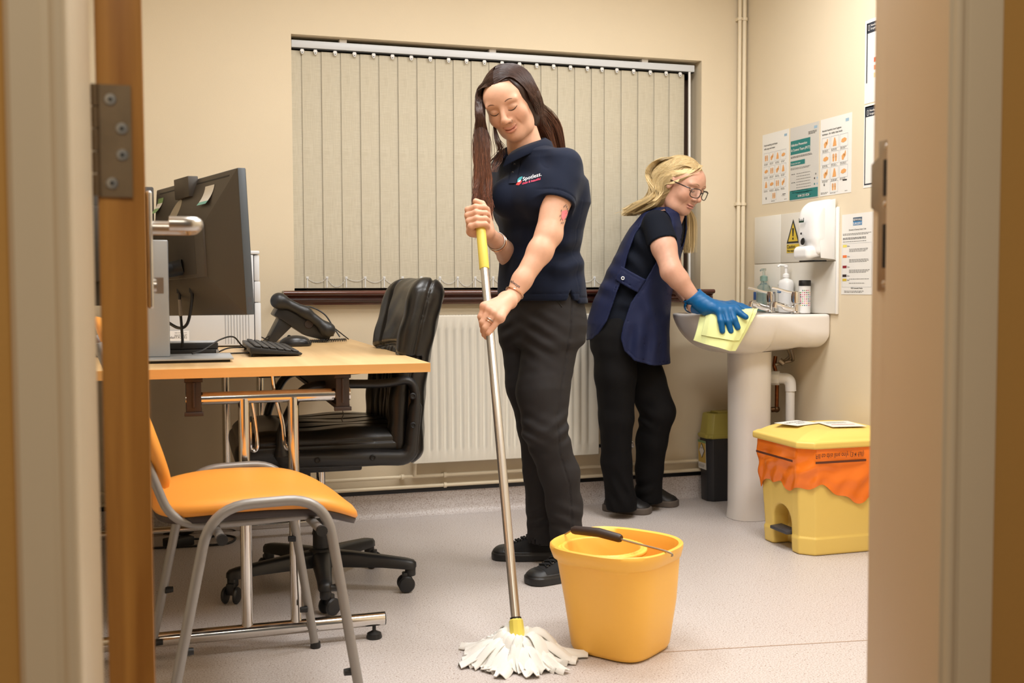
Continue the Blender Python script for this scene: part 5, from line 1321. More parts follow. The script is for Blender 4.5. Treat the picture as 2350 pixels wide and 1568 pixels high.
def wrap_print(name, items, O, U, V, dirn, f, parent, off=0.0012):
    """flat artwork laid onto a curved surface. items: ('text', str, x, y, size, mat, width) or ('poly', pts, mat)"""
    O = np.asarray(O, float); U = nrm(U); V = nrm(V); mb = MB(); mats = []
    for it in items:
        m = it[-1]
        if m not in mats: mats.append(m)
        mb.cur = mats.index(m)
        if it[0] == 'text': v, fc = text_mesh(it[1], it[4], 'LEFT', 0.012, it[5]); v = [(a+it[2], b+it[3]) for a, b in v]
        else: v = it[1]; fc = [tuple(range(len(v)))]
        p = np.array([O+U*a+V*b for a, b in v])-nrm(dirn)*0.05
        p = trace(p, dirn, f, off=off+0.0004*len(mats))
        mb.add(p, fc)
    return ob(name, mb, mats, parent, recalc=False)
def tubes(paths, r0, r1, n=4):
    """many tapered strands in one mesh -> (V, F)"""
    V, F = [], []; base = 0
    for p in paths:
        p = np.asarray(p); m = len(p)
        T = np.gradient(p, axis=0); T /= np.maximum(np.linalg.norm(T, axis=1), 1e-9)[:, None]
        ref = np.array([0.3, 0.5, 0.8]) if abs(T[0] @ np.array([0.3, 0.5, 0.8])) < 0.85 else np.array([1, 0, 0])
        u = np.cross(T, ref); u /= np.maximum(np.linalg.norm(u, axis=1), 1e-9)[:, None]; w = np.cross(T, u)
        r = np.linspace(1, 0, m)**0.7*(r0-r1)+r1
        for k in range(n):
            a = 2*PI*k/n; V.append(p+(u*math.cos(a)+w*math.sin(a))*r[:, None])
        idx = base+np.arange(n*m).reshape(n, m)
        for k in range(n):
            a, b = idx[k], idx[(k+1) % n]; F.append(np.stack([a[:-1], b[:-1], b[1:], a[1:]], 1))
        base += n*m
    V = np.concatenate(V); F = np.concatenate(F)
    return V, F
def crpath(pts, n):
    q = smooth_path([tuple(p) for p in pts], max(2, int(math.ceil(n/(len(pts)-1)))))
    return np.array([tuple(p) for p in q])

class Head:
    """face frame: x to the viewer's right of the face, y up, z out of the face"""
    def __init__(s, c, Fw, roll, size=1.0):
        s.c = np.asarray(c, float); F = nrm(Fw); S = nrm(np.cross(CZ, F)); U = np.cross(F, S)
        # S is the viewer's right when the face looks at the viewer
        s.F = F; s.U = U*math.cos(roll)+S*math.sin(roll); s.S = S*math.cos(roll)-U*math.sin(roll); s.k = size
    def w(s, x, y, z): return s.c+(s.S*x+s.U*y+s.F*z)*s.k
    def loc(s, P): q = (P-s.c)/s.k; return np.stack([q @ s.S, q @ s.U, q @ s.F], 1)
    def sdf(s, P, old=0.0, smile=0.0, lids=0.5):
        q = s.loc(P); x, y, z = q[:, 0], q[:, 1], q[:, 2]; ax = np.abs(x); m = np.stack([ax, y, z], 1)
        d = d_ell(q, (0, 0.032, -0.022), (0.073, 0.076, 0.092))
        d = sm_min(d, d_ell(q, (0, -0.020, 0.022), (0.060, 0.085, 0.060)), 0.035)
        d = sm_min(d, d_ell(q, (0, 0.040, 0.036), (0.054, 0.042, 0.046)), 0.03)
        d = sm_min(d, d_ell(q, (0, -0.087, 0.050), (0.025, 0.019, 0.023)), 0.034)                  # chin
        d = sm_min(d, d_ell(m, (0.036, -0.070, 0.004), (0.017, 0.028, 0.032)), 0.035)              # jaw corner
        d = sm_min(d, d_ell(m, (0.039, -0.026+0.004*smile, 0.052), (0.022, 0.020, 0.018)), 0.026)  # cheek
        d = sm_min(d, d_ell(m, (0.026, 0.027, 0.070), (0.026, 0.008, 0.010)), 0.016)               # brow
        d = sm_max(d, -d_ell(m, (0.030, 0.008, 0.094), (0.019, 0.012, 0.016)), 0.014)              # eye socket
        d = sm_min(d, d_ell(m, (0.030, 0.007, 0.0695), (0.0155, 0.0115, 0.0125)), 0.004)           # closed lid over eyeball
        crease = np.exp(-((y-0.0145+0.9*(ax-0.030)**2*30)/0.0018)**2)*np.exp(-((ax-0.030)/0.013)**2)
        d = d+0.0012*crease*(z > 0.05)
        n = sm_min(d_cone(q, (0, 0.020, 0.078), (0, -0.022, 0.101), 0.0068, 0.0098), d_ell(q, (0, -0.026, 0.0995), (0.0105, 0.0092, 0.0105)), 0.008)
        n = sm_min(n, d_ell(m, (0.0115, -0.030, 0.089), (0.0075, 0.0068, 0.0098)), 0.007)
        d = sm_min(d, n, 0.010)
        d = sm_max(d, -d_ell(m, (0.0062, -0.0375, 0.0945), (0.0036, 0.0030, 0.0050)), 0.003)        # nostril
        my = -0.0605+smile*0.009*(ax/0.024)**2
        d = sm_min(d, d_ell(np.stack([x, y-my-0.0042, z], 1), (0, 0, 0.0800), (0.0215, 0.0042, 0.0070)), 0.006)
        d = sm_min(d, d_ell(np.stack([x, y-my+0.0056, z], 1), (0, 0, 0.0790), (0.0195, 0.0050, 0.0076)), 0.006)
        d = d+0.0020*np.exp(-((y-my)/0.0018)**2)*np.exp(-(ax/0.023)**6)*(z > 0.05)
        d = d+0.0016*smile*np.exp(-((ax-0.029-0.25*np.clip(-0.034-y, 0, 1))/0.0045)**2)*np.exp(-((y+0.045)/0.017)**2)*(z > 0.03)   # smile fold
        if old:
            d = d+old*0.0012*np.exp(-((ax-0.030-0.2*np.clip(-0.03-y, 0, 1))/0.003)**2)*np.exp(-((y+0.055)/0.022)**2)*(z > 0.02)
            d = sm_min(d, d_ell(m, (0.036, -0.082, 0.026), (0.014, 0.015, 0.018)), 0.03)
        # ears
        e = d_ell(m, (0.0745, 0.002, -0.010), (0.0075, 0.029, 0.017)); e = sm_max(e, -d_ell(m, (0.081, 0.004, -0.006), (0.005, 0.016, 0.009)), 0.004)
        d = sm_min(d, e, 0.006)
        return d*s.k
    def color(s, P, base, lip, blush=0.35, lipw=1.0, smile=0.0):
        q = s.loc(P); x, y, z = q[:, 0], q[:, 1], q[:, 2]; ax = np.abs(x)
        c = np.tile(np.array(base), (len(P), 1)); near = np.linalg.norm(q, axis=1) < 0.14
        def mix(c, col, w): w = np.clip(w*near, 0, 1)[:, None]; return c*(1-w)+np.array(col)*w
        ro = (base[0]*0.95, base[1]*0.70, base[2]*0.66)
        c = mix(c, ro, blush*np.exp(-((ax-0.040)/0.020)**2-((y+0.028)/0.020)**2)*(z > 0))
        c = mix(c, ro, 0.6*blush*np.exp(-(ax/0.012)**2-((y+0.028)/0.012)**2)*(z > 0.08))
        my = -0.0605+smile*0.009*(ax/0.024)**2
        wl = (np.exp(-((y-my-0.0036)/0.0046)**4)+np.exp(-((y-my+0.0056)/0.0062)**4))*np.exp(-(ax/0.0225)**6)*(z > 0.06)
        c = mix(c, lip, lipw*wl)
        c = mix(c, tuple(b*0.42 for b in lip), 0.55*np.exp(-((y-my)/0.0020)**2)*np.exp(-(ax/0.024)**6)*(z > 0.06))
        c = mix(c, tuple(b*0.62 for b in base), 0.35*np.exp(-((y-0.017)/0.006)**2)*np.exp(-((ax-0.028)/0.016)**2)*(z > 0.05))
        c = mix(c, (0.05, 0.02, 0.015), 0.9*np.exp(-((ax-0.0062)/0.0034)**2-((y+0.038)/0.0028)**2)*(z > 0.08))
        return c

def lin(r, g, b): return srgb(r, g, b)[:3]
m_skin = mat('skin', (220, 170, 135), 0.48, attr=True, sub=0.10, spec=0.35, noise=0.06, nscale=60)
def hair_mat(name, rough=0.34):
    m = mat(name, (80, 50, 36), rough, attr=True, spec=0.35); return m

def finger(P, pts, r):
    d = None
    for i in range(len(pts)-1):
        e = d_cone(P, pts[i], pts[i+1], r[i], r[i+1]); d = e if d is None else sm_min(d, e, 0.004)
    return d
def d_hull(P, pts, r, k=0.02):
    """soft slab through several points (palm)"""
    d = None
    for i in range(len(pts)):
        for j in range(i+1, len(pts)):
            e = d_cone(P, pts[i], pts[j], r[i], r[j]); d = e if d is None else sm_min(d, e, k)
    return d
def shoe(P, toe, heel, w=0.044, h=0.09):
    """low shoe: returns (upper, sole) distances, toe and heel are floor points"""
    toe = np.asarray(toe, float); heel = np.asarray(heel, float); ax_ = heel-toe; L_ = np.linalg.norm(ax_); X = ax_/L_; Y = np.cross(CZ, X)
    q = P-toe; x = q @ X; y = q @ Y; z = q[:, 2]
    t = np.clip(x/L_, 0, 1)
    hw = w*(0.80+0.45*np.sin(np.clip(t*1.15+0.12, 0, 1)*PI)*0.55-0.10*(t > 0.5)*(t-0.5)*2)
    def plan(inset): 
        qx = np.abs(x-L_/2)-(L_/2-0.045-inset); qy = np.abs(y)-(hw-0.036-inset)
        return np.hypot(np.maximum(qx, 0), np.maximum(qy, 0))+np.minimum(np.maximum(qx, qy), 0)-0.036-0.009*0
    sole = sm_max(plan(-0.002), np.abs(z-0.0135)-0.0125, 0.006)
    top = 0.045+(h-0.045)*np.clip((t-0.18)/0.42, 0, 1)**1.2
    up = sm_max(plan(0.003+np.clip(z-0.03, 0, 1)*0.25), z-top, 0.03)
    up = sm_max(up, 0.010-z, 0.006)
    return up, sole, X, Y, L_, toe

def conform(paths, f, head, rng, reach=0.135):
    """lay strands on the hair volume near the head, keep them outside it everywhere"""
    A = np.concatenate(paths); d = f(A); near = (np.linalg.norm(A-head.c, axis=1) < reach) & (head.loc(A)[:, 2] < 0.0)
    lift = 0.0012+0.0032*rng.rand(len(A))**2
    for _ in range(4):
        ins = np.flatnonzero((d < 0.0010) | (near & (d > 0.005)))
        if not len(ins): break
        q = A[ins]; e = 0.002; G = np.stack([f(q+np.eye(3)[i]*e)-f(q-np.eye(3)[i]*e) for i in range(3)], 1); G /= np.maximum(np.linalg.norm(G, axis=1), 1e-6)[:, None]
        A[ins] += G*np.clip(lift[ins]-d[ins], -0.03, 0.03)[:, None]; d[ins] = f(A[ins])
    k = np.cumsum([0]+[len(p) for p in paths]); out = [A[k[i]:k[i+1]] for i in range(len(paths))]
    for p in out: p[1:-1] = p[1:-1]*0.5+0.25*(p[:-2]+p[2:])
    return out
# ================================================================== PERSON WITH THE MOP
PA, PB = at(1099, 476, 3.27), at(1184, 1425, 2.755)      # pole top / socket
pax = nrm(PB-PA)
def pole(v):   # point on the pole at photo height v
    t = 0.5
    for _ in range(30):
        p = PA+(PB-PA)*t; c = _R @ (p-np.array([0, 0, CAM_H])); vv = 784-CAM_F*c[1]/c[2]; t += (v-vv)/1400
    return PA+(PB-PA)*t
F1 = nrm(cam3(-0.77, -0.64, 0)); S1 = nrm(cam3(0.64, -0.77, 0))     # facing, her left
floor1 = at(1260, 1330, 3.5); floor1[2] = 0
p1 = thing('person', tuple(floor1), 'person with long dark hair in a navy polo shirt holding a mop', 'person')

hd1 = Head(at(1169, 240, 3.40), cam3(-0.23, -0.87, -0.43), -0.27, 1.0)
neck_b = at(1207, 338, 3.475); neck_t = hd1.w(0.002, -0.050, -0.038)
shL, elL, wrL = at(1294, 380, 3.37), at(1259, 538, 3.29), at(1177, 680, 3.205)
shR, elR, wrR = at(1168, 388, 3.62), at(1184, 600, 3.60), at(1137, 552, 3.35)
pel = at(1243, 705, 3.53)
# --- hands
dn = pax; upv = -pax; lf = nrm(-CR-pax*(-CR @ pax)); tw = nrm(-CA-pax*(-CA @ pax)-lf*(-CA @ lf))   # down pole, left, towards viewer
cR = pole(505)
def hand_fist(P):
    k = []
    for i, o in enumerate((0.031, 0.0105, -0.0095, -0.0285)):
        L_ = (1.0, 1.06, 1.0, 0.86)[i]
        c = cR+upv*o
        pts = [c+lf*0.033-tw*0.016, c+lf*0.034*L_+tw*0.014, c+lf*0.010+tw*0.0265*L_, c-lf*0.017*L_+tw*0.020, c-lf*0.024*L_+tw*0.010]
        k.append(finger(P, pts, [0.0105, 0.0100, 0.0095, 0.0085, 0.0075]))
    d = k[0]
    for e in k[1:]: d = sm_min(d, e, 0.003)
    palm = d_hull(P, [cR+upv*0.028+lf*0.026-tw*0.020, cR-upv*0.026+lf*0.024-tw*0.020, cR-upv*0.030-lf*0.016-tw*0.024, cR+upv*0.016-lf*0.012-tw*0.022], [0.012, 0.0115, 0.014, 0.014])
    d = sm_min(d, palm, 0.010)
    th = finger(P, [cR-upv*0.005-lf*0.024-tw*0.016, cR+upv*0.030-lf*0.021-tw*0.002, cR+upv*0.052-lf*0.010+tw*0.006, cR+upv*0.060+lf*0.008+tw*0.012], [0.0145, 0.0125, 0.0108, 0.0095])
    d = sm_min(d, th, 0.010)
    return sm_min(d, d_cone(P, cR-upv*0.026-lf*0.012-tw*0.022, wrR, 0.022, 0.0245), 0.022)
cL = pole(728)
mc = [at(1112, 704, 3.10), at(1122, 711, 3.092), at(1134, 719, 3.087), at(1147, 730, 3.088)]
pp = [at(1103, 727, 3.095), at(1107, 740, 3.084), at(1113, 752, 3.080), at(1121, 764, 3.084)]
dp = [at(1107, 748, 3.115), at(1109, 760, 3.108), at(1112, 768, 3.105), at(1117, 773, 3.106)]
tp = [at(1117, 755, 3.145), at(1119, 765, 3.14), at(1122, 772, 3.135), at(1126, 776, 3.13)]
def hand_low(P):
    d = None
    for i in range(4):
        e = finger(P, [mc[i], pp[i], dp[i], tp[i]], [0.0100, 0.0091, 0.0084, 0.0074]); d = e if d is None else sm_min(d, e, 0.0008)
    palm = d_hull(P, [mc[0], mc[3], wrL+(mc[3]-wrL)*0.25, wrL+(mc[0]-wrL)*0.25], [0.0095, 0.0105, 0.018, 0.017], 0.015)
    palm = sm_min(palm, d_cone(P, (mc[1]+mc[2])/2, wrL, 0.0105, 0.0205), 0.015)
    d = sm_min(d, palm, 0.005)
    for i in range(4):   # knuckle tendons
        d = sm_min(d, d_cone(P, mc[i]-CA*0.003, mc[i]+(wrL-mc[i])*0.5, 0.0095, 0.006), 0.006)
    th = finger(P, [wrL+(mc[0]-wrL)*0.35+CA*0.02, at(1137, 722, 3.155), at(1128, 742, 3.168), at(1124, 757, 3.165)], [0.017, 0.013, 0.0105, 0.009])
    return sm_min(d, th, 0.014)
def arm1L(P):
    d = d_path(P, [shL, shL+(elL-shL)*0.45, elL], [0.044, 0.0470, 0.0395], 0.02)
    mid = elL+(wrL-elL)*0.28+CR*0.004
    f = d_path(P, [elL, mid, elL+(wrL-elL)*0.75, wrL], [0.0385, 0.0375, 0.0285, 0.0240], 0.02)
    d = sm_min(d, f, 0.018)
    return sm_min(d, d_ell(P, elL+CR*0.016+CA*0.006, (0.021, 0.021, 0.023)), 0.02)
def arm1R(P):
    d = d_path(P, [shR, elR], [0.050, 0.040], 0.02)
    return sm_min(d, d_path(P, [elR, elR+(wrR-elR)*0.35, wrR], [0.038, 0.037, 0.0245], 0.02), 0.02)
tors = [(at(1212, 350, 3.48), 0.062, 0.050), (at(1226, 376, 3.485), 0.140, 0.072), (at(1236, 420, 3.49), 0.160, 0.098), (at(1240, 470, 3.50), 0.152, 0.102), (at(1240, 540, 3.51), 0.138, 0.092), (at(1241, 590, 3.515), 0.136, 0.092), (at(1243, 650, 3.52), 0.150, 0.100), (at(1246, 720, 3.53), 0.160, 0.108)]
def torso1(P): return d_stack(P, tors, S1, F1, 0.03)
hipL, knL, anL = at(1268, 760, 3.50), at(1250, 985, 3.455), at(1300, 1235, 3.53)
hipR, knR, anR = at(1212, 760, 3.60), at(1238, 985, 3.585), at(1246, 1230, 3.665)
def legs1(P, gr=0.0):
    a = d_path(P, [hipL, at(1246, 900, 3.47), knL, at(1281, 1085, 3.49), anL], [0.088+gr, 0.078+gr, 0.060+gr, 0.054+gr, 0.036+gr], 0.03)
    b = d_path(P, [hipR, at(1224, 890, 3.59), knR, at(1245, 1085, 3.62), anR], [0.086+gr, 0.078+gr, 0.060+gr, 0.054+gr, 0.036+gr], 0.03)
    return a, b
def body1(P):
    d = cull(P, hd1.c, 0.155, lambda q: hd1.sdf(q, smile=1.0))
    nk = sm_min(d_path(P, [neck_b+(neck_b-neck_t)*0.25, neck_t], [0.057, 0.046], 0.02), d_cone(P, neck_b+F1*0.030-CZ*0.012, hd1.w(0, -0.060, -0.010), 0.032, 0.026), 0.03)
    d = sm_min(d, nk, 0.009)
    t = torso1(P)
    d = sm_min(d, t+0.006, 0.03)
    d = sm_min(d, cull(P, (shL+wrL)/2, 0.30, arm1L), 0.020)
    d = sm_min(d, cull(P, (shR+wrR)/2, 0.30, arm1R), 0.020)
    d = sm_min(d, cull(P, cR, 0.10, hand_fist), 0.008)
    d = sm_min(d, cull(P, at(1130, 730, 3.10), 0.12, hand_low), 0.010)
    a, b = legs1(P, -0.012)
    return sm_min(d, np.minimum(a, b), 0.02)
SK1 = lin(214, 166, 138)
V, Fc = sdf_mesh(body1, np.minimum(floor1-0.32, [0.6, 2.8, 0.03]), [1.55, 3.75, 1.72], 0.0029)
col = hd1.color(V, SK1, lin(196, 112, 96), 0.30, 0.55, smile=1.0)
w_ = np.clip(1-np.minimum(np.linalg.norm(V-mc[1], axis=1)/0.07, np.linalg.norm(V-cR, axis=1)/0.07), 0, 1)[:, None]*0.35
col = col*(1-w_)+np.array(lin(208, 148, 122))*w_
col[V[:, 2] < 0.17] = lin(24, 24, 26)      # dark socks
body_o = ob('body', np_mesh('body', V, Fc, m_skin, color=col), None, p1)
# brows, lashes, piercing
m_brow = mat('brow_hair', (112, 78, 58), 0.6); m_lash = mat('lash', (38, 26, 22), 0.6)
def face_line(name, H, f, pts, r, m, parent, off=0.0006, taper=True, n=14):
    q = smooth_path([tuple(H.w(*p)) for p in pts], 6); q = np.array([tuple(p) for p in q])
    q = trace(q+H.F*0.02, -H.F, f, off=off); k = len(q)
    rr = [r*(0.35+0.65*math.sin(PI*min(1, (i+1)/k*1.0)*0.98)) if taper else r for i in range(k)]
    return ob(name, MB().tube(q, rr, 8), m, parent)
fh = lambda P: hd1.sdf(P, smile=1.0)
for s in (-1, 1):
    face_line('eyebrow', hd1, fh, [(s*0.012, 0.0265, 0.09), (s*0.024, 0.0320, 0.09), (s*0.036, 0.0325, 0.085), (s*0.049, 0.0265, 0.075)], 0.0030, m_brow, body_o, off=-0.0019)
    face_line('eyelashes', hd1, fh, [(s*0.0165, 0.0005, 0.09), (s*0.024, -0.0032, 0.09), (s*0.033, -0.0036, 0.09), (s*0.042, 0.0005, 0.085), (s*0.047, 0.004, 0.08)], 0.0015, m_lash, body_o, off=0.0002)
ob('nose_ring', MB().tube([tuple(hd1.w(0.0185+0.0025*math.cos(t), -0.033+0.004*math.sin(t), 0.093)) for t in np.linspace(0, 6.0, 14)], 0.0006, 6), m_alu, body_o)
# jewellery and tattoos
def band(name, c, ax_, R, r, m, sq=1.0):
    u, v, w = fr((0, 0, 0), tuple(ax_)); return ob(name, MB().tube([tuple(Vector(c)+(u*math.cos(t)*R+v*math.sin(t)*R*sq)) for t in np.linspace(0, 2*PI, 33)[:-1]], r, 8, closed=True), m, p1)
m_gold = mat('rose_gold', (226, 186, 156), 0.22, metal=1.0)
band('bracelet', wrL+(elL-wrL)*0.05, elL-wrL, 0.0285, 0.0022, m_gold)
band('bracelet', wrR+(elR-wrR)*0.03, elR-wrR, 0.0285, 0.0022, m_alu); band('bracelet', wrR+(elR-wrR)*0.09, elR-wrR, 0.030, 0.0018, m_gold)
rc = mc[2]+(pp[2]-mc[2])*0.45; band('finger_ring', rc, pp[2]-mc[2], 0.0112, 0.0015, m_alu); band('finger_ring', rc+(pp[2]-mc[2])*0.14, pp[2]-mc[2], 0.0110, 0.0013, m_gold)
m_tat = mat('tattoo_ink', (70, 62, 66), 0.5); m_tatp = mat('tattoo_pink', (222, 120, 128), 0.5)
aU = nrm((elL-shL)); aV = nrm(np.cross(aU, -CA))
_pk = [(0.0, -0.006), (0.012, -0.011), (0.030, -0.006), (0.040, 0.0), (0.030, 0.007), (0.010, 0.009)]
wrap_print('arm_tattoo', [('poly', [(0.018, 0.0), _pk[i], ((_pk[i][0]+_pk[(i+1) % 6][0])/2, (_pk[i][1]+_pk[(i+1) % 6][1])/2)], m_tatp) for i in range(6)]+[('poly', [(0.018, 0.0), ((_pk[i][0]+_pk[(i+1) % 6][0])/2, (_pk[i][1]+_pk[(i+1) % 6][1])/2), _pk[(i+1) % 6]], m_tatp) for i in range(6)] +
           [('poly', [(x, y), (x+0.007, y+0.001), (x+0.006, y+0.0026), (x-0.001, y+0.0018)], m_tat) for x, y in ((-0.012, -0.004), (-0.016, 0.0), (-0.010, 0.004), (-0.006, -0.008), (0.0, -0.011), (0.006, 0.010), (0.016, -0.012), (0.028, -0.010), (0.036, 0.006), (0.044, -0.004), (0.046, 0.001), (0.024, 0.010))],
           at(1299, 478, 3.25), aU, aV, CA, body1, body_o, off=0.0014)
wU = nrm(np.cross(elL-wrL, CA)); wU = wU*np.sign(wU @ CR)
wrap_print('wrist_tattoo', [('text', 'always', 0.0, -0.004, 0.013, 1.0, m_tat)], at(1172, 644, 3.15), nrm(at(1198, 662, 3.2)-at(1172, 644, 3.2)), nrm(elL-wrL), CA, body1, body_o, off=0.0013)

# --- trousers
m_trou = mat('black_trouser_cloth', (46, 44, 45), 0.75, bump=0.08, bscale=900, spec=0.2, noise=0.10, nscale=8)
pelv = [(at(1243, 655, 3.52), 0.150, 0.100), (at(1246, 700, 3.53), 0.158, 0.108), (at(1247, 745, 3.535), 0.164, 0.112), (at(1247, 790, 3.54), 0.158, 0.106)]
def trousers1(P):
    z = P[:, 2]
    a = d_path(P, [hipL, at(1246, 900, 3.47), knL, at(1262, 1025, 3.47), at(1284, 1085, 3.49), at(1296, 1160, 3.52), at(1302, 1243, 3.54)], [0.094, 0.085, 0.071, 0.064, 0.064, 0.058, 0.054], 0.02)
    b = d_path(P, [hipR, at(1222, 880, 3.59), knR, at(1245, 1085, 3.62), at(1248, 1160, 3.65), at(1247, 1238, 3.67)], [0.094, 0.088, 0.070, 0.063, 0.058, 0.054], 0.02)
    pv = d_stack(P, pelv, S1, F1, 0.02)
    d = sm_min(sm_min(a, b, 0.012), pv, 0.035)
    fold = 0.0032*wob(P*np.array([1, 1, 1.7]), 26, 3)+0.0016*wob(P, 60, 5)
    for c, s, am, dirr in ((at(1215, 1000, 3.42), 0.06, 0.006, (0.5, 0.1, 1)), (at(1290, 985, 3.42), 0.05, 0.007, (-0.7, 0, 1)), (at(1300, 1190, 3.48), 0.06, 0.006, (0.4, 0.2, 1)), (at(1235, 1190, 3.6), 0.05, 0.006, (-0.3, 0.2, 1)), (at(1230, 770, 3.40), 0.08, 0.004, (0.6, 0, 1)), (at(1170, 760, 3.5), 0.05, 0.004, (-0.6, 0, 1))):
        q = P-c; fold = fold+am*np.sin((q @ nrm(cam3(*dirr)))*150)*np.exp(-(q*q).sum(1)/s**2)
    seam = 0.003*np.exp(-((q_seam(P))/0.0028)**2)
    hem = np.maximum((at(1300, 1228, 3.54)[2]+0.02-z), -1)
    d = d+fold*0.8+seam
    d = sm_max(d, 0.072-z, 0.004)
    inner = np.minimum(d_cone(P, anL, anL-CZ*0.2, 0.046, 0.046), d_cone(P, anR, anR-CZ*0.2, 0.046, 0.046))
    return sm_max(sm_max(d, -np.maximum(inner, z-0.12), 0.003), z-at(1243, 672, 3.52)[2], 0.01)
_sl = [at(1312, 690, 3.42), at(1308, 760, 3.40), at(1290, 880, 3.39), at(1278, 960, 3.39), at(1284, 1040, 3.41), at(1306, 1110, 3.45), at(1314, 1225, 3.5)]
def q_seam(P):
    cz = np.array([p[2] for p in _sl])[::-1]; tr = np.array([p @ CR for p in _sl])[::-1]; ta = np.array([p @ CA for p in _sl])[::-1]
    r = P @ CR-np.interp(P[:, 2], cz, tr); a = P @ CA-np.interp(P[:, 2], cz, ta)
    return np.where(a < 0.06, r, 1.0)
V, Fc = sdf_mesh(trousers1, [0.75, 2.95, 0.05], [1.6, 3.9, 1.0], 0.0045)
ob('trousers', np_mesh('trousers', V, Fc, m_trou), None, p1)
ob('pocket_opening', MB().tube(trace(np.array([at(1276, 684, 3.3), at(1284, 694, 3.3), at(1293, 706, 3.3)]), CA, trousers1, off=0.0005), 0.0022, 8), m_dark, p1)

# --- polo shirt
m_polo = mat('navy_polo_cotton', (19, 26, 44), 0.85, bump=0.12, bscale=1100, sheen=0.06, spec=0.15)
shirt_st = [(at(1211, 334, 3.48), 0.058, 0.050), (at(1216, 345, 3.482), 0.098, 0.062), (at(1222, 354, 3.483), 0.136, 0.076), (at(1227, 370, 3.485), 0.160, 0.088), (at(1241, 420, 3.49), 0.184, 0.114), (at(1246, 470, 3.50), 0.180, 0.122), (at(1241, 530, 3.51), 0.155, 0.114), (at(1239, 580, 3.515), 0.146, 0.110), (at(1241, 640, 3.52), 0.160, 0.118), (at(1245, 700, 3.53), 0.170, 0.122)]
slL_end = shL+(elL-shL)*0.56
slR_end = shR+(elR-shR)*0.45
hemz = at(1240, 690, 3.45)[2]
def polo(P):
    z = P[:, 2]
    d = d_stack(P, shirt_st, S1, F1, 0.012)
    d = sm_min(d, d_path(P, [shR, slR_end], [0.060, 0.062], 0.02), 0.035)
    for c, r in ((at(1168, 455, 3.42), 0.066), (at(1230, 452, 3.36), 0.062)): d = sm_min(d, d_ell(P, c, (r, r, r*0.95)), 0.05)
    fold = 0.0035*wob(P*np.array([1, 1, 0.8]), 22, 8)+0.0018*wob(P, 55, 2)
    for c, s, am, dirr in ((at(1165, 575, 3.4), 0.05, 0.010, (0.15, 0, 1)), (at(1310, 595, 3.4), 0.06, 0.012, (-0.25, 0, 1)), (at(1280, 600, 3.35), 0.07, 0.006, (0.4, 0, 1)), (at(1230, 560, 3.35), 0.07, 0.004, (-0.9, 0, 1)), (at(1255, 390, 3.35), 0.06, 0.006, (0.9, 0, 0.6)), (at(1300, 430, 3.32), 0.05, 0.003, (1, 0, 0.2)), (at(1170, 640, 3.4), 0.06, 0.006, (0.8, 0, 0.5))):
        q = P-c; fold = fold+am*np.sin((q @ nrm(cam3(*dirr)))*75)*np.exp(-(q*q).sum(1)/s**2)
    d = d+fold
    # left sleeve: a tube cut across the arm and hollowed
    ax_ = nrm(elL-shL); q = (P-slL_end) @ ax_
    slv = d_path(P, [shL-CZ*0.004, slL_end+ax_*0.08], [0.0600, 0.0655], 0.02)+fold*0.5
    slv = slv+0.003*np.exp(-((q+0.018)/0.0016)**2)
    slv = sm_max(slv, q, 0.004)
    slv = sm_max(slv, -sm_max(d_path(P, [shL, slL_end+ax_*0.1], [0.0500, 0.0535], 0.0), -(q+0.035), 0.004), 0.003)
    d = sm_min(d, slv, 0.022)
    d = d+0.0007*np.exp(-((np.linalg.norm(P-shL-CZ*0.01, axis=1)-0.078)/0.0024)**2)*(((P-shL) @ S1) < 0.01)
    # side slit and hem
    hz = hemz-0.012*((P-pel) @ F1 < -0.01)
    d = sm_max(d, hz-z, 0.004)
    d = d+0.002*np.exp(-((z-hz-0.022)/0.0018)**2)
    sl_ = (P-at(1299, 672, 3.40)); slit = np.maximum(np.abs(sl_ @ F1)-np.clip((at(1299, 664, 3.4)[2]-z)*0.42, 0.0, 0.02), -(sl_ @ S1)-0.08)
    d = sm_max(d, -np.where(z < at(1299, 664, 3.4)[2], slit, 1.0), 0.002)
    seam = (P-pel) @ F1
    d = d+0.0009*np.exp(-((seam+0.012)/0.002)**2)*(((P-pel) @ S1) > 0.05)*(z < slL_end[2]+0.02)
    # neck opening and V placket
    nk = d_path(P, [neck_b-F1*0.004-CZ*0.06, neck_t], [0.060, 0.056], 0.0)
    nk = np.minimum(nk, d_cone(P, neck_b+F1*0.055, neck_b+F1*0.085-CZ*0.045, 0.034, 0.006))
    d = sm_max(d, -nk, 0.004)
    low = d_stack(P, [(c, a-0.010, b-0.010) for c, a, b in shirt_st[4:]]+[(shirt_st[-1][0]-np.array([0, 0, 0.1]), 0.162, 0.114)], S1, F1, 0.004)
    return sm_max(d, -np.maximum(low, z-hemz-0.05), 0.003)
V, Fc = sdf_mesh(polo, [0.80, 3.05, 0.85], [1.62, 3.95, 1.50], 0.0042)
shirt = ob('polo_shirt', np_mesh('polo_shirt', V, Fc, m_polo), None, p1)
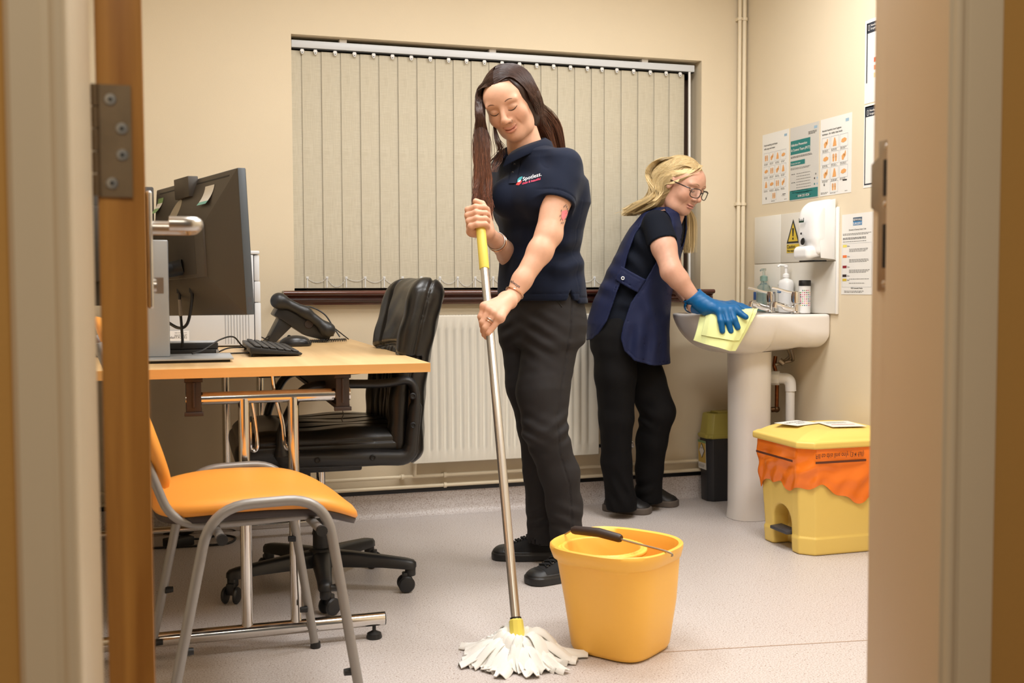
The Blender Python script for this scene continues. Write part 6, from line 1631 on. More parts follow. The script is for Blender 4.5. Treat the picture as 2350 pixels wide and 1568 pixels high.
# collar: a folded band round the neck
cl = MB(); rows = []; NC = 40
for i in range(NC+1):
    t = -1+2*i/NC; a = t*2.86                                   # 0 at the nape, +-pi at the throat
    dirn = -F1*math.cos(a)+S1*math.sin(a); fr_t = abs(t)
    k2 = fr_t**1.6
    inn = neck_b+dirn*(0.058-0.006*k2)+CZ*(0.026-0.056*k2)+F1*0.012*k2
    top = neck_b+dirn*(0.066-0.004*k2)+CZ*(0.036-0.058*k2)+F1*0.016*k2
    out = neck_b+dirn*(0.092+0.006*k2)+CZ*(0.004-0.046*k2-0.030*max(0, fr_t-0.6)/0.4)+F1*0.026*k2
    rows.append([inn, top, (top+out)/2+dirn*0.006+CZ*0.004, out, out-CZ*0.003-dirn*0.002, (top+out)/2-CZ*0.003])
cl.loft(rows, closed=True)
ob('collar', cl, m_polo, shirt, sharp=70)
m_btn = mat('dark_button', (70, 70, 76), 0.3)
v0 = at(1186, 362, 3.30)
for v_ in (366, 386):
    c = trace(np.array([at(1182-(v_-366)*0.25, v_, 3.28)]), CA, polo, off=0.001)[0]
    ob('button', MB().lathe([(0.0052, 0), (0.0048, 0.0022), (0.0015, 0.0016)], tuple(c), 14, axis=tuple(F1)), m_btn, shirt)
pl_ = np.array([[at(1186-k*2.0+dx, 360+k*11, 3.28) for dx in (-9, 9)] for k in range(6)]).reshape(-1, 3)
pl_ = trace(pl_, CA, polo, off=0.0022)
ob('placket', MB().add(pl_, [(2*k, 2*k+1, 2*k+3, 2*k+2) for k in range(5)]), m_polo, shirt, recalc=False)
m_lw = mat('logo_white', (228, 228, 230), 0.6); m_lp = mat('logo_pink', (230, 60, 96), 0.6); m_lt = mat('logo_teal', (60, 150, 156), 0.6); m_lr = mat('logo_red', (226, 62, 60), 0.6)
lU = nrm(at(1228, 408, 3.37)-at(1186, 418, 3.37)); lV = CZ
wrap_print('chest_logo', [('poly', [(0.0, 0.004), (0.010, 0.0), (0.016, 0.004), (0.020, 0.012), (0.012, 0.014), (0.004, 0.010)], m_lr), ('poly', [(0.004, 0.012), (0.012, 0.015), (0.019, 0.018), (0.022, 0.028), (0.012, 0.027), (0.006, 0.022)], m_lt), ('poly', [(0.006, 0.011), (0.014, 0.010), (0.017, 0.016), (0.010, 0.0165)], m_lw),
           ('text', 'Spotless.', 0.022, 0.010, 0.019, 0.9, m_lw), ('text', 'clean & beautiful', 0.020, -0.002, 0.011, 0.8, m_lp)], at(1184, 424, 3.30), lU, lV, CA, polo, shirt, off=0.0008)

# --- shoes
m_canvas = mat('black_canvas', (26, 26, 28), 0.85, bump=0.15, bscale=700); m_rub = mat('black_rubber', (30, 30, 31), 0.45); m_lace = mat('black_lace', (20, 20, 22), 0.8)
def sneaker(toe, heel, lab):
    up = lambda P: shoe(P, toe, heel, 0.046, 0.088)
    lo = np.minimum(toe, heel)-0.08; hi = np.maximum(toe, heel)+0.08; lo[2] = 0; hi[2] = 0.12
    sh_ = thing('shoe', tuple((toe+heel)/2), lab, 'shoe', group='black canvas shoes')
    f_up = lambda P: shoe(P, toe, heel, 0.046, 0.092)[0]
    def f_sole(P):
        u, s, X, Y, L_, t0 = shoe(P, toe, heel, 0.046, 0.092); q = P-t0
        cap = sm_max(u-0.0018, (q @ X)-0.058, 0.004); cap = sm_max(cap, q[:, 2]-0.052, 0.004)
        band_ = sm_max(u-0.0022, q[:, 2]-0.034, 0.003)
        return sm_min(np.minimum(s, band_), cap, 0.002)
    sdf_ob('upper', f_up, lo, hi, 0.0035, m_canvas, sh_); sdf_ob('rubber_sole', f_sole, lo, hi, 0.0035, m_rub, sh_)
    X = nrm(heel-toe); Y = np.cross(CZ, X)
    for k in range(5):
        x = 0.075+k*0.020; b = toe+X*x
        zz = np.array([b+Y*y+CZ*0.14 for y in np.linspace(-0.022, 0.022, 7)]); q = trace(zz+X[None]*np.linspace(-0.006, 0.006, 7)[:, None], -CZ, f_up, off=0.002)
        ob('lace', MB().tube(q, 0.0028, 8), m_lace, sh_)
        zz = np.array([b+Y*y+CZ*0.14 for y in np.linspace(-0.022, 0.022, 7)]); q = trace(zz+X[None]*np.linspace(0.007, -0.007, 7)[:, None], -CZ, f_up, off=0.0035)
        ob('lace', MB().tube(q, 0.0028, 8), m_lace, sh_)
        for s in (-1, 1):
            e = trace(np.array([b+Y*s*0.030+CZ*0.12]), -CZ-Y*s*0.2, f_up, off=0.0008)[0]
            ob('eyelet', MB().tube([tuple(e+X*0.0035*math.cos(t)+(CZ*0.6+Y*s*0.6)*0.0035*math.sin(t)) for t in np.linspace(0, 6.0, 12)], 0.0009, 6), m_alu if k % 2 else m_steel, sh_)
tL = at(1204, 1346, 3.375); tL[2] = 0; tR = at(1124, 1284, 3.72); tR[2] = 0
def onfloor(u, v):
    r = _R.T @ np.array([(u-1175)/CAM_F, -(v-784)/CAM_F, 1.0]); return np.array([0, 0, CAM_H])+r*(CAM_H/-r[2])
tL, tR = onfloor(1206, 1344), onfloor(1124, 1281)
sneaker(tL, tL+nrm(cam3(0.84, 0.54, 0))*0.262, 'black canvas shoe nearest the yellow bucket')
sneaker(tR, tR+nrm(cam3(0.97, -0.10, 0))*0.255, 'black canvas shoe behind the mop pole')

# --- hair: parted in the middle, long and straight
m_hair1 = hair_mat('dark_brown_hair', 0.36)
rng = np.random.RandomState(5)
def hcap(P, off=0.010):
    q = hd1.loc(P); x, y, z = q[:, 0], q[:, 1], q[:, 2]
    d = sm_min(d_ell(q, (0.006, 0.036, -0.024), (0.084, 0.084, 0.098)), d_ell(q, (0, -0.03, -0.045), (0.080, 0.09, 0.065)), 0.05)
    # keep the face clear: hairline curve
    face = np.maximum(z*-1+0.012+0.30*np.clip(y-0.03, 0, 1)+0.0*x, (np.abs(x)/0.067)**2*0.06+(y-0.076)*0.7)
    hole = sm_max(np.maximum(0.035-z-0.0*x, np.maximum(np.abs(x+0.002)-(0.058-0.45*np.clip(y-0.045, 0, 1)), y-0.078)), -0.2+0*z, 0.001)
    return sm_max(d, -hole, 0.012)*hd1.k
lockL = [hd1.w(-0.070, 0.055, 0.010), hd1.w(-0.082, 0.0, 0.012), at(1100, 320, 3.36), at(1100, 390, 3.345), at(1103, 450, 3.335), at(1097, 505, 3.33)]
lockR = [hd1.w(0.066, 0.06, 0.0), hd1.w(0.084, 0.0, -0.010), at(1232, 262, 3.47), at(1258, 300, 3.545), at(1275, 335, 3.60), at(1270, 420, 3.64)]
backl = [hd1.w(0.0, 0.04, -0.10), at(1205, 280, 3.55), at(1230, 340, 3.61), at(1240, 420, 3.635)]
def hvol(P):
    d = hcap(P)
    d = sm_min(d, d_path(P, [hd1.w(-0.066, 0.075, 0.0), at(1101, 215, 3.40), at(1102, 262, 3.375), at(1105, 330, 3.36), at(1107, 410, 3.35), at(1106, 455, 3.34)], [0.012, 0.011, 0.013, 0.013, 0.010, 0.003], 0.004), 0.012)
    d = sm_min(d, d_path(P, lockR, [0.012, 0.018, 0.022, 0.020, 0.016, 0.010], 0.005), 0.02)
    d = sm_min(d, d_path(P, backl, [0.05, 0.055, 0.05, 0.04], 0.02), 0.03)
    q = hd1.loc(P); part = np.exp(-((q[:, 0]+0.004)/0.0022)**2)*(q[:, 2] > 0.0)*(q[:, 1] > 0.06)
    return d+part*0.004
V, Fc = sdf_mesh(hvol, [0.70, 3.0, 1.0], [1.45, 3.9, 1.72], 0.004)
paths, cols = [], []
c_dark, c_mid, c_warm = np.array(lin(58, 38, 30)), np.array(lin(98, 66, 50)), np.array(lin(150, 90, 62))
CLN = [(rng.normal(), rng.normal(), rng.uniform(455, 525), rng.normal()) for _ in range(18)]
CLR = [(rng.uniform(), rng.normal(), rng.uniform()) for _ in range(16)]
def strand(side):
    """root beside the parting, falling over the side of the head, gathering into locks"""
    s = side
    if s < 0:
        ci = rng.randint(len(CLN)); cl_ = CLN[ci]; pz = np.clip(-0.085+0.14*(ci+0.5)/len(CLN)+rng.normal()*0.010, -0.09, 0.056)
    else:
        ci = rng.randint(len(CLR)); cl_ = CLR[ci]; pz = np.clip(-0.085+0.14*(ci+0.5)/len(CLR)+rng.normal()*0.010, -0.09, 0.056)
    y0 = 0.034+0.083*math.sqrt(max(0, 1-((pz+0.024)/0.099)**2))
    root = hd1.w(s*0.003-0.004, y0, pz); fwd = (pz+0.085)/0.14
    if s < 0:
        j0, j1 = float(np.clip(cl_[0], -1.4, 1.4)), cl_[1]; g = rng.uniform(-1, 1)
        a = hd1.w(-0.050, 0.086, pz*0.8+0.004); b = at(1100+5*g, 214+6*j1, 3.395-0.03*(fwd-0.5)); c = at(1101+7*g+2*j0, 262, 3.365-0.012*j1)
        e1 = at(1104+8*j0+rng.normal()*5, 330, 3.355+j1*0.010); e2 = at(1106+12*j0+rng.normal()*3, 410, 3.345+j1*0.010)
        e3 = at(1105+15*j0+cl_[3]*3+rng.normal()*2.5, cl_[2]+rng.normal()*14, 3.33+j1*0.010)
        return crpath([root, a, b, c, e1, e2, e3], 26)
    a = hd1.w(0.050, 0.092, pz*0.8); b = hd1.w(0.079, 0.040, pz*0.5+0.006); c = hd1.w(0.083+rng.normal()*0.003, -0.020, -0.010+0.03*(fwd-0.5)+rng.normal()*0.006)
    t = cl_[0]+rng.normal()*0.06
    e1 = at(1228+34*t, 286-26*t+rng.normal()*3, 3.47+0.06*cl_[2]); e2 = at(1248+40*t, 318-18*t+rng.normal()*3, 3.53+0.04*cl_[2]); e3 = at(1274+26*t, 395, 3.67)
    return crpath([root, a, b, c, e1, e2, e3], 24)
for i in range(2000): paths.append(strand(-1))
for i in range(1700): paths.append(strand(1))
for i in range(40):   # fine loose strands by the neck
    j = rng.normal(); paths.append(crpath([hd1.w(-0.060, -0.03, 0.03), at(1140+j*3, 318, 3.36), at(1150+j*5, 345+rng.normal()*4, 3.37), at(1140+rng.normal()*8, 372, 3.38), at(1128+rng.normal()*6, 395, 3.36)], 18))
paths = conform(paths, hvol, hd1, rng)
Vs, Fs = tubes(paths, 0.0011, 0.0005, 3)
n_ = len(Vs); per = []
for p in paths:
    t = np.linspace(0, 1, len(p)); k = rng.uniform(0.55, 1.35); w2 = np.clip((t-0.25)*1.3, 0, 1)[:, None]*rng.uniform(0.2, 1.0)
    c = (c_dark*(1-w2)+c_mid*w2)*k; w3 = np.clip((t-0.55)*2, 0, 1)[:, None]*rng.uniform(0, 0.9); c = c*(1-w3)+c_warm*k*w3
    per.append(np.tile(c, (3, 1)))
Cs = np.concatenate(per)
Cv = np.tile(c_dark*0.8, (len(V), 1))
Vh = np.concatenate([V, Vs]); Fh = np.concatenate([Fc, Fs+len(V)])
ob('hair', np_mesh('hair', Vh, Fh, m_hair1, color=np.concatenate([Cv, Cs])), None, p1)

# ================================================================== MOP
m_mopy = mat('mop_yellow_plastic', (228, 210, 96), 0.4)
base_m = (PB+PA)/2; hb = onfloor(1192, 1512)
mop = thing('mop', tuple(hb), 'white strip mop with an aluminium pole and yellow grip', 'mop')
ob('pole', MB().tube([tuple(PA), tuple(PB)], 0.0125, 24), mat('pole_aluminium', (196, 192, 186), 0.28, metal=0.85), mop)
gend = pole(618)
ob('grip', MB().tube([tuple(PA-pax*0.012), tuple(PA-pax*0.010), tuple(gend-pax*0.002), tuple(gend)], [0.0125, 0.0148, 0.0150, 0.0138], 24), m_mopy, mop)
sk = PB+pax*0.075
ob('socket', MB().tube([tuple(PB-pax*0.004), tuple(PB), tuple(PB+pax*0.05), tuple(sk)], [0.0150, 0.0185, 0.0205, 0.024], 10), m_mopy, mop, sharp=30)
ob('socket_collar', MB().tube([tuple(PB-pax*0.008), tuple(PB-pax*0.003)], 0.0150, 20), m_black, mop)
m_strip = mat('white_mop_cloth', (236, 234, 228), 0.9, bump=0.2, bscale=300, sub=0.0)
top = PB+pax*0.055
r3 = random.Random(21)
def strip_mesh(a, reach, wdt, hgt, lean, droop, curl):
    """one cloth strip falling out of the socket to the floor"""
    m = MB(); n = 14; d_ = CR*math.cos(a)+CA*math.sin(a); s_ = -CR*math.sin(a)+CA*math.cos(a); rows = []
    for i in range(n+1):
        t = i/n; r = 0.012+reach*t**1.1; z = top[2]*(1-t)**(1.6-droop)*1.0+hgt*math.sin(PI*min(1, t*1.05))*0.9+0.0045
        z = max(z, 0.004+0.004*math.sin(t*9+a)**2)
        w = wdt*(0.30+0.75*math.sin(min(1, t*1.25+0.06)*PI/2))*(1-0.25*max(0, t-0.8)/0.2)
        c = np.array([top[0], top[1], 0])+d_*r+CZ*z+s_*(curl*t*t)
        row = []
        for q in (-1, -0.5, 0, 0.5, 1): row.append(c+s_*w*q+CZ*(0.007*math.cos(q*PI/2*1.1)+0.004*math.sin(q*5+t*6+a*3)))
        rows.append(row)
    for i in range(n+1): rows[i] = rows[i]+[p-CZ*0.0022 for p in rows[i][::-1]]
    m.loft(rows)
    return m.mesh('strip', m_strip, sharp=70)
for lay, (cnt, rc, hg) in enumerate(((26, 0.150, 0.004), (22, 0.125, 0.022), (14, 0.095, 0.040))):
    for i in range(cnt):
        a = 2*PI*(i+0.37*lay)/cnt+r3.uniform(-0.12, 0.12); sx, sa = math.cos(a), math.sin(a)
        reach = rc*r3.uniform(0.82, 1.08)*(1.0+0.12*max(0, sx))*(0.92 if sa < -0.5 else 1.0)
        if sx > 0.5 and sa > 0.0: reach *= 0.62
        ob('mop_strip', strip_mesh(a, reach, r3.uniform(0.015, 0.023), hg+r3.uniform(0.0, 0.012), 0, r3.uniform(-0.1, 0.5), r3.uniform(-0.03, 0.03)), None, mop)
# ================================================================== PERSON AT THE SINK
F2 = nrm(cam3(0.93, -0.36, 0)); S2 = nrm(cam3(0.36, 0.93, 0))       # facing, her left (away from the viewer)
floor2 = onfloor(1470, 1168)
p2 = thing('person', tuple(floor2), 'person with blonde hair, glasses and a navy tabard wiping the sink', 'person')
hd2 = Head(at(1566, 427, 4.30), cam3(0.64, -0.66, -0.40), 0.10, 0.99)
nb2 = at(1532, 496, 4.36); nt2 = hd2.w(0.0, -0.045, -0.035)
shR2, elR2, wrR2 = at(1507, 514, 4.215), at(1541, 622, 4.125), at(1592, 684, 4.135)
shL2, elL2, wrL2 = at(1532, 512, 4.53), at(1545, 640, 4.50), at(1592, 702, 4.36)
ts2 = [(at(1530, 486, 4.37), 0.070, 0.055), (at(1522, 500, 4.37), 0.135, 0.072), (at(1512, 525, 4.375), 0.165, 0.092), (at(1500, 560, 4.38), 0.160, 0.106), (at(1482, 610, 4.39), 0.152, 0.112), (at(1460, 660, 4.40), 0.152, 0.114), (at(1442, 705, 4.41), 0.160, 0.122), (at(1432, 755, 4.42), 0.166, 0.128)]
hips2 = [at(1410, 775, 4.34), at(1452, 780, 4.50)]
legR2 = [hips2[0], at(1412, 860, 4.345), at(1413, 960, 4.36), at(1414, 1060, 4.385), at(1424, 1150, 4.40), at(1427, 1168, 4.405)]
legL2 = [hips2[1], at(1480, 870, 4.46), at(1510, 945, 4.44), at(1497, 1010, 4.475), at(1490, 1080, 4.515), at(1487, 1152, 4.545)]
def gl_hand(P, near):
    if near:
        m = [at(1652, 713, 4.068), at(1664, 714, 4.064), at(1677, 714, 4.066), at(1687, 712, 4.075)]
        k = [at(1655, 737, 4.046), at(1671, 738, 4.044), at(1685, 734, 4.048), at(1700, 720, 4.06)]
        t = [at(1658, 760, 4.046), at(1677, 760, 4.044), at(1693, 752, 4.046), at(1712, 728, 4.05)]
        w = at(1622, 703, 4.115)
        th = [w+(m[3]-w)*0.35, at(1668, 702, 4.12), at(1690, 706, 4.135), at(1703, 712, 4.14)]
    else:
        m = [at(1668, 704, 4.20), at(1673, 702, 4.215), at(1677, 701, 4.232), at(1680, 701, 4.25)]
        k = [at(1694, 709, 4.17), at(1699, 706, 4.19), at(1701, 704, 4.212), at(1699, 703, 4.235)]
        t = [at(1713, 719, 4.16), at(1720, 714, 4.18), at(1721, 711, 4.205), at(1716, 710, 4.23)]
        w = at(1622, 704, 4.315)
        th = [w+(m[0]-w)*0.3, at(1655, 712, 4.21), at(1672, 716, 4.17), at(1684, 720, 4.155)]
    d = None
    for i in range(4):
        L_ = (1, 1, 1, 0.92)[i]
        e = finger(P, [m[i], k[i], t[i]], [0.0125, 0.0118*L_, 0.0095]); d = e if d is None else sm_min(d, e, 0.003)
    palm = d_hull(P, [m[0], m[3], w], [0.0140, 0.0140, 0.029], 0.02)
    d = sm_min(d, palm, 0.012)
    return sm_min(d, finger(P, th, [0.018, 0.0135, 0.012, 0.0095]), 0.012), w
def armN(P, g=0.0):
    d = d_path(P, [shR2, shR2+(elR2-shR2)*0.5, elR2], [0.050+g, 0.0475+g, 0.040+g], 0.02)
    f = d_path(P, [elR2, elR2+(wrR2-elR2)*0.3, wrR2], [0.0385+g, 0.038+g, 0.027+g], 0.02)
    return sm_min(sm_min(d, f, 0.02), d_ell(P, elR2-CR*0.012-CZ*0.010, (0.024, 0.024, 0.024)), 0.02)
def armF(P): return sm_min(d_path(P, [shL2, elL2], [0.048, 0.039], 0.02), d_path(P, [elL2, wrL2], [0.038, 0.027], 0.02), 0.02)
def legs2(P, g): return sm_min(d_path(P, legR2, [0.084+g, 0.076+g, 0.060+g, 0.052+g, 0.040+g, 0.038+g], 0.03), d_path(P, legL2, [0.084+g, 0.072+g, 0.062+g, 0.056+g, 0.048+g, 0.038+g], 0.03), 0.02)
def body2(P):
    d = cull(P, hd2.c, 0.155, lambda q: hd2.sdf(q, old=1.0, smile=0.2))
    nk = sm_min(d_path(P, [nb2+(nb2-nt2)*0.3, nt2], [0.056, 0.046], 0.02), d_cone(P, nb2+F2*0.035, hd2.w(0, -0.065, 0.0), 0.030, 0.022), 0.03)
    nk = nk+0.0012*np.sin((P-nb2) @ F2*330)*np.exp(-((P-at(1540, 478, 4.29))**2).sum(1)/0.03**2)
    d = sm_min(d, nk, 0.012)
    d = sm_min(d, d_stack(P, ts2, S2, F2, 0.03)+0.008, 0.02)
    d = sm_min(d, cull(P, (shR2+wrR2)/2, 0.26, armN), 0.02)
    d = sm_min(d, cull(P, (shL2+wrL2)/2, 0.26, armF), 0.02)
    for n_ in (True, False):
        w = wrR2 if n_ else wrL2; h = at(1668, 715, 4.08) if n_ else at(1680, 708, 4.21)
        def fh_(q, n_=n_, w=w):
            a, ww = gl_hand(q, n_); return sm_min(a+0.003, d_cone(q, w, ww, 0.027, 0.025), 0.02)
        d = sm_min(d, cull(P, (w+h)/2, 0.16, fh_), 0.01)
    return sm_min(d, legs2(P, -0.008), 0.02)
SK2 = lin(204, 156, 132)
V, Fc = sdf_mesh(body2, [1.45, 3.55, 0.03], [2.40, 4.40, 1.52], 0.0032)
q = hd2.loc(V)
col = hd2.color(V, SK2, lin(186, 112, 104), 0.45, 0.6, smile=0.2)
blot = (wob(V, 130, 4)*0.5+wob(V, 320, 6)*0.5)[:, None]*0.06
col = col*(1+blot*np.array([0.4, 1.0, 1.1]))
col[V[:, 2] < 0.17] = lin(20, 20, 22)      # dark socks
body2_o = ob('body', np_mesh('body', V, Fc, m_skin, color=col), None, p2)
fh2 = lambda P: hd2.sdf(P, old=1.0, smile=0.2)
m_brow2 = mat('ash_brow', (150, 116, 88), 0.6)
for s in (-1, 1):
    face_line('eyebrow', hd2, fh2, [(s*0.012, 0.0275, 0.09), (s*0.026, 0.033, 0.09), (s*0.048, 0.028, 0.08)], 0.0020, m_brow2, body2_o, off=-0.0010)
    face_line('eyelashes', hd2, fh2, [(s*0.017, 0.001, 0.09), (s*0.026, -0.0028, 0.09), (s*0.036, -0.0026, 0.088), (s*0.046, 0.003, 0.08)], 0.0013, m_lash, body2_o, off=0.0002)
# glasses
gla = thing('glasses', tuple(hd2.w(0, 0, 0.09)), 'dark framed glasses worn by the blonde person', 'glasses')
m_fr = mat('dark_tortoise', (38, 26, 22), 0.25); m_lens = mat('spectacle_lens', (235, 235, 235), 0.02, alpha=0.10)
for s in (-1, 1):
    ring_ = []
    for k in range(36):
        t = 2*PI*k/36; x = 0.0255*abs(math.cos(t))**0.72*np.sign(math.cos(t)); y = 0.0185*abs(math.sin(t))**0.72*np.sign(math.sin(t))
        ring_.append(tuple(hd2.w(s*0.0325+x, -0.002+y-0.0015*(x*s)/0.02, 0.1035-0.012*((s*0.0325+x)/0.055)**2)))
    o = ob('rim', MB().tube(ring_, 0.0019, 8, closed=True), m_fr, gla)
    ob('lens', MB().add(ring_, [tuple(range(36))]), m_lens, o)
    ob('temple', MB().tube(smooth_path([tuple(hd2.w(s*0.058, 0.010, 0.090)), tuple(hd2.w(s*0.072, 0.010, 0.070)), tuple(hd2.w(s*0.080, 0.010, 0.01)), tuple(hd2.w(s*0.078, 0.008, -0.02)), tuple(hd2.w(s*0.076, -0.015, -0.035))], 5), 0.0024, 8), m_fr, gla)
    ob('hinge', MB().ball(tuple(hd2.w(s*0.0605, 0.010, 0.088)), 0.0028, 8, 6), m_gold, gla)
ob('bridge', MB().tube([tuple(hd2.w(-0.009, 0.003, 0.103)), tuple(hd2.w(0, 0.006, 0.106)), tuple(hd2.w(0.009, 0.003, 0.103))], 0.0024, 8), m_fr, gla)

# --- trousers
m_tr2 = mat('soft_black_trouser', (17, 16, 17), 0.8, spec=0.15, bump=0.06, bscale=900, noise=0.08, nscale=9)
def trousers2(P):
    z = P[:, 2]
    a = d_path(P, legR2[:-1]+[at(1427, 1176, 4.405)], [0.094, 0.084, 0.070, 0.062, 0.060, 0.060], 0.02)
    b = d_path(P, legL2[:-1]+[at(1489, 1165, 4.545)], [0.092, 0.082, 0.072, 0.064, 0.058, 0.056], 0.02)
    pv = d_stack(P, [(at(1438, 725, 4.41), 0.160, 0.118), (at(1432, 760, 4.42), 0.168, 0.128), (at(1428, 800, 4.42), 0.160, 0.120)], S2, F2, 0.02)
    d = sm_min(sm_min(a, b, 0.015), pv, 0.04)
    fold = 0.003*wob(P*np.array([1, 1, 0.5]), 30, 13)+0.0014*wob(P, 60, 15)
    for c, s, am, dirr in ((at(1478, 965, 4.42), 0.05, 0.007, (0.6, 0, 1)), (at(1425, 1130, 4.34), 0.06, 0.006, (0.9, 0, 0.5)), (at(1475, 1120, 4.5), 0.05, 0.005, (-0.4, 0, 1))):
        q = P-c; fold = fold+am*np.sin((q @ nrm(cam3(*dirr)))*120)*np.exp(-(q*q).sum(1)/s**2)
    d = d+fold
    near = ((P-at(1460, 1160, 4.47)) @ CR) < 0
    d = sm_max(d, np.where(near, 0.030, 0.034)-z, 0.004)
    return d
V, Fc = sdf_mesh(trousers2, [1.5, 3.85, 0.0], [2.3, 4.40, 0.95], 0.0055)
ob('trousers', np_mesh('trousers', V, Fc, m_tr2), None, p2)
# --- t-shirt
m_tee = mat('black_navy_tee', (16, 20, 30), 0.85, spec=0.15, bump=0.08, bscale=900)
slv2 = shR2+(elR2-shR2)*0.42
def tee(P):
    z = P[:, 2]
    st = [(c, a+0.008, b+0.006) for c, a, b in ts2]; st[-1] = (at(1431, 760, 4.42), 0.176, 0.138)
    d = d_stack(P, st, S2, F2, 0.012)
    fold = 0.003*wob(P, 24, 31)+0.0015*wob(P, 60, 33)
    for c, s, am, dirr in ((at(1455, 590, 4.25), 0.07, 0.006, (0.7, 0, 0.7)), (at(1440, 690, 4.26), 0.06, 0.005, (0.3, 0, 1)), (at(1470, 540, 4.25), 0.05, 0.005, (0.9, 0, 0.3))):
        q = P-c; fold = fold+am*np.sin((q @ nrm(cam3(*dirr)))*85)*np.exp(-(q*q).sum(1)/s**2)
    d = d+fold
    ax_ = nrm(elR2-shR2); q = (P-slv2) @ ax_
    sl = d_path(P, [shR2-CZ*0.002, slv2+ax_*0.08], [0.058, 0.060], 0.02)+fold*0.6
    sl = sm_max(sl, q, 0.004); sl = sm_max(sl, -sm_max(d_path(P, [shR2, slv2+ax_*0.1], [0.0505, 0.0515], 0), -(q+0.03), 0.004), 0.003)
    d = sm_min(d, sl, 0.022)
    qf = d_path(P, [shL2, shL2+(elL2-shL2)*0.42], [0.056, 0.058], 0.02); d = sm_min(d, qf, 0.02)
    d = sm_max(d, -d_path(P, [nb2-F2*0.002-CZ*0.05, nt2], [0.060, 0.056], 0.0), 0.004)
    d = sm_max(d, -d_cone(P, nb2+F2*0.05+CZ*0.01, nb2+F2*0.09-CZ*0.01, 0.036, 0.03), 0.004)
    return d
V, Fc = sdf_mesh(tee, [1.50, 3.70, 0.73], [2.25, 4.42, 1.30], 0.0048)
ob('t_shirt', np_mesh('t_shirt', V, Fc, m_tee), None, p2)
# --- tabard: front and back panels joined by side straps
m_tab = mat('navy_tabard', (24, 31, 62), 0.6, bump=0.05, bscale=800, spec=0.2)
tb_st = [(at(1531, 474, 4.37), 0.075, 0.050), (at(1524, 492, 4.37), 0.140, 0.084), (at(1512, 525, 4.375), 0.176, 0.110), (at(1496, 565, 4.38), 0.178, 0.126), (at(1474, 620, 4.39), 0.176, 0.140), (at(1453, 680, 4.40), 0.182, 0.152), (at(1441, 740, 4.41), 0.192, 0.166), (at(1441, 800, 4.42), 0.198, 0.166), (at(1446, 860, 4.42), 0.200, 0.160)]
def sz(u, v): p = at(u, v, 4.27); return (p @ F2, p[2])
def poly2d(P, pts):
    """signed distance to a polygon in her side view (forward, up)"""
    q = np.array([sz(*p) for p in pts]); X = np.stack([P @ F2, P[:, 2]], 1); d = np.full(len(P), 1e9); s = np.ones(len(P)); n = len(q)
    for i in range(n):
        a, b = q[i], q[i-1]; e = b-a; w = X-a; t = np.clip((w @ e)/(e @ e), 0, 1); b_ = w-t[:, None]*e; d = np.minimum(d, (b_*b_).sum(1))
        c1 = X[:, 1] >= a[1]; c2 = X[:, 1] < b[1]; c3 = e[0]*w[:, 1] > e[1]*w[:, 0]
        fl = (c1 & c2 & c3) | (~c1 & ~c2 & ~c3); s = np.where(fl, -s, s)
    return s*np.sqrt(d)
back_poly = [(1522, 462), (1530, 478), (1492, 497), (1462, 540), (1444, 590), (1432, 640), (1412, 695), (1396, 738), (1372, 768), (1352, 780), (1300, 790), (1310, 660), (1380, 520), (1470, 440)]
front_poly = [(1518, 462), (1600, 440), (1660, 560), (1620, 842), (1530, 842), (1496, 838), (1462, 826), (1441, 806), (1432, 776), (1438, 745), (1455, 695), (1490, 642), (1520, 590), (1545, 540), (1540, 500), (1526, 478)]
strap_poly = [(1430, 610), (1492, 642), (1472, 672), (1414, 642)]
def tab_solid(P):
    d = d_stack(P, tb_st, S2, F2, 0.006)
    fold = 0.0045*wob(P*np.array([1, 1, 0.45]), 24, 41)+0.0016*wob(P, 60, 43)
    for c, s, am, dirr in ((at(1475, 790, 4.25), 0.08, 0.010, (1, 0, -0.1)), (at(1390, 650, 4.3), 0.07, 0.006, (0.4, 0, 0.9)), (at(1500, 720, 4.25), 0.07, 0.006, (0.95, 0, 0.3)), (at(1400, 580, 4.3), 0.05, 0.005, (0.2, 0, 1))):
        q = P-c; fold = fold+am*np.sin((q @ nrm(cam3(*dirr)))*85)*np.exp(-(q*q).sum(1)/s**2)
    return d+fold
def tab_shell(P, poly, off=0.0):
    d = tab_solid(P)-off
    sh_ = np.abs(d+0.004)-0.004
    pd_ = poly2d(P, poly)
    edge = 0.0018*np.exp(-((pd_+0.012)/0.0016)**2)
    d = sm_max(sh_+edge, pd_, 0.003)
    nk = np.minimum(d_path(P, [nb2-F2*0.004-CZ*0.08, nt2], [0.078, 0.070], 0.0), d_cone(P, nb2+F2*0.045, nb2+F2*0.10-CZ*0.01, 0.050, 0.03))
    d = sm_max(d, -nk, 0.004)
    return d
def arm_clear(P): return np.minimum(d_path(P, [shR2+CZ*0.0, slv2], [0.062, 0.064], 0.02), d_path(P, [shL2, shL2+(elL2-shL2)*0.42], [0.060, 0.062], 0.02))
tabd = None
for nm, pl_, off in (('tabard_back', back_poly, 0.0), ('tabard_front', front_poly, 0.002), ('tabard_strap', strap_poly, 0.007)):
    f_ = lambda P, pl_=pl_, off=off, nm=nm: (sm_max(tab_shell(P, pl_, off), -arm_clear(P), 0.004) if nm != 'tabard_strap' else sm_max(tab_shell(P, pl_, off), (P-at(1452, 640, 4.40)) @ S2, 0.003))
    V, Fc = sdf_mesh(f_, [1.40, 3.72, 0.60], [2.25, 4.48, 1.34], 0.0046, coarse=4, safety=2.0)
    ob(nm, np_mesh(nm, V, Fc, m_tab, relax=1), None, p2)
snap = trace(np.array([at(1437, 638, 4.1)]), CA, lambda P: tab_solid(P)-0.007, off=0.001)[0]
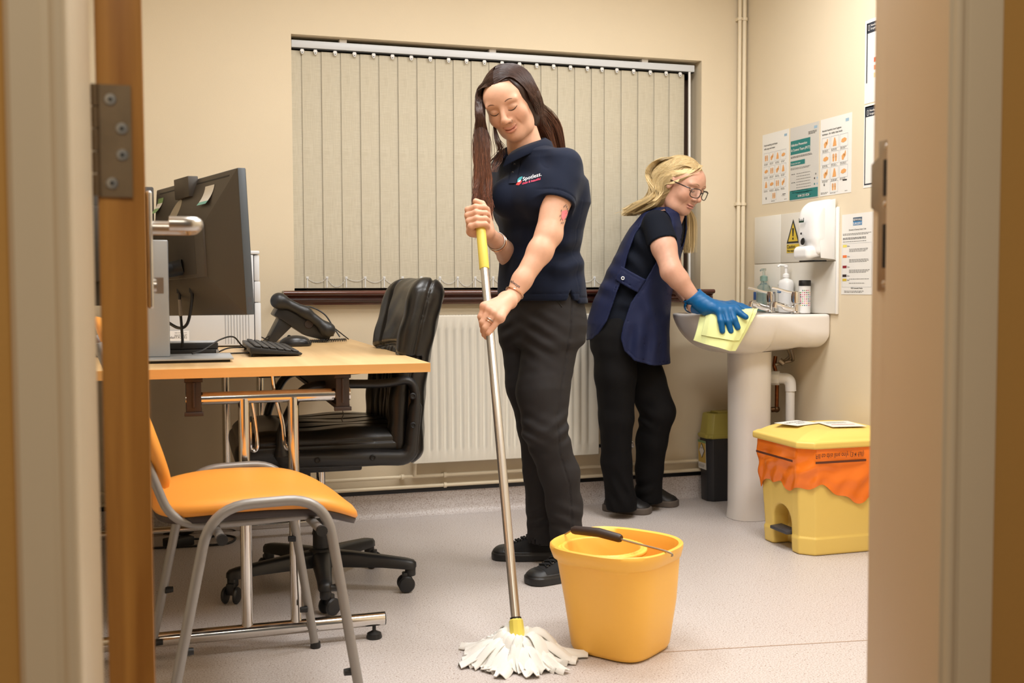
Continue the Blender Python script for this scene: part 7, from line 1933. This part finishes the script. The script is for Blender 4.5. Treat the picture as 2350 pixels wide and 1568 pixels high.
ob('snap_button', MB().tube([tuple(snap+CR*0.0055*math.cos(t)+CZ*0.0055*math.sin(t)) for t in np.linspace(0, 2*PI, 19)[:-1]], 0.0019, 8, closed=True), m_white, p2)
wrap_print('tabard_logo', [('text', 'Spotless.', -0.062, 0.0, 0.023, 0.9, m_lw), ('text', 'clean & beautiful', -0.068, -0.014, 0.0125, 0.8, m_lp)], at(1563, 574, 4.14), nrm(at(1563, 580, 4.25)-at(1533, 566, 4.16)), CZ, CA, lambda P: tab_solid(P)-0.002, p2, off=0.0012)

# --- rubber gloves (worn)
m_glove = mat('blue_nitrile', (0, 88, 142), 0.42, spec=0.4, bump=0.05, bscale=300)
def glove(name, near, el, wr, lab):
    ax_ = nrm(wr-el)
    def f_(P):
        a, w = gl_hand(P, near); c0 = wr-ax_*0.004
        cuff = d_path(P, [c0-ax_*0.012, c0+(w-c0)*0.55, w], [0.040, 0.034, 0.029], 0.01)
        d = sm_min(a-0.0015, cuff, 0.018)
        d = d+0.0016*np.sin(((P-w) @ ax_)*260+3*np.sin((P-w) @ CZ*90))*np.exp(-((P-w)**2).sum(1)/0.035**2)+0.0010*wob(P, 90, 3)
        q = (P-c0) @ ax_
        d = sm_max(d, -(q+0.010), 0.002)
        return sm_max(d, -sm_max(d_path(P, [c0-ax_*0.05, c0+ax_*0.03], [0.036, 0.033], 0), q-0.022, 0.003), 0.002)
    c = (wr+at(1668, 715, 4.08))/2
    V, Fc = sdf_mesh(f_, np.array(wr)-np.array([0.10, 0.32, 0.16]), np.array(wr)+np.array([0.34, 0.12, 0.12]), 0.0032)
    return ob(name, np_mesh(name, V, Fc, m_glove), None, p2, label=lab)
glove('glove', True, elR2, wrR2, 'blue rubber glove'); glove('glove', False, elL2, wrL2, 'blue rubber glove')

# --- cleaning cloth over the basin rim
m_cloth = mat('lime_microfibre', (230, 236, 164), 0.95, bump=0.25, bscale=500, sheen=0.3)
rimw = [at(1606, 727, 4.135), at(1630, 724, 4.085), at(1660, 722, 4.062), at(1700, 719, 4.068), at(1737, 716, 4.10)]
botw = [at(1591, 781, 4.125), at(1618, 790, 4.075), at(1650, 798, 4.05), at(1675, 806, 4.05), at(1689, 806, 4.06)]
inw = [at(1625, 720, 4.30), at(1650, 718, 4.28), at(1680, 716, 4.26), at(1712, 713, 4.25), at(1742, 712, 4.24)]
def lerp_row(row, s):
    k = s*(len(row)-1); i = min(int(k), len(row)-2); f = k-i; return row[i]*(1-f)+row[i+1]*f
def cloth_pt(s, t, lift=0.0):
    if t < 0.25:
        a = lerp_row(inw, s); b = lerp_row(rimw, s); p = a*(1-t/0.25)+b*(t/0.25); p = p+CZ*(0.010-0.008*abs(t-0.12)*4)
    else:
        a = lerp_row(rimw, s); b = lerp_row(botw, s); q = (t-0.25)/0.75; p = a*(1-q)+b*q
        p = p-CA*(0.006*math.sin(q*PI)+0.007*math.sin(s*8+q*3)*q+0.004*math.sin(s*19+2)*q)
    return p-CA*lift+CZ*(lift*0.3)
cth = thing('cleaning_cloth', tuple(at(1645, 722, 4.08)), 'pale yellow-green cloth hanging over the basin rim', 'cloth')
def cloth_mesh(s0, s1, t0, t1, lift, name):
    m = MB(); NU, NV = 40, 34
    top = [Vector(cloth_pt(s0+(s1-s0)*i/(NU-1), t0+(t1-t0)*j/(NV-1), lift)) for j in range(NV) for i in range(NU)]
    bot = [p+Vector(tuple(CA*0.003)) for p in top]; n = NU*NV
    f = [(j*NU+i, j*NU+i+1, (j+1)*NU+i+1, (j+1)*NU+i) for j in range(NV-1) for i in range(NU-1)]
    m.add(top+bot, f+[tuple(k+n for k in q[::-1]) for q in f])
    bd = [i for i in range(NU)]+[j*NU+NU-1 for j in range(1, NV)]+[(NV-1)*NU+i for i in range(NU-2, -1, -1)]+[j*NU for j in range(NV-2, 0, -1)]
    m.f += [(bd[k], bd[(k+1) % len(bd)], bd[(k+1) % len(bd)]+n, bd[k]+n) for k in range(len(bd))]; m.mi += [0]*len(bd)
    return m.mesh(name, m_cloth, sharp=70)
ob('lower_fold', cloth_mesh(0.0, 1.0, 0.05, 1.0, 0.0, 'lower_fold'), None, cth)
ob('upper_fold', cloth_mesh(0.13, 0.93, 0.0, 0.80, 0.006, 'upper_fold'), None, cth)

# --- slip-on shoes
m_slip = mat('black_slip_leather', (30, 28, 28), 0.5, bump=0.08, bscale=400); m_sole2 = mat('taupe_sole', (92, 82, 74), 0.7)
def slipon(toe, heel, lab):
    lo = np.minimum(toe, heel)-0.08; hi = np.maximum(toe, heel)+0.08; lo[2] = 0; hi[2] = 0.13
    t = thing('shoe', tuple((toe+heel)/2), lab, 'shoe', group='slip-on shoes')
    sdf_ob('upper', lambda P: shoe(P, toe, heel, 0.047, 0.105)[0]-0.002, lo, hi, 0.004, m_slip, t)
    sdf_ob('sole', lambda P: shoe(P, toe, heel, 0.046, 0.085)[1]-0.002, lo, hi, 0.004, m_sole2, t)
tN = onfloor(1497, 1180); tF = onfloor(1559, 1163)
slipon(tN, tN+nrm(cam3(-0.91, 0.40, 0))*0.225, 'black slip-on shoe of the foot nearer the radiator')
slipon(tF, tF+nrm(cam3(-0.90, 0.42, 0))*0.225, 'black slip-on shoe of the foot nearer the sink')

# --- blonde hair
m_hair2 = hair_mat('blonde_hair', 0.40)
rng = np.random.RandomState(9)
def hvol2(P):
    q = hd2.loc(P); x, y, z = q[:, 0], q[:, 1], q[:, 2]
    d = sm_min(d_ell(q, (0, 0.034, -0.024), (0.080, 0.080, 0.098)), d_ell(q, (0, -0.015, -0.052), (0.074, 0.08, 0.060)), 0.05)
    hole = np.maximum(np.maximum(-0.004-z-0.35*np.clip(y-0.02, 0, 1)*0.0, y-0.030-0.55*np.clip(z, 0, 0.1)), 0.0-1+0*x)
    d = sm_max(d*hd2.k, -hole*hd2.k, 0.012)
    bk = d_path(P, [hd2.w(-0.02, 0.0, -0.085), at(1512, 452, 4.34), at(1480, 478, 4.36)], [0.055, 0.044, 0.028], 0.01)
    return sm_min(d, bk, 0.03)
V, Fc = sdf_mesh(hvol2, [1.6, 3.8, 1.05], [2.2, 4.42, 1.52], 0.005)
paths = []
c_a, c_b, c_r = np.array(lin(206, 176, 122)), np.array(lin(228, 204, 156)), np.array(lin(140, 106, 70))
CLB = [(rng.uniform(), rng.normal(), rng.normal()) for _ in range(22)]
for i in range(1500):   # near side and top: swept back over the ear and down behind the shoulder
    cl_ = CLB[rng.randint(len(CLB))]; x0 = rng.uniform(-0.06, 0.045); pz = rng.uniform(-0.06, 0.062)
    yy = 0.034+0.080*math.sqrt(max(0.02, 1-(x0/0.080)**2-((pz+0.024)/0.098)**2))
    root = hd2.w(0.010+0.2*x0, 0.034+0.080*math.sqrt(max(0.02, 1-((pz+0.024)/0.098)**2)), pz)
    a = hd2.w(-0.045+0.3*x0, 0.092-0.3*abs(pz)*0.3, pz*0.7-0.018); b = hd2.w(-0.078+rng.normal()*0.003, 0.045+rng.normal()*0.008, -0.030+0.15*pz)
    c = hd2.w(-0.072+rng.normal()*0.006, -0.002+rng.normal()*0.012, -0.075+rng.normal()*0.008)
    t = cl_[0]; e1 = at(1500-8*t+rng.normal()*3, 446+18*t+rng.normal()*3, 4.28+0.06*abs(cl_[1])*0.5); e2 = at(1466-10*t+rng.normal()*4, 466+14*t+rng.normal()*3, 4.30+0.05*abs(cl_[1])*0.5); e3 = at(1438+18*t+rng.normal()*6, 480+12*t, 4.33+0.03*abs(cl_[2]))
    paths.append(crpath([root, a, b, c, e1, e2, e3], 24))
for i in range(1300):   # crown and back of the head, falling behind the shoulders
    t = rng.uniform(); x0 = rng.uniform(-0.080, 0.05)
    pz = rng.uniform(-0.10, 0.03); root = hd2.w(0.008, 0.034+0.080*math.sqrt(max(0.02, 1-((pz+0.024)/0.098)**2)), pz)
    a = hd2.w(x0*0.8, 0.098, -0.060); b = hd2.w(x0*1.2, 0.045, -0.118); c = hd2.w(x0*1.2-0.01, -0.015, -0.118)
    e1 = at(1500+10*t+rng.normal()*4, 448+12*t, 4.30+0.10*(x0+0.05)/0.1); e2 = at(1468+rng.normal()*6, 470+10*t, 4.32+0.08*(x0+0.05)/0.1); e3 = at(1445+rng.normal()*8, 488+8*t, 4.34+0.06*(x0+0.05)/0.1)
    paths.append(crpath([root, a, b, c, e1, e2, e3], 22))
for i in range(600):    # upper back of the near side
    j = rng.uniform(-1, 1); k = rng.uniform(-1, 1)
    paths.append(crpath([hd2.w(0.004, 0.110, -0.035+0.025*k), hd2.w(-0.036+0.01*j, 0.098, -0.048+0.02*k), hd2.w(-0.068, 0.056+0.012*j, -0.070+0.02*k), hd2.w(-0.062, 0.0+0.01*j, -0.098+0.012*k), at(1503+5*j, 448+6*k, 4.275+0.02*j), at(1474+6*j, 468+5*k, 4.29+0.02*j), at(1446+10*j, 486+4*k, 4.31)], 22))
for i in range(500):    # behind the ear
    j = rng.uniform(-1, 1); k = rng.uniform(-1, 1)
    paths.append(crpath([hd2.w(0.0, 0.112, -0.01+0.03*k), hd2.w(-0.055, 0.080, -0.015+0.02*k), hd2.w(-0.078, 0.035, -0.045+0.018*k), hd2.w(-0.074, -0.015, -0.060+0.022*k), at(1512+5*j, 458+6*k, 4.27+0.02*j), at(1490+6*j, 476+4*k, 4.29+0.02*j), at(1462+10*j, 492, 4.31)], 22))
for i in range(500):    # far lock hanging beside the chin
    j = rng.normal(); k = rng.normal()
    root = hd2.w(0.012, 0.112, rng.uniform(-0.06, 0.01)); a = hd2.w(0.056, 0.085, -0.01); b = hd2.w(0.080, 0.03, 0.005+0.008*k)
    e1 = at(1581+j*6, 500, 4.42+0.01*k); e2 = at(1581+j*7, 535, 4.42+0.01*k); e3 = at(1580+j*7, rng.uniform(555, 582), 4.42+0.01*k)
    paths.append(crpath([root, a, b, hd2.w(0.08, -0.06, 0.0), e1, e2, e3], 22))
for i in range(28):     # loose strand across the temple
    j = rng.normal(); paths.append(crpath([hd2.w(0.0, 0.106, 0.045), hd2.w(-0.030+0.002*j, 0.088, 0.072), hd2.w(-0.066, 0.040+0.002*j, 0.045), hd2.w(-0.082, 0.005+0.003*j, 0.012), hd2.w(-0.086, -0.022, -0.025), at(1512+2*j, 452, 4.24), at(1490+3*j, 468, 4.26)], 20))
for i in range(420):    # fringe edge on the forehead
    j = rng.uniform(-1, 1); paths.append(crpath([hd2.w(0.0, 0.106, 0.045+0.01*j), hd2.w(-0.030+0.012*j, 0.088+0.01*j, 0.060), hd2.w(-0.062, 0.060+0.014*j, 0.034), hd2.w(-0.078, 0.036+0.012*j, -0.010), hd2.w(-0.074, 0.01+0.012*j, -0.060), at(1505, 446, 4.27)], 20))
def flow(V, f, H, tgt, n, steps=16, st=0.007):
    """strands that start anywhere on the scalp and run along it towards a point"""
    q = H.loc(V); ok = np.flatnonzero((q[:, 2] < 0.02) & (q[:, 1] > -0.045) & (np.linalg.norm(q, axis=1) < 0.135)); p = V[rng.choice(ok, n)].copy(); out = [p.copy()]
    for _ in range(steps):
        e = 0.002; G = np.stack([f(p+np.eye(3)[i]*e)-f(p-np.eye(3)[i]*e) for i in range(3)], 1); G /= np.maximum(np.linalg.norm(G, axis=1), 1e-6)[:, None]
        t = tgt-p; dist = np.linalg.norm(t, axis=1); t = t/np.maximum(dist, 1e-6)[:, None]; t = t-G*np.sum(t*G, 1)[:, None]*(f(p) < 0.006)[:, None]
        t /= np.maximum(np.linalg.norm(t, axis=1), 1e-6)[:, None]
        p = p+t*np.minimum(st, dist*0.3)[:, None]; p = p+G*np.where(f(p) < 0.012, 0.0016-f(p), 0)[:, None]; out.append(p.copy())
    A = np.stack(out, 1); return [A[i] for i in range(n)]
paths = conform(paths, hvol2, hd2, rng)+flow(V, hvol2, hd2, at(1468, 478, 4.33), 2200)
Vs, Fs = tubes(paths, 0.0011, 0.0006, 3); per = []
for p in paths:
    t = np.linspace(0, 1, len(p))[:, None]; k = rng.uniform(0.72, 1.12); m_ = rng.uniform(); c = (c_a*(1-m_)+c_b*m_)*k; w2 = np.clip(1-t*3.2, 0, 1)*rng.uniform(0.1, 0.65)
    per.append(np.tile(c*(1-w2)+c_r*w2, (3, 1)))
Vh = np.concatenate([V, Vs]); Fh = np.concatenate([Fc, Fs+len(V)])
ob('hair', np_mesh('hair', Vh, Fh, m_hair2, color=np.concatenate([np.tile(c_a*0.75+c_r*0.1, (len(V), 1))]+per)), None, p2)
